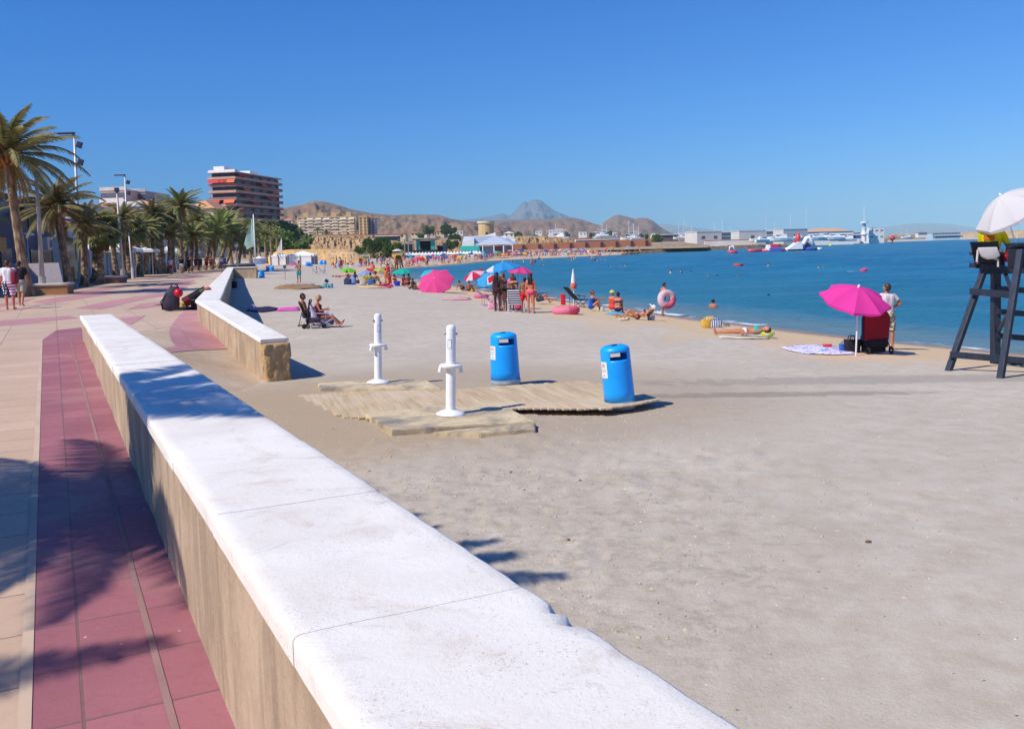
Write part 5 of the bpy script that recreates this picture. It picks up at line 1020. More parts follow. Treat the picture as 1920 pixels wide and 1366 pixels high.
def figure(pose,h=1.72,vox=.016,fem=False,fat=1.,child=False,fingers=True):
    s=h/1.75; P=dict(T=(0,0,1),H=None,LU=(-.16,0,-1),LF=(-.05,.15,-1),RU=(.16,0,-1),RF=(.05,.15,-1),LT=(-.04,.0,-1),LS=(0,0,-1),RT=(.04,0,-1),RS=(0,0,-1)); P.update(POSE[pose] if isinstance(pose,str) else pose)
    T=nz(P['T']); X=V3(1,0,0); Fw=T.cross(X)*-1; Fw=X.cross(T)*-1 if False else (T.cross(X)).normalized()*-1
    if Fw.y<0 and abs(T.z)>.3: Fw=-Fw
    if abs(T.z)<=.3: Fw=V3(0,0,1)
    H=nz(P['H']) if P['H'] else nz(T*.8+V3(0,0,.6))
    sg=[]; sh=.165 if fem else .185; hp=.095
    def add(tag_,a,b,r0,r1): sg.append((tag_,a*s,b*s,r0*s,r1*s))
    O=V3(0,0,0); f=fat; hr=.118 if fem else .108
    add('pelvis',O-X*.07,O+X*.07,hr*f,hr*f); add('pelvis',O-X*.06-Fw*.03-T*.03,O+X*.06-Fw*.03-T*.03,.10*f,.10*f)
    wr=.092 if fem else .105
    add('waist',O-X*.045+T*.05,T*.22-X*.04+Fw*.005,wr*f,wr*f); add('waist',O+X*.045+T*.05,T*.22+X*.04+Fw*.005,wr*f,wr*f)
    if f>1.05: add('waist',Fw*.05*f+T*.1,Fw*.05*f+T*.16,.11*f,.11*f)
    cr=.102 if fem else .112
    add('chest',T*.24-X*.055,T*.40-X*.075,cr,cr); add('chest',T*.24+X*.055,T*.40+X*.075,cr,cr); add('chest',T*.22,T*.42,cr,cr*.9)
    if fem: add('bust',T*.335-X*.075+Fw*.075,T*.335-X*.07+Fw*.08,.062,.06); add('bust',T*.335+X*.075+Fw*.075,T*.335+X*.07+Fw*.08,.062,.06)
    nb=T*.50; add('shoulder',T*.455-X*(sh-.03),T*.455+X*(sh-.03),.062,.062); add('neck',nb-T*.05,nb+H*.10,.052,.048)
    hs=1.18 if child else 1.; hc=nb+H*(.165 if not child else .18)
    hf=(Fw-H*Fw.dot(H)).normalized() if abs(Fw.dot(H))<.98 else V3(0,0,1)
    add('head',hc+H*.02-hf*.01,hc+H*.022+hf*.012,.096*hs,.09*hs); add('head',hc-H*.055+hf*.025,hc-H*.06+hf*.04,.062*hs,.055*hs)
    add('head',hc-H*.0+hf*.088*hs,hc-H*.035+hf*.108*hs,.012,.017); 
    for sx in(-1,1): add('head',hc+X*sx*.092*hs-H*.03,hc+X*sx*.094*hs+H*.012,.012,.018)
    ends={}
    for L,sx in(('L',-1),('R',1)):
        a=T*.45+X*sx*sh; u=nz(P[L+'U']); w=nz(P[L+'F']); e=a+u*.28; k=e+w*.245; am=.85 if fem else 1.
        add('arm',a,a+u*.12,.056*am,.05*am); add('arm',a+u*.1,e,.05*am,.038*am); add('fore',e,e+w*.08,.04*am,.042*am); add('fore',e+w*.08,k,.042*am,.027*am)
        pn=(u.cross(w)).normalized() if u.cross(w).length>.05 else X*sx; side=w.cross(pn).normalized() if abs(w.dot(pn))<.95 else V3(0,1,0)
        add('hand',k+side*.018,k+w*.075+side*.024,.021,.02); add('hand',k-side*.018,k+w*.075-side*.024,.021,.02)
        if fingers:
            for q_,(o_,ln) in enumerate(((-.034,.058),(-.012,.072),(.011,.078),(.033,.068))):
                b=k+w*.085+side*o_; m_=b+w*ln*.55-pn*sx*.008; t_=m_+(w*.8-pn*sx*.55).normalized()*ln*.5; add('hand',b-w*.01,m_,.0092,.0088); add('hand',m_,t_,.0088,.0078)
            b=k+w*.02+side*.032; add('hand',b,b+(w*.7+side*.7).normalized()*.045,.012,.0105); b2=b+(w*.7+side*.7).normalized()*.045; add('hand',b2,b2+(w*.95+side*.2).normalized()*.032,.0105,.009)
        ends[L]=k
        a=X*sx*hp-T*.03; u=nz(P[L+'T']); w=nz(P[L+'S']); kn=a+u*.42; an_=kn+w*.42
        add('thigh',a,a+u*.15,.090*f**.5,.084*f**.5); add('thigh',a+u*.12,kn,.084,.056); add('shin',kn,kn+w*.13,.056,.057); back=(w.cross(X)).normalized()
        cb=kn+w*.14+(back if back.dot(u)<0 or True else -back)*0; add('shin',kn+w*.1,kn+w*.2,.058,.05); add('shin',kn+w*.2,an_,.05,.034)
        fd=X.cross(w).normalized()
        if fd.y<0 and abs(w.z)>.5: fd=-fd
        if abs(w.z)<=.5: fd=V3(0,.25,1).normalized()
        if P.get(L+'D'): fd=nz(P[L+'D'])
        fd2=(fd+X*sx*.12).normalized(); hl=an_+w*.035-fd*.035; add('foot',hl,hl+fd2*.13,.034,.034); add('foot',hl+fd2*.1,hl+fd2*.205,.034,.022)
    q=MB()
    for t_,a,b,r0,r1 in sg: capsule(q,a,b,r0,r1)
    zmin=min(min(a.z-r0,b.z-r1) for t_,a,b,r0,r1 in sg)
    me=remesh(q,vox,3 if vox<.03 else 1)
    return dict(me=me,sg=sg,z=zmin,hc=hc*s,H=H,hf=hf,X=X,T=T,Fw=Fw,s=s,hs=hs,hand=ends,nb=nb*s)
def seg_of(fig):
    """nearest segment tag and position along it, for every vertex"""
    if 'near' in fig: return fig['near']
    me=fig['me']; n=len(me.vertices); co=np.zeros(n*3,np.float32); me.vertices.foreach_get('co',co); co=co.reshape(-1,3); best=np.full(n,1e9); idx=np.zeros(n,int); tt=np.zeros(n)
    for i,(t_,a,b,r0,r1) in enumerate(fig['sg']):
        a=np.array(a);b=np.array(b); d=b-a; L=max(1e-9,d@d); u=np.clip((co-a)@d/L,0,1); ds=np.linalg.norm(co-a-u[:,None]*d,axis=1)-(r0+(r1-r0)*u)
        m=ds<best; best[m]=ds[m]; idx[m]=i; tt[m]=u[m]
    fig['near']=(idx,tt,co); return fig['near']
def garment(fig,name,m,rules,off=.01,parent=None,flare=0.):
    """rules: list of (tag, lo, hi) along trunk height / limb; vertices kept and pushed out along normals"""
    idx,tt,co=seg_of(fig); me=fig['me']; no=np.zeros(len(co)*3,np.float32); me.vertices.foreach_get('normal',no); no=no.reshape(-1,3); sg=fig['sg']; keep=np.zeros(len(co),bool); s=fig['s']
    T=np.array(fig['T']); hgt=co@T/s
    tags=np.array([sg[i][0] for i in range(len(sg))])[idx]
    hips=[a for t_,a,b,r0,r1 in sg if t_=='thigh']
    # distance along the limb from its root
    for tg,lo,hi in rules:
        mk=tags==tg
        if tg in('pelvis','waist','chest','bust','shoulder','neck'): keep|=mk&(hgt>=lo)&(hgt<=hi)
        else:
            segs=[i for i,x in enumerate(sg) if x[0]==tg]
            root={}
            roots=segs[::2] if tg in('arm','thigh','fore') else segs[::3]
            for i in np.where(mk)[0]:
                c=co[i]; bestd=min(np.linalg.norm(c-np.array(sg[j][1])) for j in roots)/s
                if lo<=bestd<=hi: keep[i]=True
    f=[p.vertices[:] for p in me.polygons]; f=[v for v in f if all(keep[i] for i in v)]
    if not f: return None
    used=sorted({i for v in f for i in v}); mp={j:k for k,j in enumerate(used)}; out=[]; inn=[]
    for j in used: out.append(co[j]+no[j]*off); inn.append(co[j]+no[j]*.001)
    n=len(used); fs=[[mp[i] for i in v] for v in f]
    # rim: close boundary between outer and inner shell
    ec={}
    for v in fs:
        for a,b in zip(v,v[1:]+v[:1]): ec[(a,b)]=1
    rim=[(b,a,a+n,b+n) for (a,b) in ec if (b,a) not in ec]
    M=bpy.data.meshes.new(name); M.from_pydata([tuple(map(float,v)) for v in out+inn],[],fs+rim); M.update(); o=me_obj(name,M,m,parent,smooth=True); o.location=(0,0,-fig['z']); return o
def hairdo(fig,kind,m,parent,vox):
    q=MB(); s=fig['s']; hc=fig['hc'];H=fig['H'];hf=fig['hf'];X=fig['X'];k=fig['hs']*s
    def add(a,b,r0,r1): capsule(q,a,b,r0,r1)
    if kind=='none': return
    add(hc+H*.036*k-hf*.028*k,hc+H*.03*k-hf*.008*k,.094*k,.092*k); add(hc-H*.03*k-hf*.042*k,hc+H*.01*k-hf*.04*k,.07*k,.08*k)
    if kind in('long','pony'):
        b=hc-hf*.075*k-H*.04*k; down=V3(0,0,-1) if abs(fig['T'].z)>.4 else -H
        if kind=='long':
            for sx in(-1,0,1): add(b+X*sx*.05*k,b+X*sx*.06*k+down*.27*s-hf*.02*s,.06*k,.045*k)
        else: add(b-hf*.03*k,b+down*.22*s-hf*.04*k,.038*k,.018*k)
    if kind=='bun': add(hc+H*.11*k-hf*.06*k,hc+H*.12*k-hf*.065*k,.045*k,.045*k)
    if kind=='bob':
        for sx in(-1,1): add(hc+X*sx*.065*k-hf*.02*k,hc+X*sx*.07*k-H*.08*k-hf*.02*k,.045*k,.04*k)
    me=remesh(q,max(.014,vox),2); o=me_obj('hair',me,m,parent,smooth=True); o.location=(0,0,-fig['z']); return o
HAIR={'black':plain('hair_black',(34,28,28),.5,.3,20),'brown':plain('hair_brown',(74,50,38),.5,.3,20),'blond':plain('hair_blond',(178,146,98),.5,.2,20),'grey':plain('hair_grey',(120,112,106),.6,.2,20),'auburn':plain('hair_auburn',(118,58,40),.5,.3,20)}
SWIM=[('pelvis',-.2,.06)]
def R_shorts(l=.3,top=.07): return [('pelvis',-.3,top),('waist',-.1,top),('thigh',0,l)]
R_BRIEF=[('pelvis',-.3,.05),('waist',-.1,.03),('thigh',0,.06)]
R_BRA=[('chest',.29,.375),('bust',.25,.42)]
R_ONE=[('pelvis',-.3,.2),('waist',-.2,.4),('chest',.1,.4),('bust',.1,.44),('thigh',0,.07)]
def R_shirt(sl=.16,lo=-.04): return [('pelvis',lo,.3),('waist',lo,.4),('chest',0,.6),('bust',0,.6),('shoulder',0,.6),('arm',0,sl),('neck',.4,.49)]
def person(loc,face,pose,label,h=1.72,skin_='tan',wear=(),hair=('brown','short'),vox=.018,fem=False,fat=1.,child=False,group=None,dz=0,rx=0,ry=0,fing=True,hat=None):
    fig=figure(pose,h,vox,fem,fat,child,fing)
    root=empty('person',(loc[0],loc[1],loc[2]+dz),rad(-face),label,'person',group); root.rotation_euler=(rx,ry,rad(-face))
    me=fig['me']; b=me_obj('body',me,SK[skin_],root,smooth=True); b.location=(0,0,-fig['z'])
    for nm,m,rules,off in wear: garment(fig,nm,m,rules,off,root)
    if hair: hairdo(fig,hair[1],HAIR[hair[0]],root,vox)
    if vox<=.02:
        q=MB(); hc=fig['hc']; k=fig['s']*fig['hs']
        for sx in(-1,1): q.ball(tuple(hc+fig['hf']*.083*k+X_(sx*.034*k)+fig['H']*.012*k),.011*k,8,6)
        o=q.build('eyes',HAIR['black'],root); o.location=(0,0,-fig['z'])
        q=MB(); q.bbox(tuple(hc+fig['hf']*.094*k-fig['H']*.062*k),(.04*k,.012*k,.01*k),.004); o=q.build('mouth',plain('lips',(150,72,64)),root); o.location=(0,0,-fig['z'])
    if hat: hat(fig,root)
    fig['root']=root; return root,fig
def X_(v): return V3(v,0,0)
def brimhat(m,br=.2,crown=.11,tilt=0):
    def f(fig,root):
        q=MB(); k=fig['s']; q.lathe([(br*k,-.02*k),(br*k,0),(crown*k,.02*k),(crown*.95*k,.09*k),(crown*.6*k,.12*k),(.01,.125*k)],20,capt=True); o=q.build('hat',m,root,smooth=True)
        o.location=Vector(fig['hc'])+fig['H']*.055*k+V3(0,0,-fig['z']); o.rotation_mode='QUATERNION'; o.rotation_quaternion=fig['H'].to_track_quat('Z','Y')
    return f
c_=lambda n,r,g,b,**k: cloth('cloth_'+n,(r,g,b),**k)
def flag_shorts():
    t=NT('star_and_stripe_shorts'); co=t.co(); sx=t.n('ShaderNodeSeparateXYZ',Vector=co); left=t.math('LESS_THAN',sx.outputs[0],-.01); w=t.n('ShaderNodeTexWave',Vector=co,Scale=3.2,_bands_direction='Z'); st=t.mix(t.fr(w.outputs[1],.45,.55),srgb(240,232,238),srgb(186,66,110))
    v=t.n('ShaderNodeTexVoronoi',Vector=co,Scale=10.5); v.inputs['Randomness'].default_value=.25; bl=t.mix(t.fr(v.outputs['Distance'],.32,.38,1,0),srgb(36,38,84),srgb(236,236,240)); t.base(t.mix(left,st,bl)); t.rough(.85); return t.m
# two men on the promenade at the left
p=cast(20,580); _,fg=person(p,-8,'stand','man seen from behind in white T-shirt and starred and striped swim shorts',1.74,'red',[('shirt',c_('offwhite',232,226,228),R_shirt(.22,-.06),.022),('shorts',flag_shorts(),R_shorts(.40,.05),.03)],('brown','short'),vox=.014,fat=1.12)
sb=empty('shoulder_bag',(p[0]+.26,p[1]-.06,.98),rad(8),'dark red shoulder bag hanging at the right side of the man in striped shorts','bag'); q=MB(); q.bbox((0,0,.14),(.2,.26,.46),.07); q.build('bag_body',plain('bag_maroon',(126,28,50),.7,.15,6),sb,smooth=True); q=MB(); q.path([(0,.06,.35),(-.1,.07,.5),(-.2,.02,.53),(-.12,-.08,.5),(0,-.1,.35)],.014); q.build('strap',plain('bag_maroon',(126,28,50)),sb)
p=cast(41,574); person(p,-14,'walk','man in pale grey shorts half hidden beyond the man with the red bag',1.7,'tan',[('shirt',c_('dark',46,44,52),R_shirt(.2,-.04),.02),('shorts',c_('greykhaki',168,164,150),R_shorts(.38),.03)],('black','short'),vox=.016)
p=cast(88,531); person(p,60,'walk','child in dark top walking in front of the shops',1.35,'tan',[('shirt',c_('navyd',44,42,66),R_shirt(.12,-.1),.015),('shorts',c_('dark',46,44,52),R_shorts(.2),.02)],('auburn','long'),vox=.022,child=True,fem=True)
WK=[(321,516,-165,'walk','walker in white T-shirt, leftmost of the promenade walkers',c_('white1',236,236,238),c_('red1',190,60,60),'tan',1.7),(341,514.5,-10,'walk','walker in black T-shirt and white shorts on the promenade',c_('black1',32,32,40),c_('white2',232,230,230),'tan',1.78),(355,512,5,'walk','slim walker in dark dress beside the man in black T-shirt',c_('dark2',60,40,44),c_('dark2',60,40,44),'tan',1.66),(376,509.5,170,'walk','walker in dark top and shorts in the middle of the promenade',c_('char',58,56,60),c_('navy2',40,44,70),'tan',1.7),(388,507,10,'stand','person standing under the palms in red',c_('red2',196,64,54),c_('char',58,56,60),'tan',1.7),(396,506,160,'walk','orange shirted walker near the far palms',c_('orange1',214,110,70),c_('red1',190,60,60),'tan',1.7),(416,506,20,'walk','walker in white top beside the far end of the low wall',c_('white1',236,236,238),c_('blue4',60,90,170),'tan',1.7),(421,504.5,-20,'stand','person in blue at the end of the low wall',c_('blue4',60,90,170),c_('blue4',60,90,170),'tan',1.7),(368,507.5,0,'stand','distant person in dark clothes left of the orange shirt',c_('char',58,56,60),c_('char',58,56,60),'tan',1.7),(299,512,0,'walk','distant walker at the foot of the bushy palm',c_('pink1',214,150,150),c_('char',58,56,60),'tan',1.68)]
for a,b,f,po,lab,m1,m2,sk,h in WK:
    p=cast(a,b); person(p,f,po,lab,h,sk,[('shirt',m1,R_shirt(.16,-.02),.02),('shorts',m2,R_shorts(.3),.025)],('brown','short'),vox=.034,fing=False,group='walkers on the promenade')
# man in turquoise shorts carrying a child
p=sand_at(561,529.5); person(p,200,'carry','bare chested man in turquoise shorts standing on the sand beside the sign post',1.76,'brown',[('shorts',c_('turq',60,168,184),R_shorts(.34),.03)],('grey','short'),vox=.024)
person((p[0]+.16,p[1]-.2,p[2]+.78),250,'sitknees','small child held in the arms of the man in turquoise shorts',.95,'fair',[('shirt',c_('pinkl',222,160,160),R_shirt(.1,0),.012)],('brown','short'),vox=.024,child=True,fing=False)
# ================================================================ PARASOLS
def umb_mesh(n=8,rings=5,sag=.10,h=.36,scal=.10,val=.07):
    V=[(0,0,0)];F_=[];m=n*6
    for j in range(1,rings+1):
        t=j/rings
        for k in range(m):
            a=2*PI*k/m; u=(k%6)/6; b=math.sin(PI*u); r=t*(1-scal*b*t*.55); z=-h*(t**1.55)-.0+sag*b*t*t*.25*-1*0; r*=math.cos(PI/n)/math.cos((u-.5)*2*PI/n) if True else 1
            V.append((r*math.cos(a),r*math.sin(a),z+ .035*b*t*(-1 if t>.9 else -1)))
    for k in range(m): F_.append((0,1+k,1+(k+1)%m))
    for j in range(rings-1): F_+=[(1+j*m+k,1+(j+1)*m+k,1+(j+1)*m+(k+1)%m,1+j*m+(k+1)%m) for k in range(m)]
    b0=1+(rings-1)*m; base=len(V)
    for k in range(m):
        x,y,z=V[b0+k]; V.append((x*1.005,y*1.005,z-val*(.6+.4*abs(math.sin(6*PI*k/m*2)))))
    F_+=[(b0+k,base+k,base+(k+1)%m,b0+(k+1)%m) for k in range(m)]
    me=bpy.data.meshes.new('canopy'); me.from_pydata(V,[],F_); me.update(); me.polygons.foreach_set('use_smooth',[True]*len(me.polygons)); me.set_sharp_from_angle(angle=rad(25)); me.materials.append(None); return me
UM=umb_mesh()
q=MB()
for k in range(8):
    a=2*PI*k/8; q.path([(0,0,-.03),(.5*math.cos(a),.5*math.sin(a),-.36*.5**1.55-.025),(.99*math.cos(a),.99*math.sin(a),-.36-.02)],.008,4)
RIB=bpy.data.meshes.new('ribs'); RIB.from_pydata(q.v,[],q.f); RIB.materials.append(plain('rib_white',(210,210,214),.5,.05))
q=MB(); q.lathe([(.03,-.02),(.028,.03),(.012,.06),(.001,.07)],10); FIN=bpy.data.meshes.new('finial'); FIN.from_pydata(q.v,[],q.f); FIN.materials.append(plain('finial_white',(240,240,240),.4,.03))
q=MB(); q.tube((0,0,0),(0,0,1),.5,.5,10); POL=bpy.data.meshes.new('pole'); POL.from_pydata(q.v,[],q.f); POL.materials.append(plain('pole_white',(226,228,230),.4,.05,metal=.2))
def umbmat(name,c,c2=None,mode='solid'):
    k=('um',name)
    if k in MC: return MC[k]
    t=NT(name); co=t.co(); col=srgb(*c)
    if mode=='seg':
        sx=t.n('ShaderNodeSeparateXYZ',Vector=co); a=t.math('ARCTAN2',sx.outputs[1],sx.outputs[0]); f=t.math('FRACT',t.math('MULTIPLY',a,4/(2*PI))); col=t.mix(t.math('GREATER_THAN',f,.5),srgb(*c),srgb(*c2))
    elif mode=='ring':
        g=t.n('ShaderNodeVectorMath',_operation='LENGTH',i0=co).outputs['Value']; w=t.math('FRACT',t.math('MULTIPLY',g,4.)); col=t.mix(t.math('GREATER_THAN',w,.5),srgb(*c),srgb(*c2))
    elif mode=='patch':
        sx=t.n('ShaderNodeSeparateXYZ',Vector=co); g=t.n('ShaderNodeVectorMath',_operation='LENGTH',i0=co).outputs['Value']; a=t.math('ARCTAN2',sx.outputs[1],sx.outputs[0])
        inn=t.math('MULTIPLY',t.math('LESS_THAN',t.math('ABSOLUTE',t.math('SUBTRACT',g,.55)),.24),t.math('LESS_THAN',t.math('ABSOLUTE',t.math('ADD',a,.6)),.62)); w=t.math('MULTIPLY',t.math('LESS_THAN',t.math('ABSOLUTE',t.math('SUBTRACT',g,.55)),.31),t.math('LESS_THAN',t.math('ABSOLUTE',t.math('ADD',a,.6)),.76)); col=t.mix(w,srgb(*c),srgb(240,240,240)); col=t.mix(inn,col,srgb(*c2))
    elif mode=='panel':
        sx=t.n('ShaderNodeSeparateXYZ',Vector=co); col=t.mix(t.math('LESS_THAN',sx.outputs[0],-.52),srgb(*c),srgb(*c2))
    elif mode=='half':
        sx=t.n('ShaderNodeSeparateXYZ',Vector=co); col=t.mix(t.math('GREATER_THAN',sx.outputs[0],.1),srgb(*c2),srgb(*c))
    hs=t.n('ShaderNodeHueSaturation',Color=col,Value=1.); t.base(hs.outputs[0]); t.rough(.8); t.b.inputs['Specular IOR Level'].default_value=.15
    tr=t.n('ShaderNodeBsdfTranslucent',Color=hs.outputs[0]); mx=t.n('ShaderNodeMixShader',i0=.38); t.link(t.b.outputs[0],mx.inputs[1]); t.link(tr.outputs[0],mx.inputs[2]); t.link(mx.outputs[0],t.t.nodes['Material Output'].inputs[0]); MC[k]=t.m; return t.m
def parasol(base,top,R,m,label,tilt=(0,0,1),rz=0,group=None,hs=1.,cat='parasol',prad=.018,name='parasol',full=True):
    """base: pole foot, top: canopy apex, tilt: direction of the canopy axis"""
    base=Vector([float(v) for v in base]); top=Vector([float(v) for v in top]); root=empty(name,base,0,label,cat,group); qd=Vector(tilt).normalized().to_track_quat('Z','Y')@Matrix.Rotation(rz,3,'Z').to_quaternion()
    def put(n,me,loc,q,sc,mm=None):
        o=bpy.data.objects.new(n,me); link(o,root); o.location=loc; o.rotation_mode='QUATERNION'; o.rotation_quaternion=q; o.scale=sc
        if mm is not None: o.material_slots[0].link='OBJECT'; o.material_slots[0].material=mm
        return o
    lt=top-base; put('canopy',UM,lt,qd,(R,R,R*hs),m)
    if full: put('ribs',RIB,lt,qd,(R,R,R*hs)); put('finial',FIN,lt,qd,(1,1,1))
    d=lt+Vector((0,0,.25)); put('pole',POL,(0,0,-.25),d.to_track_quat('Z','Y'),(prad*2,prad*2,d.length)).location=(0,0,-.25)
    return root
PINK=umbmat('pink_cloth',(238,70,168)); PINK2=umbmat('pink_cloth_light',(240,84,150)); 
# big pink parasol at right
p=sand_at(1604,668); Y=p[1]; t=at(1610,538,Y+.25); R1=132/1700*Y/2
parasol(p,t,R1,PINK,'bright magenta parasol with white pole standing alone at the right near the water',tilt=(.10,-.42,1),rz=.2,hs=1.1,prad=.02)
# leaning light pink parasol on its side
p=sand_at(826,549); Y=p[1]; R2=70/1700*Y/2; t=at(814,521,Y+.4); parasol((t[0]+.45,t[1]+1.0,p[2]+.05),t,R2*1.04,PINK2,'large light pink parasol lying tilted on its rim with the canopy facing the viewer',tilt=(-.18,-.66,.72),rz=.35,hs=.85)
UMB=[ # apex px,py ; width px ; radius m ; tilt ; material ; label
 ((975,499),52,.95,(.12,-.1,1),PINK2,'pink parasol over the standing girls'),
 ((942,491),66,1.15,(-.12,-.1,1),umbmat('sky_blue_cloth',(60,160,226),(226,226,240),'panel'),'sky blue parasol with one pale panel behind the girls'),
 ((886,509),44,.95,(-.42,-.35,1),umbmat('red_flag_cloth',(212,44,84),(240,206,214),'seg'),'tilted red and white striped parasol left of the girls'),
 ((914,515),52,1.0,(-.35,-.6,1),umbmat('blue_red_cloth',(74,176,226),(222,40,62),'patch'),'pale blue parasol with a red patch, tilted down on the left of the girls'),
 ((755,503),39,1.0,(0,-.1,1),umbmat('teal_cloth',(36,190,170)),'teal parasol with a family sitting below it'),
 ((797,508),28,.9,(-.5,-.2,1),umbmat('cyan_cloth',(60,200,214)),'tilted cyan parasol peeping out left of the light pink one'),
 ((653,502),31,.95,(.1,-.1,1),umbmat('lime_cloth',(120,214,60)),'lime green parasol at the left of the crowded part'),
 ((684,507),31,.95,(-.1,-.1,1),umbmat('pale_blue_cloth',(150,178,220)),'pale blue parasol right of the lime one'),
 ((699,504),24,.9,(.45,-.1,1),umbmat('red_cloth',(226,40,52)),'scarlet parasol leaning right'),
 ((712,503),24,.85,(.1,0,1),umbmat('yellow_green_cloth',(190,220,80),(214,196,84),'seg'),'yellow green parasol with one ochre panel'),
 ((548,493),17,.85,(0,0,1),umbmat('rose_cloth',(232,90,170)),'small magenta parasol before the white marquee'),
 ((643,490),17,.9,(0,0,1),umbmat('yellow_cloth',(222,226,90)),'yellow parasol left in front of the big goal'),
 ((667,492),16,.9,(-.1,0,1),umbmat('teal_blue_cloth',(70,180,190),(90,120,214),'seg'),'small teal and blue parasol below the goal'),
 ((680,490),16,.9,(.3,0,1),umbmat('magenta_cloth',(206,60,150)),'small magenta parasol below the small goal'),
 ((676,496),18,.9,(.3,0,1),umbmat('lilac_cloth',(196,178,224)),'lilac parasol behind the pale blue one'),
 ((626,487),15,.9,(0,0,1),umbmat('steel_blue_cloth',(110,160,200)),'steel blue parasol right of the blue tents'),
 ((618,497),14,.9,(.1,0,1),umbmat('indigo_cloth',(70,80,190)),'indigo parasol on the sand beyond the coolers'),
 ((697,494),16,.9,(-.2,0,1),umbmat('ochre_cloth',(204,186,90)),'ochre parasol behind the scarlet one'),
 ((716,485),16,.95,(0,0,1),umbmat('blue_cloth',(70,130,214)),'blue parasol below the wooden tower, left one'),
 ((727,487),15,.95,(0,0,1),umbmat('green_blue_cloth',(110,190,170),(90,130,200),'seg'),'green and blue parasol below the wooden tower'),
 ((656,489),14,.9,(0,0,1),umbmat('gold_cloth',(232,190,70)),'golden parasol between the goal posts'),
 ((770,482),18,1.1,(.1,0,1),umbmat('aqua_cloth',(96,184,214)),'aqua sun shade right of the wooden tower'),
 ((800,480),13,1.,(0,0,1),umbmat('lemon_cloth',(206,214,70)),'lemon parasol in the beach bar crowd'),
 ((813,483),15,1.,(0,0,1),umbmat('violet_cloth',(160,100,214)),'violet parasol in the beach bar crowd'),
 ((826,481),17,1.05,(0,0,1),umbmat('fuchsia_cloth',(220,70,190)),'fuchsia parasol in the beach bar crowd'),
]
for (ax,ay),w,Rm,tl,m,lab in UMB:
    Y=1700*2*Rm/w; t=at(ax,ay,Y); z=float(sandh(t[0],t[1],False)); tv=Vector(tl).normalized()
    hgt=min(2.1,max(1.5,t[2]-z)); b=(t[0]-tv.x*hgt*.35,Y,z); parasol(b,t,Rm,m,lab,tl,rz=ax%1.3)
# crowd parasols on the far beach
rc=random.Random(33); CC=[(226,60,70),(240,90,160),(150,90,200),(70,130,214),(240,180,60),(230,120,90),(110,190,220),(90,190,110),(240,236,230),(200,50,120),(240,150,120),(60,90,170)]
def shore_py(px): 
    return np.interp(px,[736,780,820,863,905,940,1050,1150,1200,1300],[503,502,499,495,490.5,488,483,478.5,475.5,469.5])
CP=[]
ORD='first second third fourth fifth sixth seventh eighth ninth tenth eleventh twelfth thirteenth fourteenth'.split(); CNT={}
for i in range(78):
    px=740+(i+rc.random())*(1215-740)/78; top=np.interp(px,[740,900,1000,1200],[484,480,477,469]); sy=shore_py(px)-2.2; py=rc.uniform(min(top,sy-1),sy)
    if px>1140 and rc.random()<.45: continue
    p=sand_at(px,py); R=rc.uniform(.6,1.02); c=rc.choice(CC); m=umbmat('crowd_cloth_%d_%d_%d'%c,c); nm=['red','pink','violet','blue','golden','coral','pale blue','green','white','crimson','peach','navy'][CC.index(c)]
    CNT[nm]=CNT.get(nm,0)+1; t=(p[0]+rc.uniform(-.15,.15),p[1],p[2]+rc.uniform(1.1,2.1)); parasol(p,t,R,m,'%s tiny %s parasol from the left in the crowd on the far beach'%(ORD[min(13,CNT[nm]-1)],nm),(rc.uniform(-.5,.5),rc.uniform(-.6,0),1),group='tiny %s parasols on the far beach'%nm,prad=.03,full=False)
# ================================================================ CROWD
def crowd_mesh(pose,seed,child=False,fem=False):
    fig=figure(pose,1.7 if not child else 1.25,.045,fem,1.,child,False); me=fig['me']; idx,tt,co=seg_of(fig); sg=fig['sg']; tags=[x[0] for x in sg]; T=np.array(fig['T']); hz_=co@T/fig['s']; hcn=np.array(fig['hc'])
    mi=[]
    for pl in me.polygons:
        v=pl.vertices[0]; tg=tags[idx[v]]; c=co[v]
        k=0
        if tg=='pelvis' or (tg=='thigh' and np.linalg.norm(c)<.26): k=1
        if fem and tg in('chest','bust') and .27<hz_[v]<.42: k=1
        if tg=='head' and ((c-hcn)@np.array(fig['H'])>.03 or (c-hcn)@np.array(fig['hf'])<-.02): k=2
        mi.append(k)
    t=NT('x')
    me.transform(Matrix.Translation((0,0,-fig['z'])))
    for m in (M_CSK,M_CSU,M_CHA): me.materials.append(m)
    me.polygons.foreach_set('material_index',mi); bpy.data.materials.remove(t.m); return me
def rndmat(name,stops,rough=.6):
    t=NT(name); oi=t.n('ShaderNodeObjectInfo').outputs['Random']; w=t.math('FRACT',t.math('MULTIPLY',oi,7.31+len(name))); t.base(t.ramp(w,stops,'CONSTANT')); t.rough(rough); return t.m
M_CSK=rndmat('crowd_skin',[(0,srgb(196,130,96)),(.3,srgb(170,104,74)),(.6,srgb(214,154,124)),(.85,srgb(130,80,56))])
M_CSU=rndmat('crowd_swimwear',[(0,srgb(40,50,90)),(.15,srgb(200,50,60)),(.3,srgb(40,140,190)),(.45,srgb(30,30,36)),(.6,srgb(220,90,150)),(.75,srgb(230,220,210)),(.88,srgb(240,170,60))])
M_CHA=rndmat('crowd_hair',[(0,srgb(34,28,26)),(.5,srgb(70,48,36)),(.85,srgb(160,130,90))])
CM={k:crowd_mesh(*v) for k,v in {'st':('stand',1),'wa':('walk',2,False,True),'si':('sitknees',3),'ly':('lie',4,False,True),'ch':('walk',5,True),'ak':('akimbo2',6,False,True),'be':('bentfwd',7)}.items()}
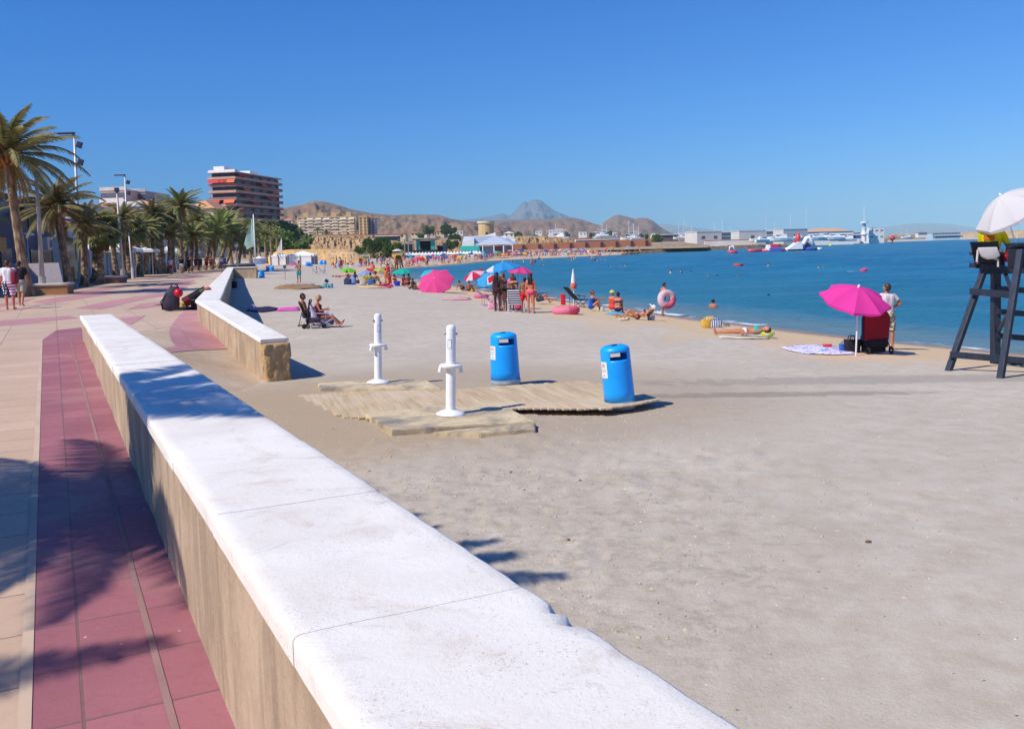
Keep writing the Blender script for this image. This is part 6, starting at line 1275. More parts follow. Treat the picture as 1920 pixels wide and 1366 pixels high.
def tiny(px,py,key,rz,label,group,s=1.,z=None,name='person'):
    p=sand_at(px,py) if z is None else cast(px,py,z); o=bpy.data.objects.new(name,CM[key]); COL.objects.link(o); o.location=[float(v) for v in p]; o.rotation_euler=(0,0,rz); o.scale=(s,s,s); o['label']=label; o['category']='person'; o['group']=group; return o
for i in range(118):
    px=738+(i+rc.random())*(1240-738)/118; top=np.interp(px,[740,900,1000,1240],[485,481,478,469]); sy=shore_py(px)-.6; py=rc.uniform(min(top,sy-1),sy)
    if px>1130 and rc.random()<.5: continue
    k=rc.choice(['st','wa','si','si','ly','ch','ak','be','wa']); tiny(px,py,k,rc.uniform(0,6.28),{'st':'tiny bather standing in the far beach crowd','wa':'tiny bather walking in the far beach crowd','si':'tiny bather sitting in the far beach crowd','ly':'tiny sunbather lying in the far beach crowd','ch':'tiny child in the far beach crowd','ak':'tiny bather with hands on hips in the far beach crowd','be':'tiny bather bending down in the far beach crowd'}[k],'bathers of the far beach crowd, '+k)
for i in range(50):
    px=rc.uniform(624,742); py=np.interp(px,[620,742],[rc.uniform(489,507),rc.uniform(488,505)])
    k=rc.choice(['st','wa','si','si','ly','ch','ak','be']); tiny(px,py,k,rc.uniform(0,6.28),{'st':'small bather standing among the parasols at the left of the bay','wa':'small bather walking among the parasols at the left of the bay','si':'small bather sitting among the parasols at the left of the bay','ly':'small sunbather lying among the parasols at the left of the bay','ch':'small child among the parasols at the left of the bay','ak':'small bather with hands on hips at the left of the bay','be':'small bather bending down at the left of the bay'}[k],'bathers at the left of the bay, '+k)
for i in range(12):
    px=rc.uniform(600,722); py=rc.uniform(484,489); tiny(px,py,rc.choice(['st','wa','si']),rc.uniform(0,6.28),'tiny bather behind the goal posts','bathers behind the goal posts')
# the rest of the crowd, too many to tell apart: one object
_v=[];_f=[];_m=[];_mats=[M_CSK,M_CHA]; _cols=[(40,50,90),(200,50,60),(40,140,190),(30,30,36),(220,90,150),(236,226,214),(240,170,60)]
_skm=[plain('crowd_skin_a',(196,130,96)),plain('crowd_skin_b',(160,100,72))]; _sum=[plain('crowd_suit_%d'%a[0],a) for a in _cols]; _hr=[plain('crowd_hair_a',(40,32,28))]; _all=_skm+_sum+_hr; _o=0
for i in range(150):
    px=rc.uniform(742,1225); top=np.interp(px,[740,900,1000,1240],[485,481,478,469]); sy=shore_py(px)-1.; py=rc.uniform(min(top,sy-1),sy)
    if px>1130 and rc.random()<.5: continue
    p=sand_at(px,py); me=CM[rc.choice(['st','wa','si','ch','ak','be','si'])]; n=len(me.vertices); co=np.zeros(n*3,np.float32); me.vertices.foreach_get('co',co); co=co.reshape(-1,3); a=rc.uniform(0,6.28); c,s=math.cos(a),math.sin(a)
    w=np.stack([co[:,0]*c-co[:,1]*s+p[0],co[:,0]*s+co[:,1]*c+p[1],co[:,2]+p[2]],1); _v+=w.tolist(); k1=rc.randrange(2);k2=2+rc.randrange(7)
    for pl in me.polygons: _f.append([j+_o for j in pl.vertices]); _m.append((k1,k2,9)[pl.material_index])
    _o+=n
_me=bpy.data.meshes.new('distant_crowd'); _me.from_pydata(_v,[],_f)
for x in _all: _me.materials.append(x)
_me.polygons.foreach_set('material_index',_m); tag(me_obj('distant_crowd',_me),'dense mixed crowd of bathers on the far beach','crowd',kind='stuff')
# towels and bundles among the crowd
q=MB(); q.bbox((0,0,.03),(.9,1.8,.06),.02); TWM=bpy.data.meshes.new('towel'); TWM.from_pydata(q.v,[],q.f); TWM.materials.append(rndmat('crowd_towel',[(0,srgb(220,60,80)),(.2,srgb(70,110,190)),(.4,srgb(236,226,214)),(.6,srgb(230,120,170)),(.8,srgb(240,190,80))],.9))
for i in range(60):
    px=rc.uniform(640,1150); py=(shore_py(px)-rc.uniform(1.5,5)) if px>745 else rc.uniform(490,507); p=sand_at(px,py); o=bpy.data.objects.new('towel',TWM); COL.objects.link(o); o.location=[float(v) for v in p]; o.rotation_euler=(0,0,rc.uniform(0,3)); tag(o,'small bright towel spread in the far beach crowd','towel','towels spread among the crowd')
# wading bathers near the far shore and swimmers
for i in range(26):
    px=rc.uniform(960,1160); sy=shore_py(px)+rc.uniform(1.5,11); p=cast(px,sy,SEA); o=bpy.data.objects.new('person',CM[rc.choice(['st','wa','ch','ak'])]); COL.objects.link(o); o.location=(p[0],p[1],SEA-rc.uniform(.5,.95)); o.rotation_euler=(0,0,rc.uniform(0,6)); tag(o,'tiny bather wading off the far beach','person','bathers wading off the far beach')
SW=[(1168,491,'ak','swimmer pair member with darker hair off the far beach, right one'),(1172,500,'st','large swimmer with bare shoulders in mid bay'),(1163,499,'ch','small head beside the bare shouldered swimmer'),(1141,501,'ch','pair of heads left: the left swimmer'),(1146,500,'ch','pair of heads left: the right swimmer'),(1202,500.5,'ch','single dark head alone in the middle of the bay'),(1257,513,'st','bather with tan shoulders left of the white backed one'),(1277,513,'ak','broad white backed bather'),(1296,512,'ch','small bather right of the white backed one'),(1384,496,'ch','swimmer with red float ring'),(1441,500,'st','bather standing upright far out below the slides'),(1535,502,'ch','left of two close heads below the arch'),(1543,502,'ch','right of two close heads below the arch'),(1580,503,'ch','dark head left of the pink air mattress'),(1328,518,'ch','dark head, leftmost of three in line'),(1345,519.5,'ch','dark head, second of three in line'),(1384,521,'ch','dark head, rightmost of three in line'),(1441,558,'ch','single dark head in the near water, largest of them'),(1337,577,'st','bather nearest the shore with sunlit shoulders'),(1783,497,'ch','swimmer far right below the yacht club'),(1346,494,'ch','faint head far out left of the red ring'),(1395,494,'ch','faint head right of the red ring'),(1213,486,'ch','lone head off the rock shore'),(1135,488,'st','standing bather far out'),(1020,498,'st','dark upright bather left part of the bay')]
for px,py,k,lab in SW:
    p=cast(px,py,SEA); o=bpy.data.objects.new('person',CM[k]); COL.objects.link(o); dp={'ch':1.02,'st':1.22,'ak':1.15}[k]; o.location=(p[0],p[1],SEA-dp); o.rotation_euler=(0,0,(px*1.7)%6.28); tag(o,lab,'person','swimmers in the bay')
# ================================================================ SHOWERS, BINS, BOARDWALK
GZ0=-.86
# slabs
M_SLAB=NT('stained_slab'); co=M_SLAB.co(); n=M_SLAB.noise(1.6,6,co,.65,.6); n2=M_SLAB.noise(9,5,co,.7)
M_SLAB.base(M_SLAB.mix(M_SLAB.fr(n2,.5,.75,0,.5),M_SLAB.ramp(n,[(.36,srgb(142,130,116)),(.52,srgb(200,180,144)),(.75,srgb(220,202,166))]),srgb(140,112,76))); M_SLAB.rough(M_SLAB.fr(n,.3,.6,.35,.9)); M_SLAB.bump(n2,.25,.004); M_SLAB=M_SLAB.m
def slab(name,pts,z,th,label,m=M_SLAB,cat='slab',tiltz=None):
    P=[cast(a,b,z if tiltz is None else tiltz[i]) for i,(a,b) in enumerate(pts)]; bm=bmesh.new(); n=len(P); c=sum(P)/n
    lo=[bm.verts.new((p[0]-c[0],p[1]-c[1],p[2]-th-GZ0)) for p in P]; hi=[bm.verts.new((p[0]-c[0],p[1]-c[1],p[2]-GZ0)) for p in P]
    bm.faces.new(lo[::-1]); bm.faces.new(hi); [bm.faces.new((lo[i],lo[(i+1)%n],hi[(i+1)%n],hi[i])) for i in range(n)]
    bmesh.ops.recalc_face_normals(bm,faces=bm.faces); bmesh.ops.bevel(bm,geom=list(bm.edges),offset=.012,segments=2,affect='EDGES'); me=bpy.data.meshes.new(name); bm.to_mesh(me); bm.free(); o=me_obj(name,me,m,loc=(c[0],c[1],GZ0)); return tag(o,label,cat)
slab('shower_slab',[(684,774),(735,806),(1004,790),(952,763),(830,760)],GZ0+.09,.12,'stained thick slab under the nearer white shower post')
slab('broken_slab',[(806,810),(900,812),(1004,804),(1003,793),(905,800)],GZ0+.06,.14,'broken dark edged slab piece in front of the nearer shower slab')
slab('shower_slab',[(596,718),(601,728),(826,728),(800,712),(700,711)],GZ0+.06,.09,'flat pale slab under the farther white shower post')
# boardwalk planks
def deck():
    poly=[cast(a,b,GZ0+.1)[:2] for a,b in [(556,731),(832,729),(1095,714),(1140,723),(1238,747),(1190,757),(1136,765),(952,763),(830,775),(700,778),(640,772)]]
    c=sum(poly)/len(poly); D=np.array([.30,-.954]); N=np.array([.954,.30]); root=empty('boardwalk',(c[0],c[1],GZ0),0,'sandy wooden plank boardwalk between the shower posts and the bins','boardwalk'); q=MB(); us=[float((p-c)@N) for p in poly]; u=min(us)+.05; r=random.Random(4)
    while u<max(us)-.03:
        hits=[]
        for i in range(len(poly)):
            a=poly[i]-c;b=poly[(i+1)%len(poly)]-c; ua,ub=a@N,b@N
            if (ua-u)*(ub-u)<0: t=(u-ua)/(ub-ua); hits.append(float((a+(b-a)*t)@D))
        if len(hits)>=2:
            v0,v1=min(hits)-r.uniform(0,.03),max(hits)+r.uniform(0,.04); m_=(v0+v1)/2; pc=N*u+D*m_; ang=math.atan2(D[1],D[0]); edge_lift=.05+.03*math.sin(u*1.1)
            q.bbox((pc[0],pc[1],.075+r.uniform(-.002,.002)+.012*math.sin(u*.9)-.13*max(0,(-u-1.7)/2.2)),(v1-v0,.093,.03),.006,Matrix.Rotation(ang,3,'Z')@Matrix.Rotation(r.uniform(-.004,.004),3,'Y'))
        u+=.098
    t=NT('weathered_plank'); co=t.co(); mp=t.n('ShaderNodeMapping',Vector=co,Rotation=(0,0,-math.atan2(D[1],D[0]))).outputs[0]; mp=t.n('ShaderNodeMapping',Vector=mp,Scale=(.6,7,3)).outputs[0]; n=t.noise(1.4,5,mp,.65); g=t.noise(6,4,mp,.7); 
    cc=t.ramp(n,[(.25,srgb(164,140,108)),(.5,srgb(192,168,134)),(.78,srgb(214,194,162))]); cc=t.mix(t.fr(g,.55,.75,0,.4),cc,srgb(140,112,92)); cc=t.mix(t.fr(t.noise(.5,5,co,.6),.5,.66,0,.7),cc,srgb(206,186,160)); t.base(cc); t.rough(.85); t.bump(g,.3,.004)
    q.build('planks',t.m,root)
    q=MB()
    for d_ in(-.5,.3,.9):
        for k in range(1):
            u0=-1.4; u1=1.5; p0=N*u0+D*(d_*.45); p1=N*u1+D*(d_*.45); m_=(p0+p1)/2; q.box((m_[0],m_[1],.02),(2.9,.09,.07),Matrix.Rotation(math.atan2(N[1],N[0]),3,'Z'))
    q.build('joists',plain('dark_joist',(96,76,60),.9,.3,3),root)
deck()
p=cast(1236,747,GZ0+.1)
# shower posts
WH=NT('white_enamel'); n=WH.noise(9,5); WH.base(WH.ramp(n,[(.3,srgb(232,231,230)),(.6,srgb(243,242,242))])); WH.rough(.32); WH.b.inputs['Specular IOR Level'].default_value=.5; WH=WH.m
M_STEEL=plain('steel',(150,150,152),.3,.15,20,metal=.8); M_LINE=plain('plate_line',(120,120,124),.6,.1)
def shower(px,py,topy,z,tilt,rz,label,hk=1.):
    b=cast(px,py,z); H=(rayz(px,topy,b[0],b[1])-b[2])*1.0; root=empty('shower_post',b,0,label,'foot shower','white foot shower posts'); root.rotation_euler=(rad(-.6),rad(tilt),rad(rz)); k=H/1.4; R=.078*k/1.0
    q=MB(); q.lathe([(R*2.95,0),(R*2.9,.012),(R*2.4,.035),(R*1.5,.062),(R*1.12,.07)],36); q.build('base_plate',WH,root,smooth=True,sharp=60)
    q=MB(); q.lathe([(R*.98,.05),(R*.98,H*.56)],32,capb=False,capt=False); q.lathe([(R*.98,H*.56),(R*.97,H-.06),(R*.9,H-.022),(R*.7,H-.006),(R*.3,H+.004),(.002,H+.006)],32,capb=False,capt=False); q.build('column',WH,root,smooth=True)
    q=MB(); zt=H*.55; q.lathe([(R*1.05,zt-.035),(R*2.15,zt-.028),(R*2.3,zt-.01),(R*2.26,zt+.008),(R*2.0,zt+.018),(R*1.0,zt+.022)],36); q.build('foot_rest',WH,root,smooth=True,sharp=50)
    for a_,nm in((-170,0),(-15,0)):
        a=rad(a_); x,y=math.cos(a)*R*2.1,math.sin(a)*R*2.1; q=MB(); q.tube((x*.95,y*.95,zt-.01),(x*1.04,y*1.04,zt-.1),.028,.032,14); q.tube((x*1.04,y*1.04,zt-.1),(x*1.045,y*1.045,zt-.105),.026,.02,14); q.build('spray_nozzle',WH,root,smooth=True,sharp=40)
    for a_ in(-178,-2):
        a=rad(a_); c=Vector((math.cos(a),math.sin(a),0)); z_=H*.90; q=MB(); q.tube(c*R*.9+V3(0,0,z_),c*R*1.22+V3(0,0,z_),.012,.012,10); q.tube(c*R*1.2+V3(0,0,z_),c*R*1.3+V3(0,0,z_),.022,.02,12); q.build('push_button',M_STEEL,root,smooth=True,sharp=40)
    # engraved plate on the front-left
    q=MB(); z0,z1=H*.74,H*.835; R2=R*.99
    for (u0,u1,w0,w1) in((-128,-76,z0,z0+.006),(-128,-76,z1,z1+.006),(-128,-124,z0,z1),(-80,-76,z0,z1+.006)):
        pts=[]
        n_=6
        for w in(w0,w1):
            for i in range(n_+1): a=rad(u0+(u1-u0)*i/n_); pts.append((R2*math.cos(a),R2*math.sin(a),w))
        q.add(pts,[(i,i+1,n_+2+i,n_+1+i) for i in range(n_)])
    q.build('instruction_plate',M_LINE,root)
    return root
shower(845,776,609,GZ0+.095,2.,0,'nearer and taller white foot shower post with round foot rest')
shower(709,717,588,GZ0+.065,2.4,35,'farther white foot shower post with round foot rest')
# litter bins
BL=NT('blue_plastic'); n=BL.noise(2.5,4); BL.base(BL.ramp(n,[(.3,srgb(6,154,246)),(.7,srgb(22,168,254))])); BL.rough(.38); BL.b.inputs['Specular IOR Level'].default_value=.5; BL=BL.m
M_BD=plain('bin_dark',(24,30,60),.6,.2,5); M_BG=plain('bin_base_grey',(168,174,180),.55,.25,6); M_STK=plain('sticker_white',(226,226,224),.5,.03)
def bin_(loc,H,R0,R1,rz,tilt,label,tall=True):
    root=empty('litter_bin',loc,0,label,'litter bin','blue litter bins'); root.rotation_euler=(tilt[0],tilt[1],rz)
    zb=.08*H; zt=H; n=64
    def Rz(z): return R0+(R1-R0)*(z-zb)/(zt-zb)
    ys=[zb,.25*H,.5*H,.74*H,.775*H,.80*H,.87*H,.895*H,.93*H,.955*H,.975*H,.99*H,H]; V=[];rs=[]
    for z in ys:
        r=Rz(z)
        if z>.93*H: t=(z-.93*H)/(.07*H); r=r*math.sqrt(max(.0,1-t*t*.62))
        rs.append(r); V+=[(r*math.cos(2*PI*k/n),r*math.sin(2*PI*k/n),z) for k in range(n)]
    F_=[]; hole=[]
    def opened(k,i):
        a=(360*k/n)%360; z0=ys[i]
        zone=.775*H<=z0+1e-6 and z0<.895*H-1e-6
        return zone and (250<=a<326 or 70<=a<146)
    for i in range(len(ys)-1):
        for k in range(n):
            if opened(k,i): continue
            F_.append((i*n+k,i*n+(k+1)%n,(i+1)*n+(k+1)%n,(i+1)*n+k))
    q=MB(); q.add(V,F_)
    m=(len(ys)-1)*n; q.add([(rs[-1]*math.cos(2*PI*k/n),rs[-1]*math.sin(2*PI*k/n),H) for k in range(n)]+[(rs[-1]*.25*math.cos(2*PI*k/n),rs[-1]*.25*math.sin(2*PI*k/n),H-.008*H) for k in range(n)],[(k,(k+1)%n,n+(k+1)%n,n+k) for k in range(n)])
    o=q.build('shell',BL,root,smooth=True,sharp=50); md=o.modifiers.new('s','SOLIDIFY'); md.thickness=.014; md.offset=-1
    q=MB(); q.lathe([(Rz(.1*H)-.05,.1*H),(Rz(.7*H)-.05,.72*H)],28); q.build('inner_liner',M_BD,root)
    q=MB(); q.lathe([(R0*.98,-.03),(R0*1.0,.01*H),(R0*.96,.02*H),(R0*1.03,.03*H),(R0*1.03,zb+.012),(R0*.98,zb+.016)],40); q.build('base',M_BG,root,smooth=True,sharp=40)
    q=MB(); q.lathe([(.045,H-.0),(.045,H+.004),(.02,H+.005)],16); q.build('lid_hole',M_BD,root)
    # white sticker with printed mark
    def patch(a0,a1,z0,z1,off,m_,nm,par):
        nn=8; P=[]
        for z in(z0,z1):
            for i in range(nn+1): a=rad(a0+(a1-a0)*i/nn); r=Rz(z)+off; P.append((r*math.cos(a),r*math.sin(a),z))
        q=MB(); q.add(P,[(i,i+1,nn+2+i,nn+1+i) for i in range(nn)]); return q.build(nm,m_,par)
    st=patch(196,236,.50*H,.76*H,.003,M_STK,'sticker',root)
    patch(215,222,.53*H,.548*H,.005,M_LINE,'printed_mark',st)
    for j in range(3): patch(203,229,(.60+.02*j)*H,(.606+.02*j)*H,.005,plain('print_grey',(170,170,176),.7),'printed_line',st)
    for j in range(2): patch(206,226,(.68+.03*j)*H,(.695+.03*j)*H,.005,plain('print_red',(196,120,120),.7),'printed_line',st)
    return root
def bin_px(px,pyb,pyt,wtop,wbot,rz,tilt,label,z=None):
    b=cast(px,pyb,GZ0 if z is None else z); H=rayz(px,pyt,b[0],b[1])-b[2]; k=np.linalg.norm(b[:2])/1700; 
    return bin_((b[0],b[1],b[2]),H*1.0,wbot*k/2,wtop*k/2,rz,tilt,label)
bin_px(948,719,623,49,56,rad(-4),(rad(.5),rad(-1.),0)[:2],'blue litter bin between the shower posts and the leaning bin, standing upright')
bin_px(1163,761,646,55,58,rad(-10),(rad(1.),rad(-4.6)),'nearest blue litter bin leaning left at the end of the boardwalk',z=GZ0+.02)
for px,py,ph,w,lab in [(491,521,14,11,'blue litter bin beside the side wall'),(503,508.5,11,8,'left one of two touching blue bins beyond the side wall'),(510,509,11,9,'right one of two touching blue bins beyond the side wall'),(576,499,8.5,7,'blue bin at the marquee, left one of a pair'),(583,499,8.5,7,'blue bin at the marquee, right one of a pair'),(602,496,9,7,'blue bin right of the marquee'),(609,496,9,7,'tall blue bin beside the blue tent'),(636,501,12,6,'narrow blue bin left of the yellow parasol')]:
    p=sand_at(px,py); k=p[1]/1700; bin_((p[0],p[1],p[2]),ph*k,w*k/2,w*k/2*.86,0,(0,0),lab)
# ================================================================ LIFEGUARD CHAIR
def guard_chair():
    D0=17.6; wd_=NT('dark_blue_wood'); co=wd_.co(); n=wd_.noise(3,5,wd_.n('ShaderNodeMapping',Vector=co,Scale=(6,6,.8)).outputs[0],.6); wd_.base(wd_.ramp(n,[(.3,srgb(24,30,46)),(.7,srgb(46,56,72))])); wd_.rough(.6); wd_=wd_.m
    B1=sand_at(1772,696); B3=sand_at(1873,710); B2=at(1866,696,B1[1]+1.35); B2[2]=float(sandh(B2[0],B2[1])); 
    root=empty('lifeguard_chair',(B1+B3)/2,0,'tall dark blue wooden lifeguard chair at the right edge of the view','lifeguard chair'); o0=np.array(root.location)
    def beam(name,p,q_,w=.115,h=.10,m=wd_):
        p=Vector([float(v) for v in (np.array(p)-o0)]); q2=Vector([float(v) for v in (np.array(q_)-o0)]); d=q2-p; L=d.length; R=d.to_track_quat('X','Z').to_matrix(); b=MB(); b.bbox(tuple((p+q2)/2),(L,w,h),.012,R); return b.build(name,m,root)
    Y1,Y3,Y2=B1[1],B3[1],B2[1]
    T1=at(1843,512,Y1+.45); T3=at(1914,468,Y3+.35); T2=at(1867,500,Y2)
    beam('leg',B1-[0,0,.2],T1); beam('leg',B3-[0,0,.2],T3); beam('leg',B2-[0,0,.2],T2,.17,.15)
    B4=np.array([B3[0]+1.35,Y3+1.1,B2[2]]); T4=B4+np.array([-.25,-.1,2.35]); beam('leg',B4-[0,0,.2],T4)
    def on(A,T,f): return np.array(A)+(np.array(T)-np.array(A))*f
    beam('rail',at(1781,664,Y1+.02),at(1958,679,Y3+.6),.06,.13); beam('rail',at(1820,546,Y1+.3),at(1897,553,Y3+.3),.06,.13)
    for y,y2 in((541,546),(584,590),(629,636),(674,684)): beam('rung',at(1868,y,Y2-.1),at(1950,y2,Y2-.1),.06,.12)
    beam('brace',at(1872,622,Y2),at(1888,592,Y3+.5),.06,.08); beam('brace',at(1881,502,Y2-.2),at(1898,548,Y3+.4),.06,.08)
    beam('rail',at(1838,507,Y1+.45),at(1925,505,Y1+.45),.09,.16); beam('rail',at(1838,500,Y1+.4),at(1880,501,Y1+.4),.1,.1)
    # seat box
    a=at(1833,500,Y1+.5); b=at(1873,500,Y1+.5); c=(a+b)/2-o0; w=b[0]-a[0]
    q=MB(); q.bbox((c[0]+.14,c[1]+.33,c[2]+.02),(w*.9,.7,.1),.02); q.build('seat',wd_,root)
    z0=a[2]; 
    q=MB(); t=[at(1821,453.5,Y1+.28),at(1872,452,Y1+.28),at(1877,503,Y1+.45),at(1832,503,Y1+.45)]; th=np.array([0,.06,0]); P=[tuple(v-o0) for v in t]+[tuple(v+th-o0) for v in t]; q.add(P,[(0,1,2,3),(7,6,5,4),(0,4,5,1),(1,5,6,2),(2,6,7,3),(3,7,4,0)]); q.build('backrest',plain('black_slat',(26,28,38),.6,.3,6),root,fixn=True)
    for x0,y0,x1,y1 in((1820,475,1835,473),(1832,492,1880,493),(1876,470,1884,512)): beam('arm_rest',at(x0,y0,Y1+.3),at(x1,y1,Y1+1.),.06,.07)
    # white cushion with hanging strings
    q=MB(); t=[(1832,464),(1866,463),(1869,472),(1872,479),(1864,485),(1849,486.5),(1839,482),(1834,473)]; P=[at(x,y,Y1+.24)-o0 for x,y in t]; bm=[tuple(v) for v in P]+[tuple(v+np.array([0,-.09,0])) for v in P]; cc=sum(P)/len(P); n_=len(P)
    q.add(bm+[tuple(cc+np.array([0,-.10,0]))],[(i,(i+1)%n_,n_+(i+1)%n_,n_+i) for i in range(n_)]+[(n_+i,n_+(i+1)%n_,2*n_) for i in range(n_)]+[tuple(range(n_))[::-1]]); cu=q.build('cushion',plain('cushion_white',(206,198,194),.9,.12,6),None,loc=o0,fixn=True,smooth=True); md=cu.modifiers.new('b','BEVEL'); md.width=.02; md.segments=3; tag(cu,'white cushion tied behind the back of the lifeguard chair','cushion')
    q=MB(); q.path([at(1833.5,468,Y1+.2)-o0,at(1832.5,480,Y1+.2)-o0,at(1831.5,491,Y1+.2)-o0],.02,6); q.path([at(1864,484,Y1+.2)-o0,at(1871,487,Y1+.2)-o0,at(1871.5,500,Y1+.2)-o0],.02,6); o=q.build('ties',plain('cushion_white',(206,198,194)),cu)
    # red bag and dark basket beside the seat
    c=at(1889,483,Y1+.55); q=MB(); q.bbox((0,0,0),(.30,.3,.17),.05); q.bbox((.0,0,.1),(.32,.26,.05),.02); tag(q.build('kit_bag',plain('bag_dark_red',(140,20,36),.7,.2,8),loc=c,smooth=True),'dark red bag lying beside the lifeguard','bag')
    c=at(1914,478,Y3+.55); q=MB(); q.bbox((0,0,-.05),(.34,.36,.42),.06); q.bbox((0,-.0,.2),(.42,.42,.07),.03); tag(q.build('black_backpack',plain('pack_black',(30,32,42),.7,.3,8),loc=c,smooth=True),'black backpack hanging at the right edge of the lifeguard chair','bag')
    # lifeguard
    sx=at(1858,494,Y1+.72); pr,fg=person((sx[0],sx[1],sx[2]),35,dict(POSE['chair'],T=(0,.1,1),H=(0,.15,1),RU=(.45,.25,-.9),RF=(-.2,.8,-.5)),'lifeguard in bright yellow T-shirt sitting with back to the viewer on the high chair',1.72,'tan',[('shirt',cloth('guard_yellow',(206,198,20)),R_shirt(.26,-.02),.022),('shorts',c_('redg',190,36,40),R_shorts(.4),.02)],('black','short'),vox=.012,dz=.0)
    lowest=fg['z']; pr.location.z=sx[2]-(-fg['z'])+.11*fg['s']+.06
    q=MB(); q.bbox((0,0,0),(.2,.02,.1),.004); o=q.build('back_print',plain('print_orange',(200,96,24),.8),pr); o.location=Vector(fg['T'])*.37+V3(-.03,-.145,-fg['z'])
    # parasol
    ap=at(1874,365,Y1+.55); w=NT('x'); bpy.data.materials.remove(w.m)
    c=at(1893,402,Y1+.5)
    base=at(1916,470,Y1+.62); parasol(base,at(1877,367,Y1+.5),.74,umbmat('white_sunshade',(232,226,226)),'big tilted white parasol clamped over the lifeguard chair',tilt=(-.78,-.12,1.),rz=.2,hs=1.35,prad=.014)
guard_chair()
# ================================================================ NEAR BEACH THINGS
SKIN_B=c_('blackbikini',34,32,40)
# standing man at the magenta parasol
p=sand_at(1662,656); person(p,-12,'akimbo','man in white striped T-shirt and patterned cream shorts standing behind the magenta parasol',1.72,'tan',[('shirt',cloth('striped_shirt',(236,234,236),stripes=(206,186,186),scale=7),R_shirt(.17,-.03),.022),('shorts',patterned('camo_shorts',(222,214,190),(96,88,80),14,.5,(190,176,150)),R_shorts(.42),.035)],('brown','short'),vox=.014,fat=1.08)
def stroller(px,py):
    p=sand_at(px,py); k=p[1]/1700; r=empty('pushchair',p,rad(6),'pushchair with dark red arched hood seen from behind, under the magenta parasol','pushchair')
    q=MB(); W_=.30; pts=[(-W_,0,.32)]+[(-W_*math.cos(a),0,.78+.27*math.sin(a)) for a in np.linspace(0,PI,14)]+[(W_*.9,0,.32)]
    V=[(x,y-.06,z) for x,y,z in pts]+[(x,.12,z) for x,y,z in pts]; n=len(pts); q.add(V,[tuple(range(n)),tuple(range(n,2*n))[::-1]]+[(i,(i+1)%n,n+(i+1)%n,n+i) for i in range(n)]); q.build('back_panel',plain('dark_red_cloth',(140,14,34),.85,.12,5),r,fixn=True)
    q=MB(); q.path([(x*1.06,.03,z*1.015) for x,y,z in pts],.035,8); q.build('frame',plain('navy_trim',(40,40,66),.7,.2,6),r)
    q=MB(); q.bbox((0,.1,.24),(.5,.42,.2),.05); q.bbox((-.02,.1,.1),(.46,.36,.14),.05); q.build('basket',plain('basket_black',(26,26,34),.8,.3,8),r)
    for x in(-.28,.28):
        for y in(-.16,.36): q=MB(); R=Matrix.Rotation(PI/2,3,'Y'); q.torus((x,y,.09),.07,.024,18,8,R); q.build('wheel',plain('tyre_black',(28,28,30),.8,.1),r,smooth=True)
    for x in(-.27,.27): q=MB(); q.tube((x,.34,.1),(x*.9,0,.9),.014); q.tube((x,-.16,.1),(x*.95,.2,.6),.014); q.build('side_tube',plain('navy_trim',(40,40,66)),r)
    return r
stroller(1643,664)
def bag(px,py,w,d,h,c,label,handles=True,rz=0.,m=None,cat='bag',flare=1.15,name='beach_bag'):
    p=sand_at(px,py); k=p[1]/1700; w*=k;h*=k;d=d*k; r=empty(name,p,rz,label,cat); q=MB(); n=16; V=[]; ys=[0,.05,.5,1]; 
    rr=random.Random(int(px))
    for j,t in enumerate(ys):
        s=(.9,1,1+.5*(flare-1),flare)[j]
        for i in range(n):
            a=2*PI*i/n; cx=math.copysign(abs(math.cos(a))**.5,math.cos(a)); cy=math.copysign(abs(math.sin(a))**.5,math.sin(a)); V.append((cx*w/2*s,cy*d/2*s,h*t*(1+(rr.uniform(-.06,.06) if j==3 else 0))))
    q.add(V,[(j*n+i,j*n+(i+1)%n,(j+1)*n+(i+1)%n,(j+1)*n+i) for j in range(3) for i in range(n)]+[tuple(range(n))[::-1],tuple(range(3*n,4*n))]); mm=m or plain('bag_%d_%d_%d'%c,c,.85,.2,10); q.build('bag_body',mm,r,smooth=True,sharp=60)
    if handles:
        for y in(-d*.3,d*.3): q=MB(); q.path([(-w*.28,y,h*.9),(-w*.2,y,h*1.25),(0,y,h*1.35),(w*.2,y,h*1.25),(w*.28,y,h*.9)],max(.008,w*.035)); q.build('handle',mm,r)
    return r
bag(1598,662,26,18,24,(30,24,32),'big black beach bag left of the white parasol pole'); bag(1581,661,13,10,15,(40,96,176),'blue bag left of the big black one'); 
bag(1551,654,14,9,8,(214,60,76),'small red sand toy bucket on the far side of the floral cloth',handles=False,cat='bucket',name='toy_bucket'); bag(1543,660,14,8,4,(90,190,224),'turquoise pouch lying on the floral cloth',handles=False,flare=.9,name='pouch')
# floral beach cloth
def ground_sheet(pts,m,name,label,cat='towel',th=.02,n=5,rip=.015):
    P=[sand_at(*p) for p in pts]; c=sum(P)/len(P); q=MB(); bm=bmesh.new(); vs=[bm.verts.new((p[0]-c[0],p[1]-c[1],0)) for p in P]; f=bm.faces.new(vs); bmesh.ops.triangulate(bm,faces=[f]); bmesh.ops.subdivide_edges(bm,edges=list(bm.edges),cuts=n,use_grid_fill=True)
    for v in bm.verts: v.co.z=float(sandh(v.co.x+c[0],v.co.y+c[1]))-c[2]+.025+rip*mnoise.noise(Vector((v.co.x*5,v.co.y*5,c[0])))
    bmesh.ops.recalc_face_normals(bm,faces=bm.faces); me=bpy.data.meshes.new(name); bm.to_mesh(me); bm.free(); o=me_obj(name,me,m,loc=c,smooth=True); md=o.modifiers.new('s','SOLIDIFY'); md.thickness=th; md.offset=0; return tag(o,label,cat)
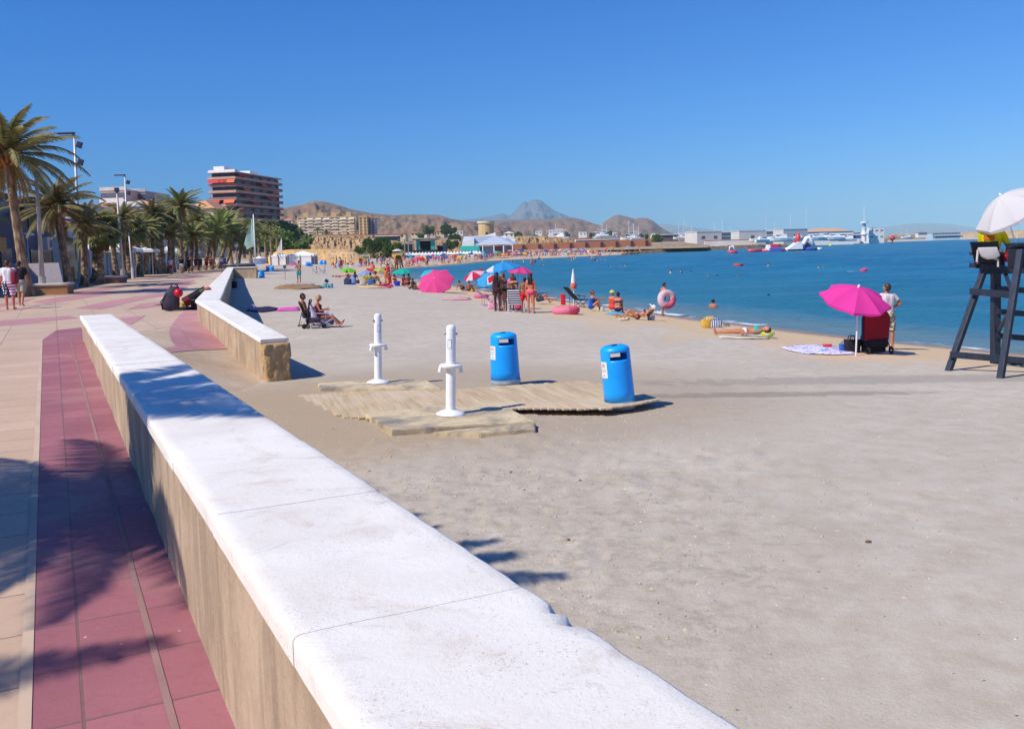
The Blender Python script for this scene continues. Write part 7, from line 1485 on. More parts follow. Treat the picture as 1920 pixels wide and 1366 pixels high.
ground_sheet([(1463,654),(1490,650.5),(1530,649),(1560,651),(1590,657),(1606,666),(1560,667),(1510,665),(1480,660)],patterned('floral_cloth',(226,222,236),(160,154,200),7,.5,(236,232,240)),'beach_cloth','round white and violet patterned beach cloth left of the magenta parasol')
# woman lying
p=sand_at(1397,632); person((p[0],p[1],p[2]+.02),-82,dict(POSE['lie'],RU=(.35,.6,.1)),'woman in turquoise bikini top lying on her back near the water',1.66,'tan',[('bikini_top',c_('turqb',50,180,160),[('chest',.26,.41),('bust',.2,.45)],.012),('bikini_bottom',c_('wb',214,220,226),R_BRIEF,.01)],('brown','short'),vox=.016,fem=True,dz=.02)
ground_sheet([(1345,632),(1400,627),(1440,630),(1442,636),(1395,636.5),(1350,635)],c_('towel_cream',222,206,186),'towel','cream towel under the woman lying in turquoise bikini')
p=sand_at(1440,632); q=MB(); q.ball((0,0,.12),.16,16,10,(1.3,1,.75)); tag(q.build('beach_ball',umbmat('lime_ball',(214,232,50),(236,236,236),'seg'),loc=p,smooth=True),'flattened yellow and white beach ball by the head of the lying woman','ball')
bag(1324,614,16,12,15,(226,178,66),'yellow straw bag, left one of the pair by the water'); bag(1343,613,20,10,13,(70,96,150),'blue and white checked cool bag beside the yellow one',m=cloth('check_blue',(70,96,160),stripes=(226,230,236),scale=4,pat='X'),flare=1.02)
bag(1332,600,18,8,7,(226,196,140),'cream towel bundle on top of the yellow and checked bags',handles=False,flare=.8,name='towel_bundle'); bag(1362,611,13,8,5,(120,120,112),'small grey pair of shoes right of the checked bag',handles=False,flare=.8,name='shoes',cat='shoes')
# girl with pink ring
p=sand_at(1243,592); pr,fg=person(p,60,'ring','girl walking by the water carrying a pink swim ring over her shoulder',1.45,'tan',[('swimsuit',c_('redsuit',196,70,70),[('pelvis',-.3,.06),('waist',-.1,.06),('thigh',0,.1)],.012),('top',c_('redsuit',196,70,70),R_BRA,.01)],('black','short'),vox=.018,fem=True)
def ring(loc,R,r,rot,label,c1=(236,120,140),c2=(240,214,220),name='swim_ring'):
    t=umbmat('ring_%d_%d'%(c1[0],int(R*100)),c1,c2,'half'); q=MB(); q.torus((0,0,0),R,r,40,16); o=q.build(name,t,loc=loc,smooth=True); o.rotation_euler=rot; return tag(o,label,'swim ring')
k=p[1]/1700; c=at(1250,561,p[1]-.1); ring(c,.28,.15,(rad(80),rad(52),rad(10)),'pink and white swim ring held up by the walking girl')
p=sand_at(1061,588); k=p[1]/1700; ring((p[0],p[1],p[2]+.15),.42,.16,(0,0,0),'large pink swim ring lying flat on the sand',c1=(240,110,140),c2=(244,150,170))
p=sand_at(903,559); ring((p[0],p[1],p[2]+.12),.33,.1,(0,0,0),'smaller pink ring lying left of the girls',c1=(236,100,150),c2=(240,130,170))
# woman lying with white hat
p=sand_at(1196,599); wh_=plain('hat_white',(236,234,232),.85,.05)
person(p,-86,'liekneesup','woman reclining on the sand with a broad white sun hat',1.62,'tan',[('swimsuit',c_('plum',86,56,84),R_BRIEF,.012),('bikini_top',c_('plum',86,56,84),R_BRA,.01)],('brown','long'),vox=.018,fem=True,hat=brimhat(wh_,.24,.115))
bag(1221,600,13,8,8,(60,70,96),'dark blue and white patterned bag at the feet of the woman in the white hat',m=patterned('navy_pattern',(44,54,90),(220,222,228),26,.52)); ground_sheet([(1160,599),(1180,596),(1178,600.5),(1162,601)],c_('towel_y',232,216,170),'towel','pale yellow towel corner left of the white hat')
# group of sitters
p=sand_at(1109,582); person(p,80,'sitknees','woman in blue swimsuit sitting in profile with arms round her knees',1.62,'tan',[('swimsuit',c_('royal',20,80,180),R_ONE,.014)],('auburn','bun'),vox=.018,fem=True,fat=1.1)
p=sand_at(1148,583); person(p,20,'sitknees','woman in red and orange swimsuit with yellow green sun hat sitting on the sand',1.6,'tan',[('swimsuit',c_('coralsuit',220,80,60),R_ONE,.014)],('blond','short'),vox=.018,fem=True,hat=brimhat(plain('hat_lime',(190,190,96),.85,.1),.17,.115))
p=sand_at(1159,587); person(p,15,'sitknees','dark haired woman with bare back sitting in front of the yellow green hat',1.62,'red',[('bikini_top',c_('navyb',40,44,80),R_BRA,.01),('bikini_bottom',c_('navyb',40,44,80),R_BRIEF,.01)],('black','bun'),vox=.018,fem=True)
ground_sheet([(1134,588),(1150,584),(1170,586),(1172,590),(1150,591)],c_('towel_b',110,180,206),'towel','pale blue towel under the sitting women'); bag(1129,583,7,6,8,(190,214,226),'clear blue water bottle pack beside the woman in blue',handles=False,flare=.8,name='bottle_pack',cat='bottles'); bag(1121,583,3,3,5,(214,226,90),'small yellow bottle beside the woman in blue',handles=False,flare=.6,name='bottle',cat='bottle')
# man sitting back
p=sand_at(1010,570); person(p,85,'sitback','bare chested man leaning back on his hands at the water edge',1.74,'red',[('shorts',c_('greyshort',70,74,84),R_shorts(.25),.02)],('brown','short'),vox=.018)
# chairs
def beach_chair(px,py,face,label,col,col2=None,w=.56,rec=.55,frame=(226,226,224),seat=.28,hb=.62,scale=1.):
    p=sand_at(px,py); r=empty('beach_chair',p,rad(-face),label,'beach chair'); r.scale=(scale,)*3; fr=plain('chair_frame_%d'%frame[0],frame,.4,.1,metal=.3); m=cloth('chair_cloth_%d_%d_%d'%col,col,stripes=col2,scale=3.2) if col2 else c_('chair_%d_%d_%d'%col,*col)
    by=-hb*math.sin(rec); bz=seat+hb*math.cos(rec)
    q=MB(); q.bbox((0,.22,seat),(w,.46,.03),.01); q.build('seat',m,r)
    q=MB(); V=[(-w/2,0,seat),(w/2,0,seat),(w/2,by,bz),(-w/2,by,bz)]; V+=[(x,y-.03,z-.01) for x,y,z in V]; q.add(V,[(0,1,2,3),(7,6,5,4),(0,4,5,1),(1,5,6,2),(2,6,7,3),(3,7,4,0)]); q.build('backrest',m,r,fixn=True)
    q=MB()
    for x in(-w/2,w/2): q.path([(x,by*1.03,bz*1.01),(x,0,seat),(x,.3,.02)],.014,6); q.path([(x,.46,seat),(x,.0,.02),(x,-.28,.02)],.014,6); q.tube((x,-.25,.02),(x,by*.5,seat+(bz-seat)*.5),.012)
    q.tube((-w/2,.3,.02),(w/2,.3,.02),.014); q.tube((-w/2,-.28,.02),(w/2,-.28,.02),.014); q.tube((-w/2,by*1.03,bz*1.01),(w/2,by*1.03,bz*1.01),.014); q.build('frame',fr,r)
    for x in(-w/2-.03,w/2+.03): q=MB(); q.bbox((x,.1,seat+.2),(.05,.42,.025),.01); q.tube((x,.26,seat),(x,.26,seat+.2),.01); q.build('arm_rest',fr,r)
    return r
beach_chair(968,585,4,'navy and white striped beach chair with white frame seen from behind',(60,66,96),(232,230,234),w=.68,rec=.30,seat=.34,hb=.62)
beach_chair(944,580,60,'lilac patterned reclining beach chair left of the striped chair',(170,140,196),w=.5,rec=.7,frame=(120,116,130),seat=.36,hb=.75); beach_chair(916,572,75,'pale violet folding chair leaning far back beside the pink bag',(196,176,210),w=.5,rec=.9,frame=(190,130,170),seat=.3,hb=.7)
beach_chair(1082,576,70,'dark slatted lounge chair reclining beside the closed white parasol',(50,52,62),w=.55,rec=.75,frame=(44,46,54),seat=.36,hb=.85)
bag(924,579,18,10,13,(236,160,190),'pink tote bag in front of the violet chair',flare=1.); bag(1056,572,9,3,20,(214,28,50),'bright red towel hanging beside the dark lounge chair',handles=False,flare=1.,name='hanging_towel',cat='towel')
# closed white parasol
p=sand_at(1076,574); T_=at(1078,504,p[1]); H=T_[2]-p[2]; r=empty('closed_parasol',p,0,'closed white and orange parasol standing upright by the dark lounge chair','parasol'); k=p[1]/1700
q=MB(); q.lathe([(.02,H*.42),(.10,H*.45),(.13,H*.52),(.11,H*.7),(.07,H*.85),(.03,H*.95),(.015,H*1.0)],12); q.build('folded_canopy',plain('cream_canvas',(232,224,218),.85,.1,6),r,smooth=True); q=MB(); q.tube((0,0,-.1),(0,0,H*.5),.02); q.build('pole',plain('white_metal',(230,230,228)),r)
q=MB(); q.lathe([(.12,H*.47),(.165,H*.52),(.15,H*.60),(.10,H*.64)],12,capb=False,capt=False); q.build('wrap',plain('orange_wrap',(214,110,90),.85,.1),r,smooth=True)
# the girls
G=[(933,583,30,'stand','woman with very long black hair standing with back to the viewer',1.70,'dark',('black','long'),[('dress',c_('darkbrown',60,40,44),R_ONE,.012)],0),
 (948,582,-60,'lookdown','auburn haired woman in dark bikini looking down at her hands',1.68,'tan',('auburn','bob'),[('bikini_top',c_('navyb',40,44,80),R_BRA,.01),('bikini_bottom',SKIN_B,R_BRIEF,.012)],0),
 (967,581,-10,'bentfwd','dark haired girl bending over behind the striped chair',1.6,'tan',('brown','long'),[('bikini_top',SKIN_B,R_BRA,.01),('bikini_bottom',SKIN_B,R_BRIEF,.01)],0),
 (972,583,5,'sitknees','dark haired child sitting in front of the striped chair',1.35,'brown',('black','bob'),[('swimsuit',c_('magsuit',190,60,110),R_ONE,.012)],1),
 (985,586,-5,'akimbo','boy in red shorts with hands on his hips seen from behind',1.5,'brown',('black','short'),[('shorts',c_('redshorts',214,30,48),R_shorts(.3,.06),.026)],1),
 (996,587,15,'stand','girl with long dark hair in red bikini at the right of the group',1.68,'red',('black','long'),[('bikini_top',c_('redbik',214,60,60),R_BRA,.01),('bikini_bottom',c_('pinkbik',226,80,120),R_BRIEF,.014)],0),
 (939,579,80,'stand','girl in turquoise top half hidden behind the black haired woman',1.5,'tan',('brown','bob'),[('top',c_('aqua',130,206,216),R_shirt(.1,0),.014),('shorts',c_('navyb',40,44,80),R_shorts(.2),.015)],1),
 (962,578,0,'stand','girl behind the group with pink towel on her shoulders',1.6,'tan',('auburn','long'),[('towel_cape',c_('pinktowel',226,120,150),[('chest',.3,.6),('bust',.3,.6),('shoulder',0,.6),('arm',0,.2)],.02),('bikini_bottom',SKIN_B,R_BRIEF,.01)],0)]
for px,py,f,po,lab,h,sk,hr,wr,ch in G:
    p=sand_at(px,py); person(p,f,po,lab,h,sk,wr,hr,vox=.018,fem=('boy' not in lab),fing=True,child=False)
q_=[(879,547,70,'sitknees','child sitting beside the light pink parasol','brown','black'),(866,545,40,'sitback','man sitting at the right of the light pink parasol','brown','black')]
for px,py,f,po,lab,sk,hr in q_:
    p=sand_at(px,py); person(p,f,po,lab,1.4,sk,[('shorts',c_('char',58,56,60),R_shorts(.2),.02)],(hr,'short'),vox=.026,fing=False)
bag(869,545,14,8,7,(238,236,236),'white towel heap right of the light pink parasol',handles=False,flare=.8,name='towel_heap',cat='towel'); bag(884,546,14,8,8,(238,186,50),'yellow inflatable toy in the sand left of the girls',handles=False,flare=.8,name='inflatable_toy',cat='toy'); bag(876,545,8,6,9,(206,70,80),'red bag beside the yellow inflatable toy')
ground_sheet([(826,562),(860,558),(880,559),(884,562),(850,563)],c_('towel_pinkp',226,160,170),'towel','narrow pink towel right in front of the light pink parasol')
# family under the teal parasol and around
FAM=[(757,537,30,'sitknees','tanned man sitting under the teal parasol with dark red shirt','brown','black',c_('maroon',120,30,50)),(766,538,-30,'sit','dark haired woman sitting under the teal parasol','brown','black',c_('maroon2',90,30,44)),(773,540,60,'sitknees','child in dark clothes right of the teal parasol','brown','black',c_('char',58,56,60)),(742,535,10,'sitback','woman leaning back left of the teal parasol','tan','auburn',c_('blackbikini',34,32,40)),(731,533,-40,'sitknees','red clad person left of the teal parasol','tan','brown',c_('redshirt',214,60,60)),(724,531,20,'stand','child standing in orange left of the teal parasol','tan','brown',c_('orangeshirt',232,120,60)),(728,522,0,'stand','woman in red standing behind the yellow green parasol','red','brown',c_('redshirt',214,60,60)),(736,519,150,'walk','tall girl walking towards the viewer beside the teal parasol','tan','blond',c_('whitebik',230,220,220)),(716,536,-60,'lie','person lying by the pink towel','tan','black',c_('blackbikini',34,32,40)),(703,531,60,'sitknees','person sitting under the pale blue parasol','tan','brown',c_('khaki',150,140,50)),(694,534,40,'sitknees','person with olive shirt left of the blue ball','tan','black',c_('olive',140,130,40)),(664,530,-30,'sitback','person in blue sitting among blue bags','brown','black',c_('blue5',60,80,150)),(636,520,80,'lie','person lying left of the lime parasol','tan','brown',c_('redshirt',214,60,60)),(640,506,20,'stand','person in maroon standing left of the lime parasol','brown','black',c_('maroon',120,30,50)),(700,516,20,'walk','person in coral shirt walking behind the scarlet parasol','tan','brown',c_('coralshirt',232,100,90)),(786,543,90,'lie','dark clad person lying near the light pink parasol','brown','black',c_('char',58,56,60)),(650,527,50,'sitknees','person sitting under the lime parasol','tan','brown',c_('char',58,56,60))]
for px,py,f,po,lab,sk,hr,m in FAM:
    p=sand_at(px,py); person(p,f,po,lab,1.66 if 'child' not in lab else 1.3,sk,[('top',m,R_shirt(.1,0),.014) if ('shirt' in lab or 'clad' in lab or 'clothes' in lab or 'orange' in lab or 'in red' in lab or 'maroon' in lab or 'in blue' in lab) else ('bikini_top',m,R_BRA,.012),('shorts',m,R_shorts(.12),.014)],(hr,'bob'),vox=.03,fem=True,fing=False,group='bathers by the teal parasol')
for a in [(745,536,10,7,9,(50,50,190),'royal blue cool box with white lid before the teal parasol',False,'cool_box','cool box'),(609,540,9,9,8,(120,196,200),'turquoise drum with pale lid, left one of the pair on the open sand',False,'plastic_drum','drum'),(620,540,9,9,8,(110,180,190),'turquoise drum with pale lid, right one of the pair on the open sand',False,'plastic_drum','drum'),(687,531,12,10,12,(170,146,30),'olive yellow bag under the pale blue parasol',True,'beach_bag','bag'),(697,535,14,12,11,(70,110,160),'blue bag in front of the pale blue parasol',True,'beach_bag','bag'),(681,535,12,10,9,(206,190,180),'pale straw basket left of the blue bag',True,'basket','basket'),(652,533,14,8,10,(60,70,110),'navy bag heap under the lime parasol',True,'beach_bag','bag'),(661,533,12,7,12,(150,180,220),'light blue bag with white edge in the navy heap',True,'beach_bag','bag'),(672,531,10,8,6,(60,50,70),'dark bundle right of the light blue bag',False,'bundle','bag')]:
    bag(*a[:3],a[3],a[4],a[5],a[6],handles=a[7],name=a[8],cat=a[9],flare=1.02)
ground_sheet([(708,537),(735,533.5),(738,538),(712,541)],c_('towel_crimson',226,50,100),'towel','crimson pink towel left of the blue cool box'); ground_sheet([(668,538),(700,535),(735,540),(690,541)],c_('towel_sandy',222,190,140),'towel','sand coloured mat in front of the blue bags')
p=sand_at(609,531); 
for (x,y) in((609,531.6),(620,531.6)):
    s=sand_at(x,540); q=MB(); 
# solar panel sign
p=sand_at(612,532); k=p[1]/1700; r=empty('wheeled_float',p,rad(20),'small white tilted frame with black panel behind the turquoise drums','panel'); q=MB(); q.bbox((0,0,6*k),(10*k,.06,9*k),.02,Matrix.Rotation(.5,3,'Y')); q.build('frame',plain('white_metal',(230,230,228)),r); q=MB(); q.box((.3*k,-.05,6*k),(6*k,.04,5*k),Matrix.Rotation(.5,3,'Y')); q.build('panel',plain('panel_black',(30,34,36),.3),r); q=MB(); q.tube((0,0,-.1),(0,0,5*k),.04); q.build('leg',plain('white_metal',(230,230,228)),r)
# couple on chairs
p=sand_at(603,615); kY=p[1]
beach_chair(598,613,80,'low beach chair with white frame under the reading woman',(150,140,170),w=.56,rec=.45,frame=(214,214,216),seat=.30,hb=.62)
pc=sand_at(600,613.5); pr,fg=person(pc,80,'read','woman with short blond hair reading in a low chair, violet towel over her lap',1.66,'red',[('swimsuit',c_('plumsuit',90,30,50),R_ONE,.012)],('blond','bob'),vox=.013,fem=True,fat=1.08)
pr.location.z=float(pc[2])+.31-(-fg['z'])+.105*fg['s']
hnd=(Vector(fg['hand']['L'])+Vector(fg['hand']['R']))/2
fw=Vector((math.sin(rad(80)),math.cos(rad(80)),0)); q=MB(); q.bbox((0,0,0),(.30,.02,.2),.004,Matrix.Rotation(-.8,3,'X')); bk=q.build('book',plain('page_white',(230,228,220),.8),loc=pr.location+fw*(hnd.y+.12)+Vector((0,0,hnd.z-fg['z']+.05))); bk.rotation_euler=(0,0,rad(-80)); tag(bk,'open book in the hands of the reading woman','book')
# towel draped over lap and chair
q=MB(); n=14; V=[]; L0=pr.location; sx_=Vector((fw.y,-fw.x,0)); T0=float(pc[2])
prof=[(-.30,.74),(-.24,.66),(-.16,.52),(-.08,.47),(.1,.47),(.3,.46),(.45,.42),(.52,.25),(.56,.06)]
for u,z in prof:
    for k in range(n):
        t=k/(n-1); w=-.34+.5*t; fold=.022*math.sin(t*22+u*5); dz=-.40*max(0,.35-t)/.35 if u<.5 else 0; pz=max(.03,z+dz+fold+.02); v=L0*1.0; v=Vector((pc[0],pc[1],T0+pz))+fw*(u+.01*math.sin(k))+sx_*(-(w)*-1+fold)*1.0; V.append(tuple(v-Vector([float(c) for c in pc])))
q.add(V,[(i*n+k,i*n+k+1,(i+1)*n+k+1,(i+1)*n+k) for i in range(len(prof)-1) for k in range(n-1)]); o=q.build('towel',plain('violet_towel',(206,190,232),.9,.1,6),loc=pc,smooth=True); md=o.modifiers.new('s','SOLIDIFY'); md.thickness=.012; tag(o,'white and violet towel draped over the lap and chair of the reading woman','towel')
beach_chair(574,610,78,'dark low chair of the man behind the reading woman',(60,56,70),w=.52,rec=.35,frame=(70,70,80),seat=.30,hb=.6)
pm=sand_at(574,610); pr,fg=person(pm,75,'chair','dark haired man sitting in a low chair behind the reading woman',1.7,'brown',[('shorts',c_('plumshort',80,60,86),R_shorts(.3),.02)],('black','short'),vox=.014); pr.location.z=float(pm[2])+.31+fg['z']*-1*-1+.105*fg['s']
pr.location.z=float(pm[2])+.31-(-fg['z'])+.105*fg['s']
# folded pushchair beside them
p=sand_at(579,616); r=empty('folding_pushchair',p,rad(10),'folding pushchair with a black looped handle beside the reading woman','pushchair'); q=MB(); q.path([(-.06,0,.12),(.0,0,.5),(.04,0,.86),(.07,0,.98),(.12,0,1.0),(.13,0,.95),(.09,0,.86)],.022,8); q.path([(-.06,.3,.12),(.0,.3,.5),(.04,.3,.86),(.07,.3,.98)],.018,8); q.build('handle',plain('tyre_black',(28,28,30)),r,smooth=True)
q=MB(); q.bbox((.15,.15,.28),(.5,.3,.16),.05); q.path([(-.15,.0,.1),(.25,0,.3),(.5,0,.1)],.016); q.path([(-.15,.3,.1),(.25,.3,.3),(.5,.3,.1)],.016); q.build('seat_sling',plain('sling_dark',(58,46,70),.8,.2),r)
for x,y in((-.15,-.03),(-.02,-.04),(.5,-.03),(-.15,.33),(.5,.33)): q=MB(); q.torus((x,y,.075),.055,.02,18,8,Matrix.Rotation(PI/2,3,'X')); q.lathe([(.03,-.02),(.03,.02)],12,c=(x,y,.075)); q.build('wheel',plain('tyre_black',(28,28,30)),r,smooth=True)
# towels along the wall shadow
ground_sheet([(462,583),(470,578),(505,576),(522,579),(520,583),(490,587)],c_('navytowel',50,44,74),'towel','dark blue patterned towel lying beside the low wall'); ground_sheet([(518,584.5),(522,579),(560,577),(562,583)],c_('magtowel',226,90,176),'towel','bright magenta towel continuing from the dark blue one')
p=sand_at(441,537); bag(436,540,16,10,12,(34,40,60),'dark rucksack in the shade of the low wall'); bag(474,583,12,7,9,(196,190,220),'lilac and pink toy bag at the end of the dark towel')
# ---- backpack and bundle on the promenade
def promenade_bags():
    p=cast(328,583); r=empty('backpack',(p[0]-.12,p[1]+.1,0),rad(12),'dark backpack with a red ball strapped to it standing on the promenade','backpack'); k=p[1]/1700
    V=NT('x'); bpy.data.materials.remove(V.m); dk=plain('pack_slate',(58,52,70),.7,.25,6)
    q=MB(); prof=[(-.05,.0,.27,.17),(-.04,.22,.28,.20),(.0,.46,.24,.19),(.06,.66,.2,.16),(.1,.76,.13,.10)]
    n=16;VV=[]
    for x,z,w,d in prof:
        for i in range(n): a=2*PI*i/n; VV.append((x+w*math.copysign(abs(math.cos(a))**.7,math.cos(a)),d*math.copysign(abs(math.sin(a))**.7,math.sin(a)),z))
    q.add(VV,[(j*n+i,j*n+(i+1)%n,(j+1)*n+(i+1)%n,(j+1)*n+i) for j in range(4) for i in range(n)]+[tuple(range(n))[::-1],tuple(range(4*n,5*n))]); o=q.build('pack_body',dk,r,smooth=True); md=o.modifiers.new('s','SUBSURF'); md.levels=1; md.render_levels=2
    q=MB(); q.path([(.0,-.1,.74),(.08,-.12,.84),(.2,-.12,.80),(.26,-.1,.66)],.02); q.path([(-.26,-.12,.05),(-.3,-.16,.3),(-.1,-.15,.55)],.018); q.build('strap',plain('strap_dark',(30,28,38),.8),r,smooth=True)
    q=MB(); q.ball((0,0,0),.135,20,14); o=q.build('red_ball',plain('ball_red',(196,22,44),.35,.1,6),loc=(r.location.x+.27,r.location.y-.12,.56),smooth=True); tag(o,'shiny red ball strapped to the right of the dark backpack','ball')
    # long striped bundle leaning on the wall
    A=cast(339,580); A[2]=.13; B=at(391,543,A[1]+.9); r2=empty('long_bundle',A,0,'long rolled black, red and green bundle leaning from the paving onto the low wall','bundle'); A_=np.array(r2.location); d=Vector([float(v) for v in (B-A_)])
    def seg(name,t0,t1,ra,rb,c): q=MB(); q.path([d*t0,d*((t0+t1)/2),d*t1],[ra,(ra+rb)/2,rb],14); return q.build(name,plain('bundle_%d_%d_%d'%c,c,.85,.2,8),r2,smooth=True,sharp=60)
    seg('yellow_end',-.02,.06,.13,.14,(222,190,110)); seg('red_wrap',.06,.28,.14,.15,(120,34,30)); seg('cover',.28,.66,.155,.15,(34,28,34)); seg('green_wrap',.66,.86,.15,.12,(86,92,58)); seg('top_cloth',.86,1.04,.12,.09,(190,92,70))
    q=MB(); up=Vector((-.05,-.02,.15)); q.tube(d*.12+up,d*.9+up,.02); q.build('strap',plain('strap_dark',(30,28,38)),r2)
    p=cast(366,580); q=MB(); q.bbox((0,0,.17),(.20,.26,.34),.05); q.bbox((.12,.05,.1),(.3,.26,.2),.05); q.bbox((-.3,.0,.05),(.7,.16,.09),.03); tag(q.build('black_bag',plain('pack_black',(30,32,42)),loc=p,smooth=True),'black bag propping up the long bundle against the wall','bag')
promenade_bags()
# ================================================================ FAR BEACH FURNITURE
def goal(px0,px1,pt,pb,label,w=1.1):
    Y=sand_at((px0+px1)/2,pb)[1]; a=at(px0,pb,Y); b=at(px1,pb,Y); t=at(px0,pt,Y); r=empty('goal_frame',a,0,label,'goal'); wp_=plain('white_metal',(230,230,228)); k=Y/1700*w/2
    q=MB(); q.tube((0,0,0),(0,0,t[2]-a[2]),k); q.tube((b[0]-a[0],0,0),(b[0]-a[0],0,t[2]-a[2]),k); q.tube((-.0,0,t[2]-a[2]),(b[0]-a[0],0,t[2]-a[2]),k); q.tube((0,2,0),(0,0,t[2]-a[2]),k*.5); q.tube((b[0]-a[0],2,0),(b[0]-a[0],0,t[2]-a[2]),k*.5); q.build('frame',wp_,r)
goal(676,693,479,491,'small white football goal on the beach'); goal(620,662,475.5,493,'large white goal frame on the beach left of the small one')
def marquee(px0,px1,pe,pp,pb,label,Y=None):
    Y=Y or 182.; a=at(px0,pb,Y); b=at(px1,pb,Y); zb=a[2]; e=at(px0,pe,Y)[2]-zb; pk_=at((px0+px1)/2,pp,Y+5)[2]-zb; r=empty('marquee',a,0,label,'tent'); W_=b[0]-a[0]; D_=W_*.6; cv=plain('white_canvas',(244,242,238))
    q=MB(); q.add([(0,0,e),(W_,0,e),(W_,D_,e),(0,D_,e),(W_/2,D_/2,pk_)],[(0,1,4),(1,2,4),(2,3,4),(3,0,4)]); q.add([(0,0,e-.35),(W_,0,e-.35),(W_,D_,e-.35),(0,D_,e-.35),(0,0,e),(W_,0,e),(W_,D_,e),(0,D_,e)],[(0,1,5,4),(1,2,6,5),(2,3,7,6),(3,0,4,7)]); q.build('roof',cv,r)
    q=MB(); q.box((W_*.44,.1,e/2-.5),(W_*.86,.1,e+1)); q.box((W_*.5,D_,e/2),(W_,.1,e)); q.box((0.05,D_/2,e/2),(.1,D_,e)); q.build('side_wall',plain('tent_wall',(240,232,228),.9,.06,.5),r)
    for x in(0,W_*.45,W_*.9,W_): q=MB(); q.tube((x,0,0),(x,0,e),.09); q.build('post',plain('tent_post',(130,126,130),.5),r)
marquee(541,590,478.5,470.5,498,'white marquee with a pointed roof in front of the sand bank'); marquee(508,540,479,475,498,'lower white tent joined on the left of the marquee',Y=186.)
q=empty('kiosk',at(487,495,150.),0,'small white and blue beach kiosk with pointed roof','kiosk'); k=150/1700; m=MB(); m.box((0,0,5.5*k),(15*k,3,11*k)); m.build('wall',plain('kiosk_lilac',(206,196,222),.8,.06),q); m=MB(); m.add([(-9*k,-1.8,10.5*k),(9*k,-1.8,10.5*k),(9*k,1.8,10.5*k),(-9*k,1.8,10.5*k),(0,0,15*k)],[(0,1,4),(1,2,4),(2,3,4),(3,0,4),(3,2,1,0)]); m.tube((0,0,14*k),(0,0,19*k),.07,.03); m.build('roof',white,q); m=MB(); m.box((0,-1.55,3*k),(15.2*k,.1,3*k)); m.build('blue_panel',plain('kiosk_blue',(96,160,214),.6),q); m=MB(); m.box((0,-1.55,7.2*k),(9*k,.1,3*k)); m.build('hatch',white,q)
p=sand_at(535,524); T_=at(534,498,p[1]); q=empty('sign_post',p,0,'thin metal post with a small square grey sign on the sand','sign'); m=MB(); m.tube((0,0,-.1),(0,0,T_[2]-p[2]),.025); m.build('post',plain('grey_metal',(150,152,156)),q); m=MB(); m.bbox((0,0,T_[2]-p[2]-.08),(.26,.05,.3),.01); m.build('sign_plate',plain('sign_dark',(70,76,88),.5),q)
# wooden tower
Y=150.; b=at(747,495,Y); b[2]=float(sandh(b[0],Y,False)); q=empty('wooden_lookout',b,0,'distant wooden lifeguard lookout on four splayed legs with a white parasol','lookout'); k=Y/1700; w_=plain('lookout_wood',(132,92,62),.8,.2,2); zt=at(747,478,Y)[2]-b[2]
for x,y in((-7,-1),(6,-1),(-5,1.5),(8,1.5)): m=MB(); m.tube((x*k,y,-.2),(x*k*.3,y*.5,zt),.13,.12,8); m.build('leg',w_,q)
m=MB(); m.box((0,0,zt+1.6*k),(20*k,2.2,4.5*k)); m.build('platform',plain('lookout_box',(206,170,104),.85,.15,2),q)
t=at(745,466.5,Y); parasol((t[0],Y,b[2]+zt+.2),t,.85,umbmat('white_sunshade',(232,226,226)),'small white parasol on the wooden lookout',full=False)
t=sand_at(755,494); tiny(755,493,'ak',1.2,'person in yellow beside the wooden lookout','bathers by the lookout')
# volleyball posts
for x,y0,y1,lab in((594,502,513,'reddish volleyball post, left one'),(609.5,500,511.5,'grey volleyball post, right one')):
    p=sand_at(x,y1); m=MB(); h=at(x,y0-2,p[1])[2]-p[2]; m.tube((0,0,-.1),(0,0,h),.05); m.tube((0,0,h),(0,0,h+.06),.07,.05); tag(m.build('net_post',plain('post_rust',(150,100,90),.7) if 'red' in lab else plain('grey_metal',(150,152,156)),loc=p),lab,'post')
beach_chair(590,514,80,'left one of two folding chairs near the volleyball posts',(196,150,150),frame=(200,180,180)); beach_chair(603,513,80,'right one of two folding chairs near the volleyball posts',(90,90,110),frame=(170,170,176))
p=sand_at(572,541); ground_sheet([(512,541),(525,536),(560,534),(600,536),(606,541),(560,543)],plain('seaweed_brown',(150,118,84),1,.3,3,bump=.8,bs=12),'seaweed_patch','long brown patch of dry seaweed on the sand','seaweed',th=.08,rip=.1)
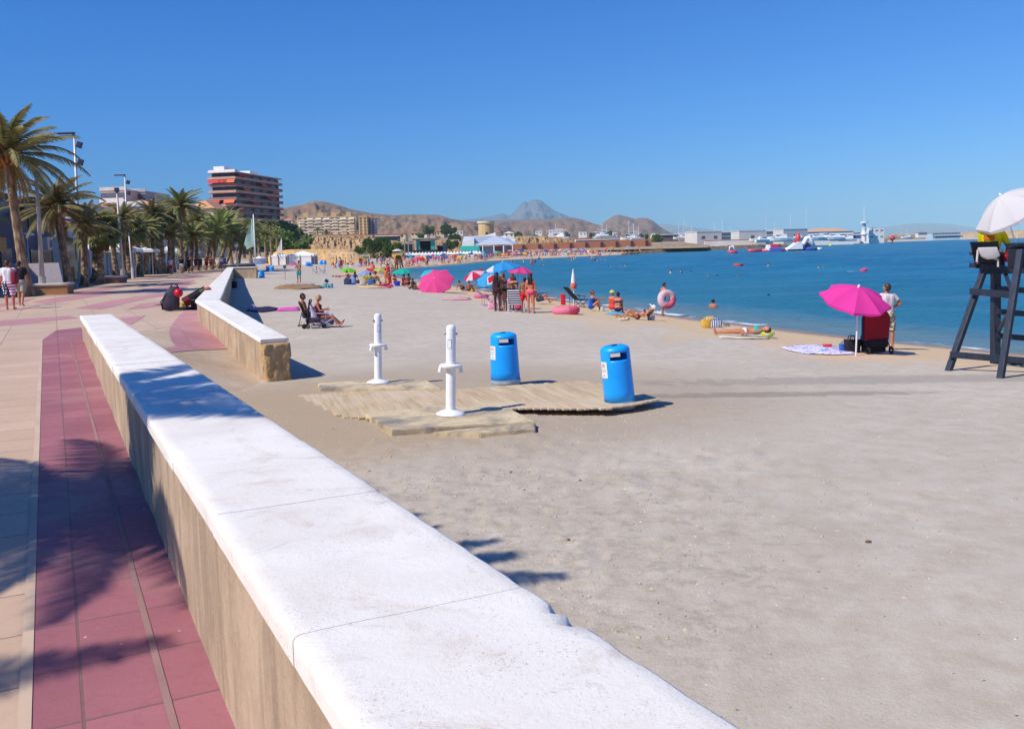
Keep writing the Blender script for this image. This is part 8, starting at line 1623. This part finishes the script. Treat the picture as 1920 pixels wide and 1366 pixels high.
# air mattress and others afloat
p=cast(1607,511,SEA); q=MB(); q.bbox((0,0,.05),(1.9,.7,.16),.07); q.bbox((.6,0,.2),(.6,.7,.3),.1,Matrix.Rotation(-.5,3,'Y')); o=q.build('air_mattress',umbmat('mattress_pink',(232,90,140),(240,236,236),'half'),loc=p,smooth=True); tag(o,'pink and white air mattress floating in the bay','air mattress')
p=cast(1384,498,SEA); ring((p[0],p[1],SEA+.05),.5,.2,(0,0,0),'red ring around a far swimmer',c1=(220,60,60),c2=(230,90,80))
def scatter(name,n,m,label,cat,fn,shape,seed):
    r=random.Random(seed); q=MB()
    for _ in range(n):
        x,y=fn(r)
        if x<edge_x(y)+1.2 and y<18: continue
        s=shape(r); z=float(sandh(x,y)); a=r.uniform(0,PI); q.add([(x+math.cos(a)*s[0],y+math.sin(a)*s[0],z+s[2]*.2),(x-math.sin(a)*s[1],y+math.cos(a)*s[1],z),(x-math.cos(a)*s[0],y-math.sin(a)*s[0],z+s[2]*.1),(x+math.sin(a)*s[1],y-math.cos(a)*s[1],z),(x+r.uniform(-.2,.2)*s[1],y+r.uniform(-.2,.2)*s[1],z+s[2])],[(0,1,4),(1,2,4),(2,3,4),(3,0,4)])
    o=q.build(name,m,smooth=False); return tag(o,label,cat,kind='stuff')
scatter('sand_clods',900,plain('clod_sand',(186,170,150),1,.2,8),'crumbled clods of damp sand strewn near the wall','sand clods',lambda r:(r.gauss(.2,1.9),r.uniform(5.5,14)),lambda r:(r.uniform(.008,.03),r.uniform(.008,.024),r.uniform(.005,.016)),3)
scatter('beach_debris',700,plain('debris_dark',(92,74,58),.95,.4,30),'small dark bits of weed and twigs scattered over the sand','debris',lambda r:(r.uniform(-3,11),r.uniform(3.2,20)),lambda r:(r.uniform(.005,.02),r.uniform(.002,.006),r.uniform(.002,.006)),4)
scatter('shell_bits',160,plain('shell_white',(232,226,216),.6,.1,30),'tiny white shell fragments on the open sand','shells',lambda r:(r.uniform(-1,10),r.uniform(3.2,14)),lambda r:(r.uniform(.005,.013),r.uniform(.004,.01),r.uniform(.003,.008)),6)
rs_=random.Random(5); 
for i,(px,py) in enumerate([(1628,1016),(1088,900),(958,884),(1066,1015)]):
    p=sand_at(px,py); q=MB(); q.ball((0,0,.008),.022 if i==0 else .012,8,5,(1.3,.8,.6)); tag(q.build('pebble',plain('pebble_brown',(120,84,70),.8,.3,30),loc=p,smooth=True),['reddish pebble on the open sand at the right','small brown pebble near the wall shadow','tiny dark pebble below the boardwalk','dark twig end pebble on the sand near the coping'][i],'pebble')
# ================================================================ AIR
q=MB(); q.box((0,4000,222),(26000,20000,458)); hz=q.build('haze'); hz['kind']='stuff'
hm=bpy.data.materials.new('haze'); hm.use_nodes=True; ht=hm.node_tree; ht.nodes.clear(); ho=ht.nodes.new('ShaderNodeOutputMaterial'); hv=ht.nodes.new('ShaderNodeVolumePrincipled')
hv.inputs['Color'].default_value=(.58,.90,1.,1); hv.inputs['Density'].default_value=1.15e-4; hv.inputs['Anisotropy'].default_value=-.42
ht.links.new(hv.outputs[0],ho.inputs['Volume']); hz.data.materials.append(hm); S.cycles.volume_bounces=0
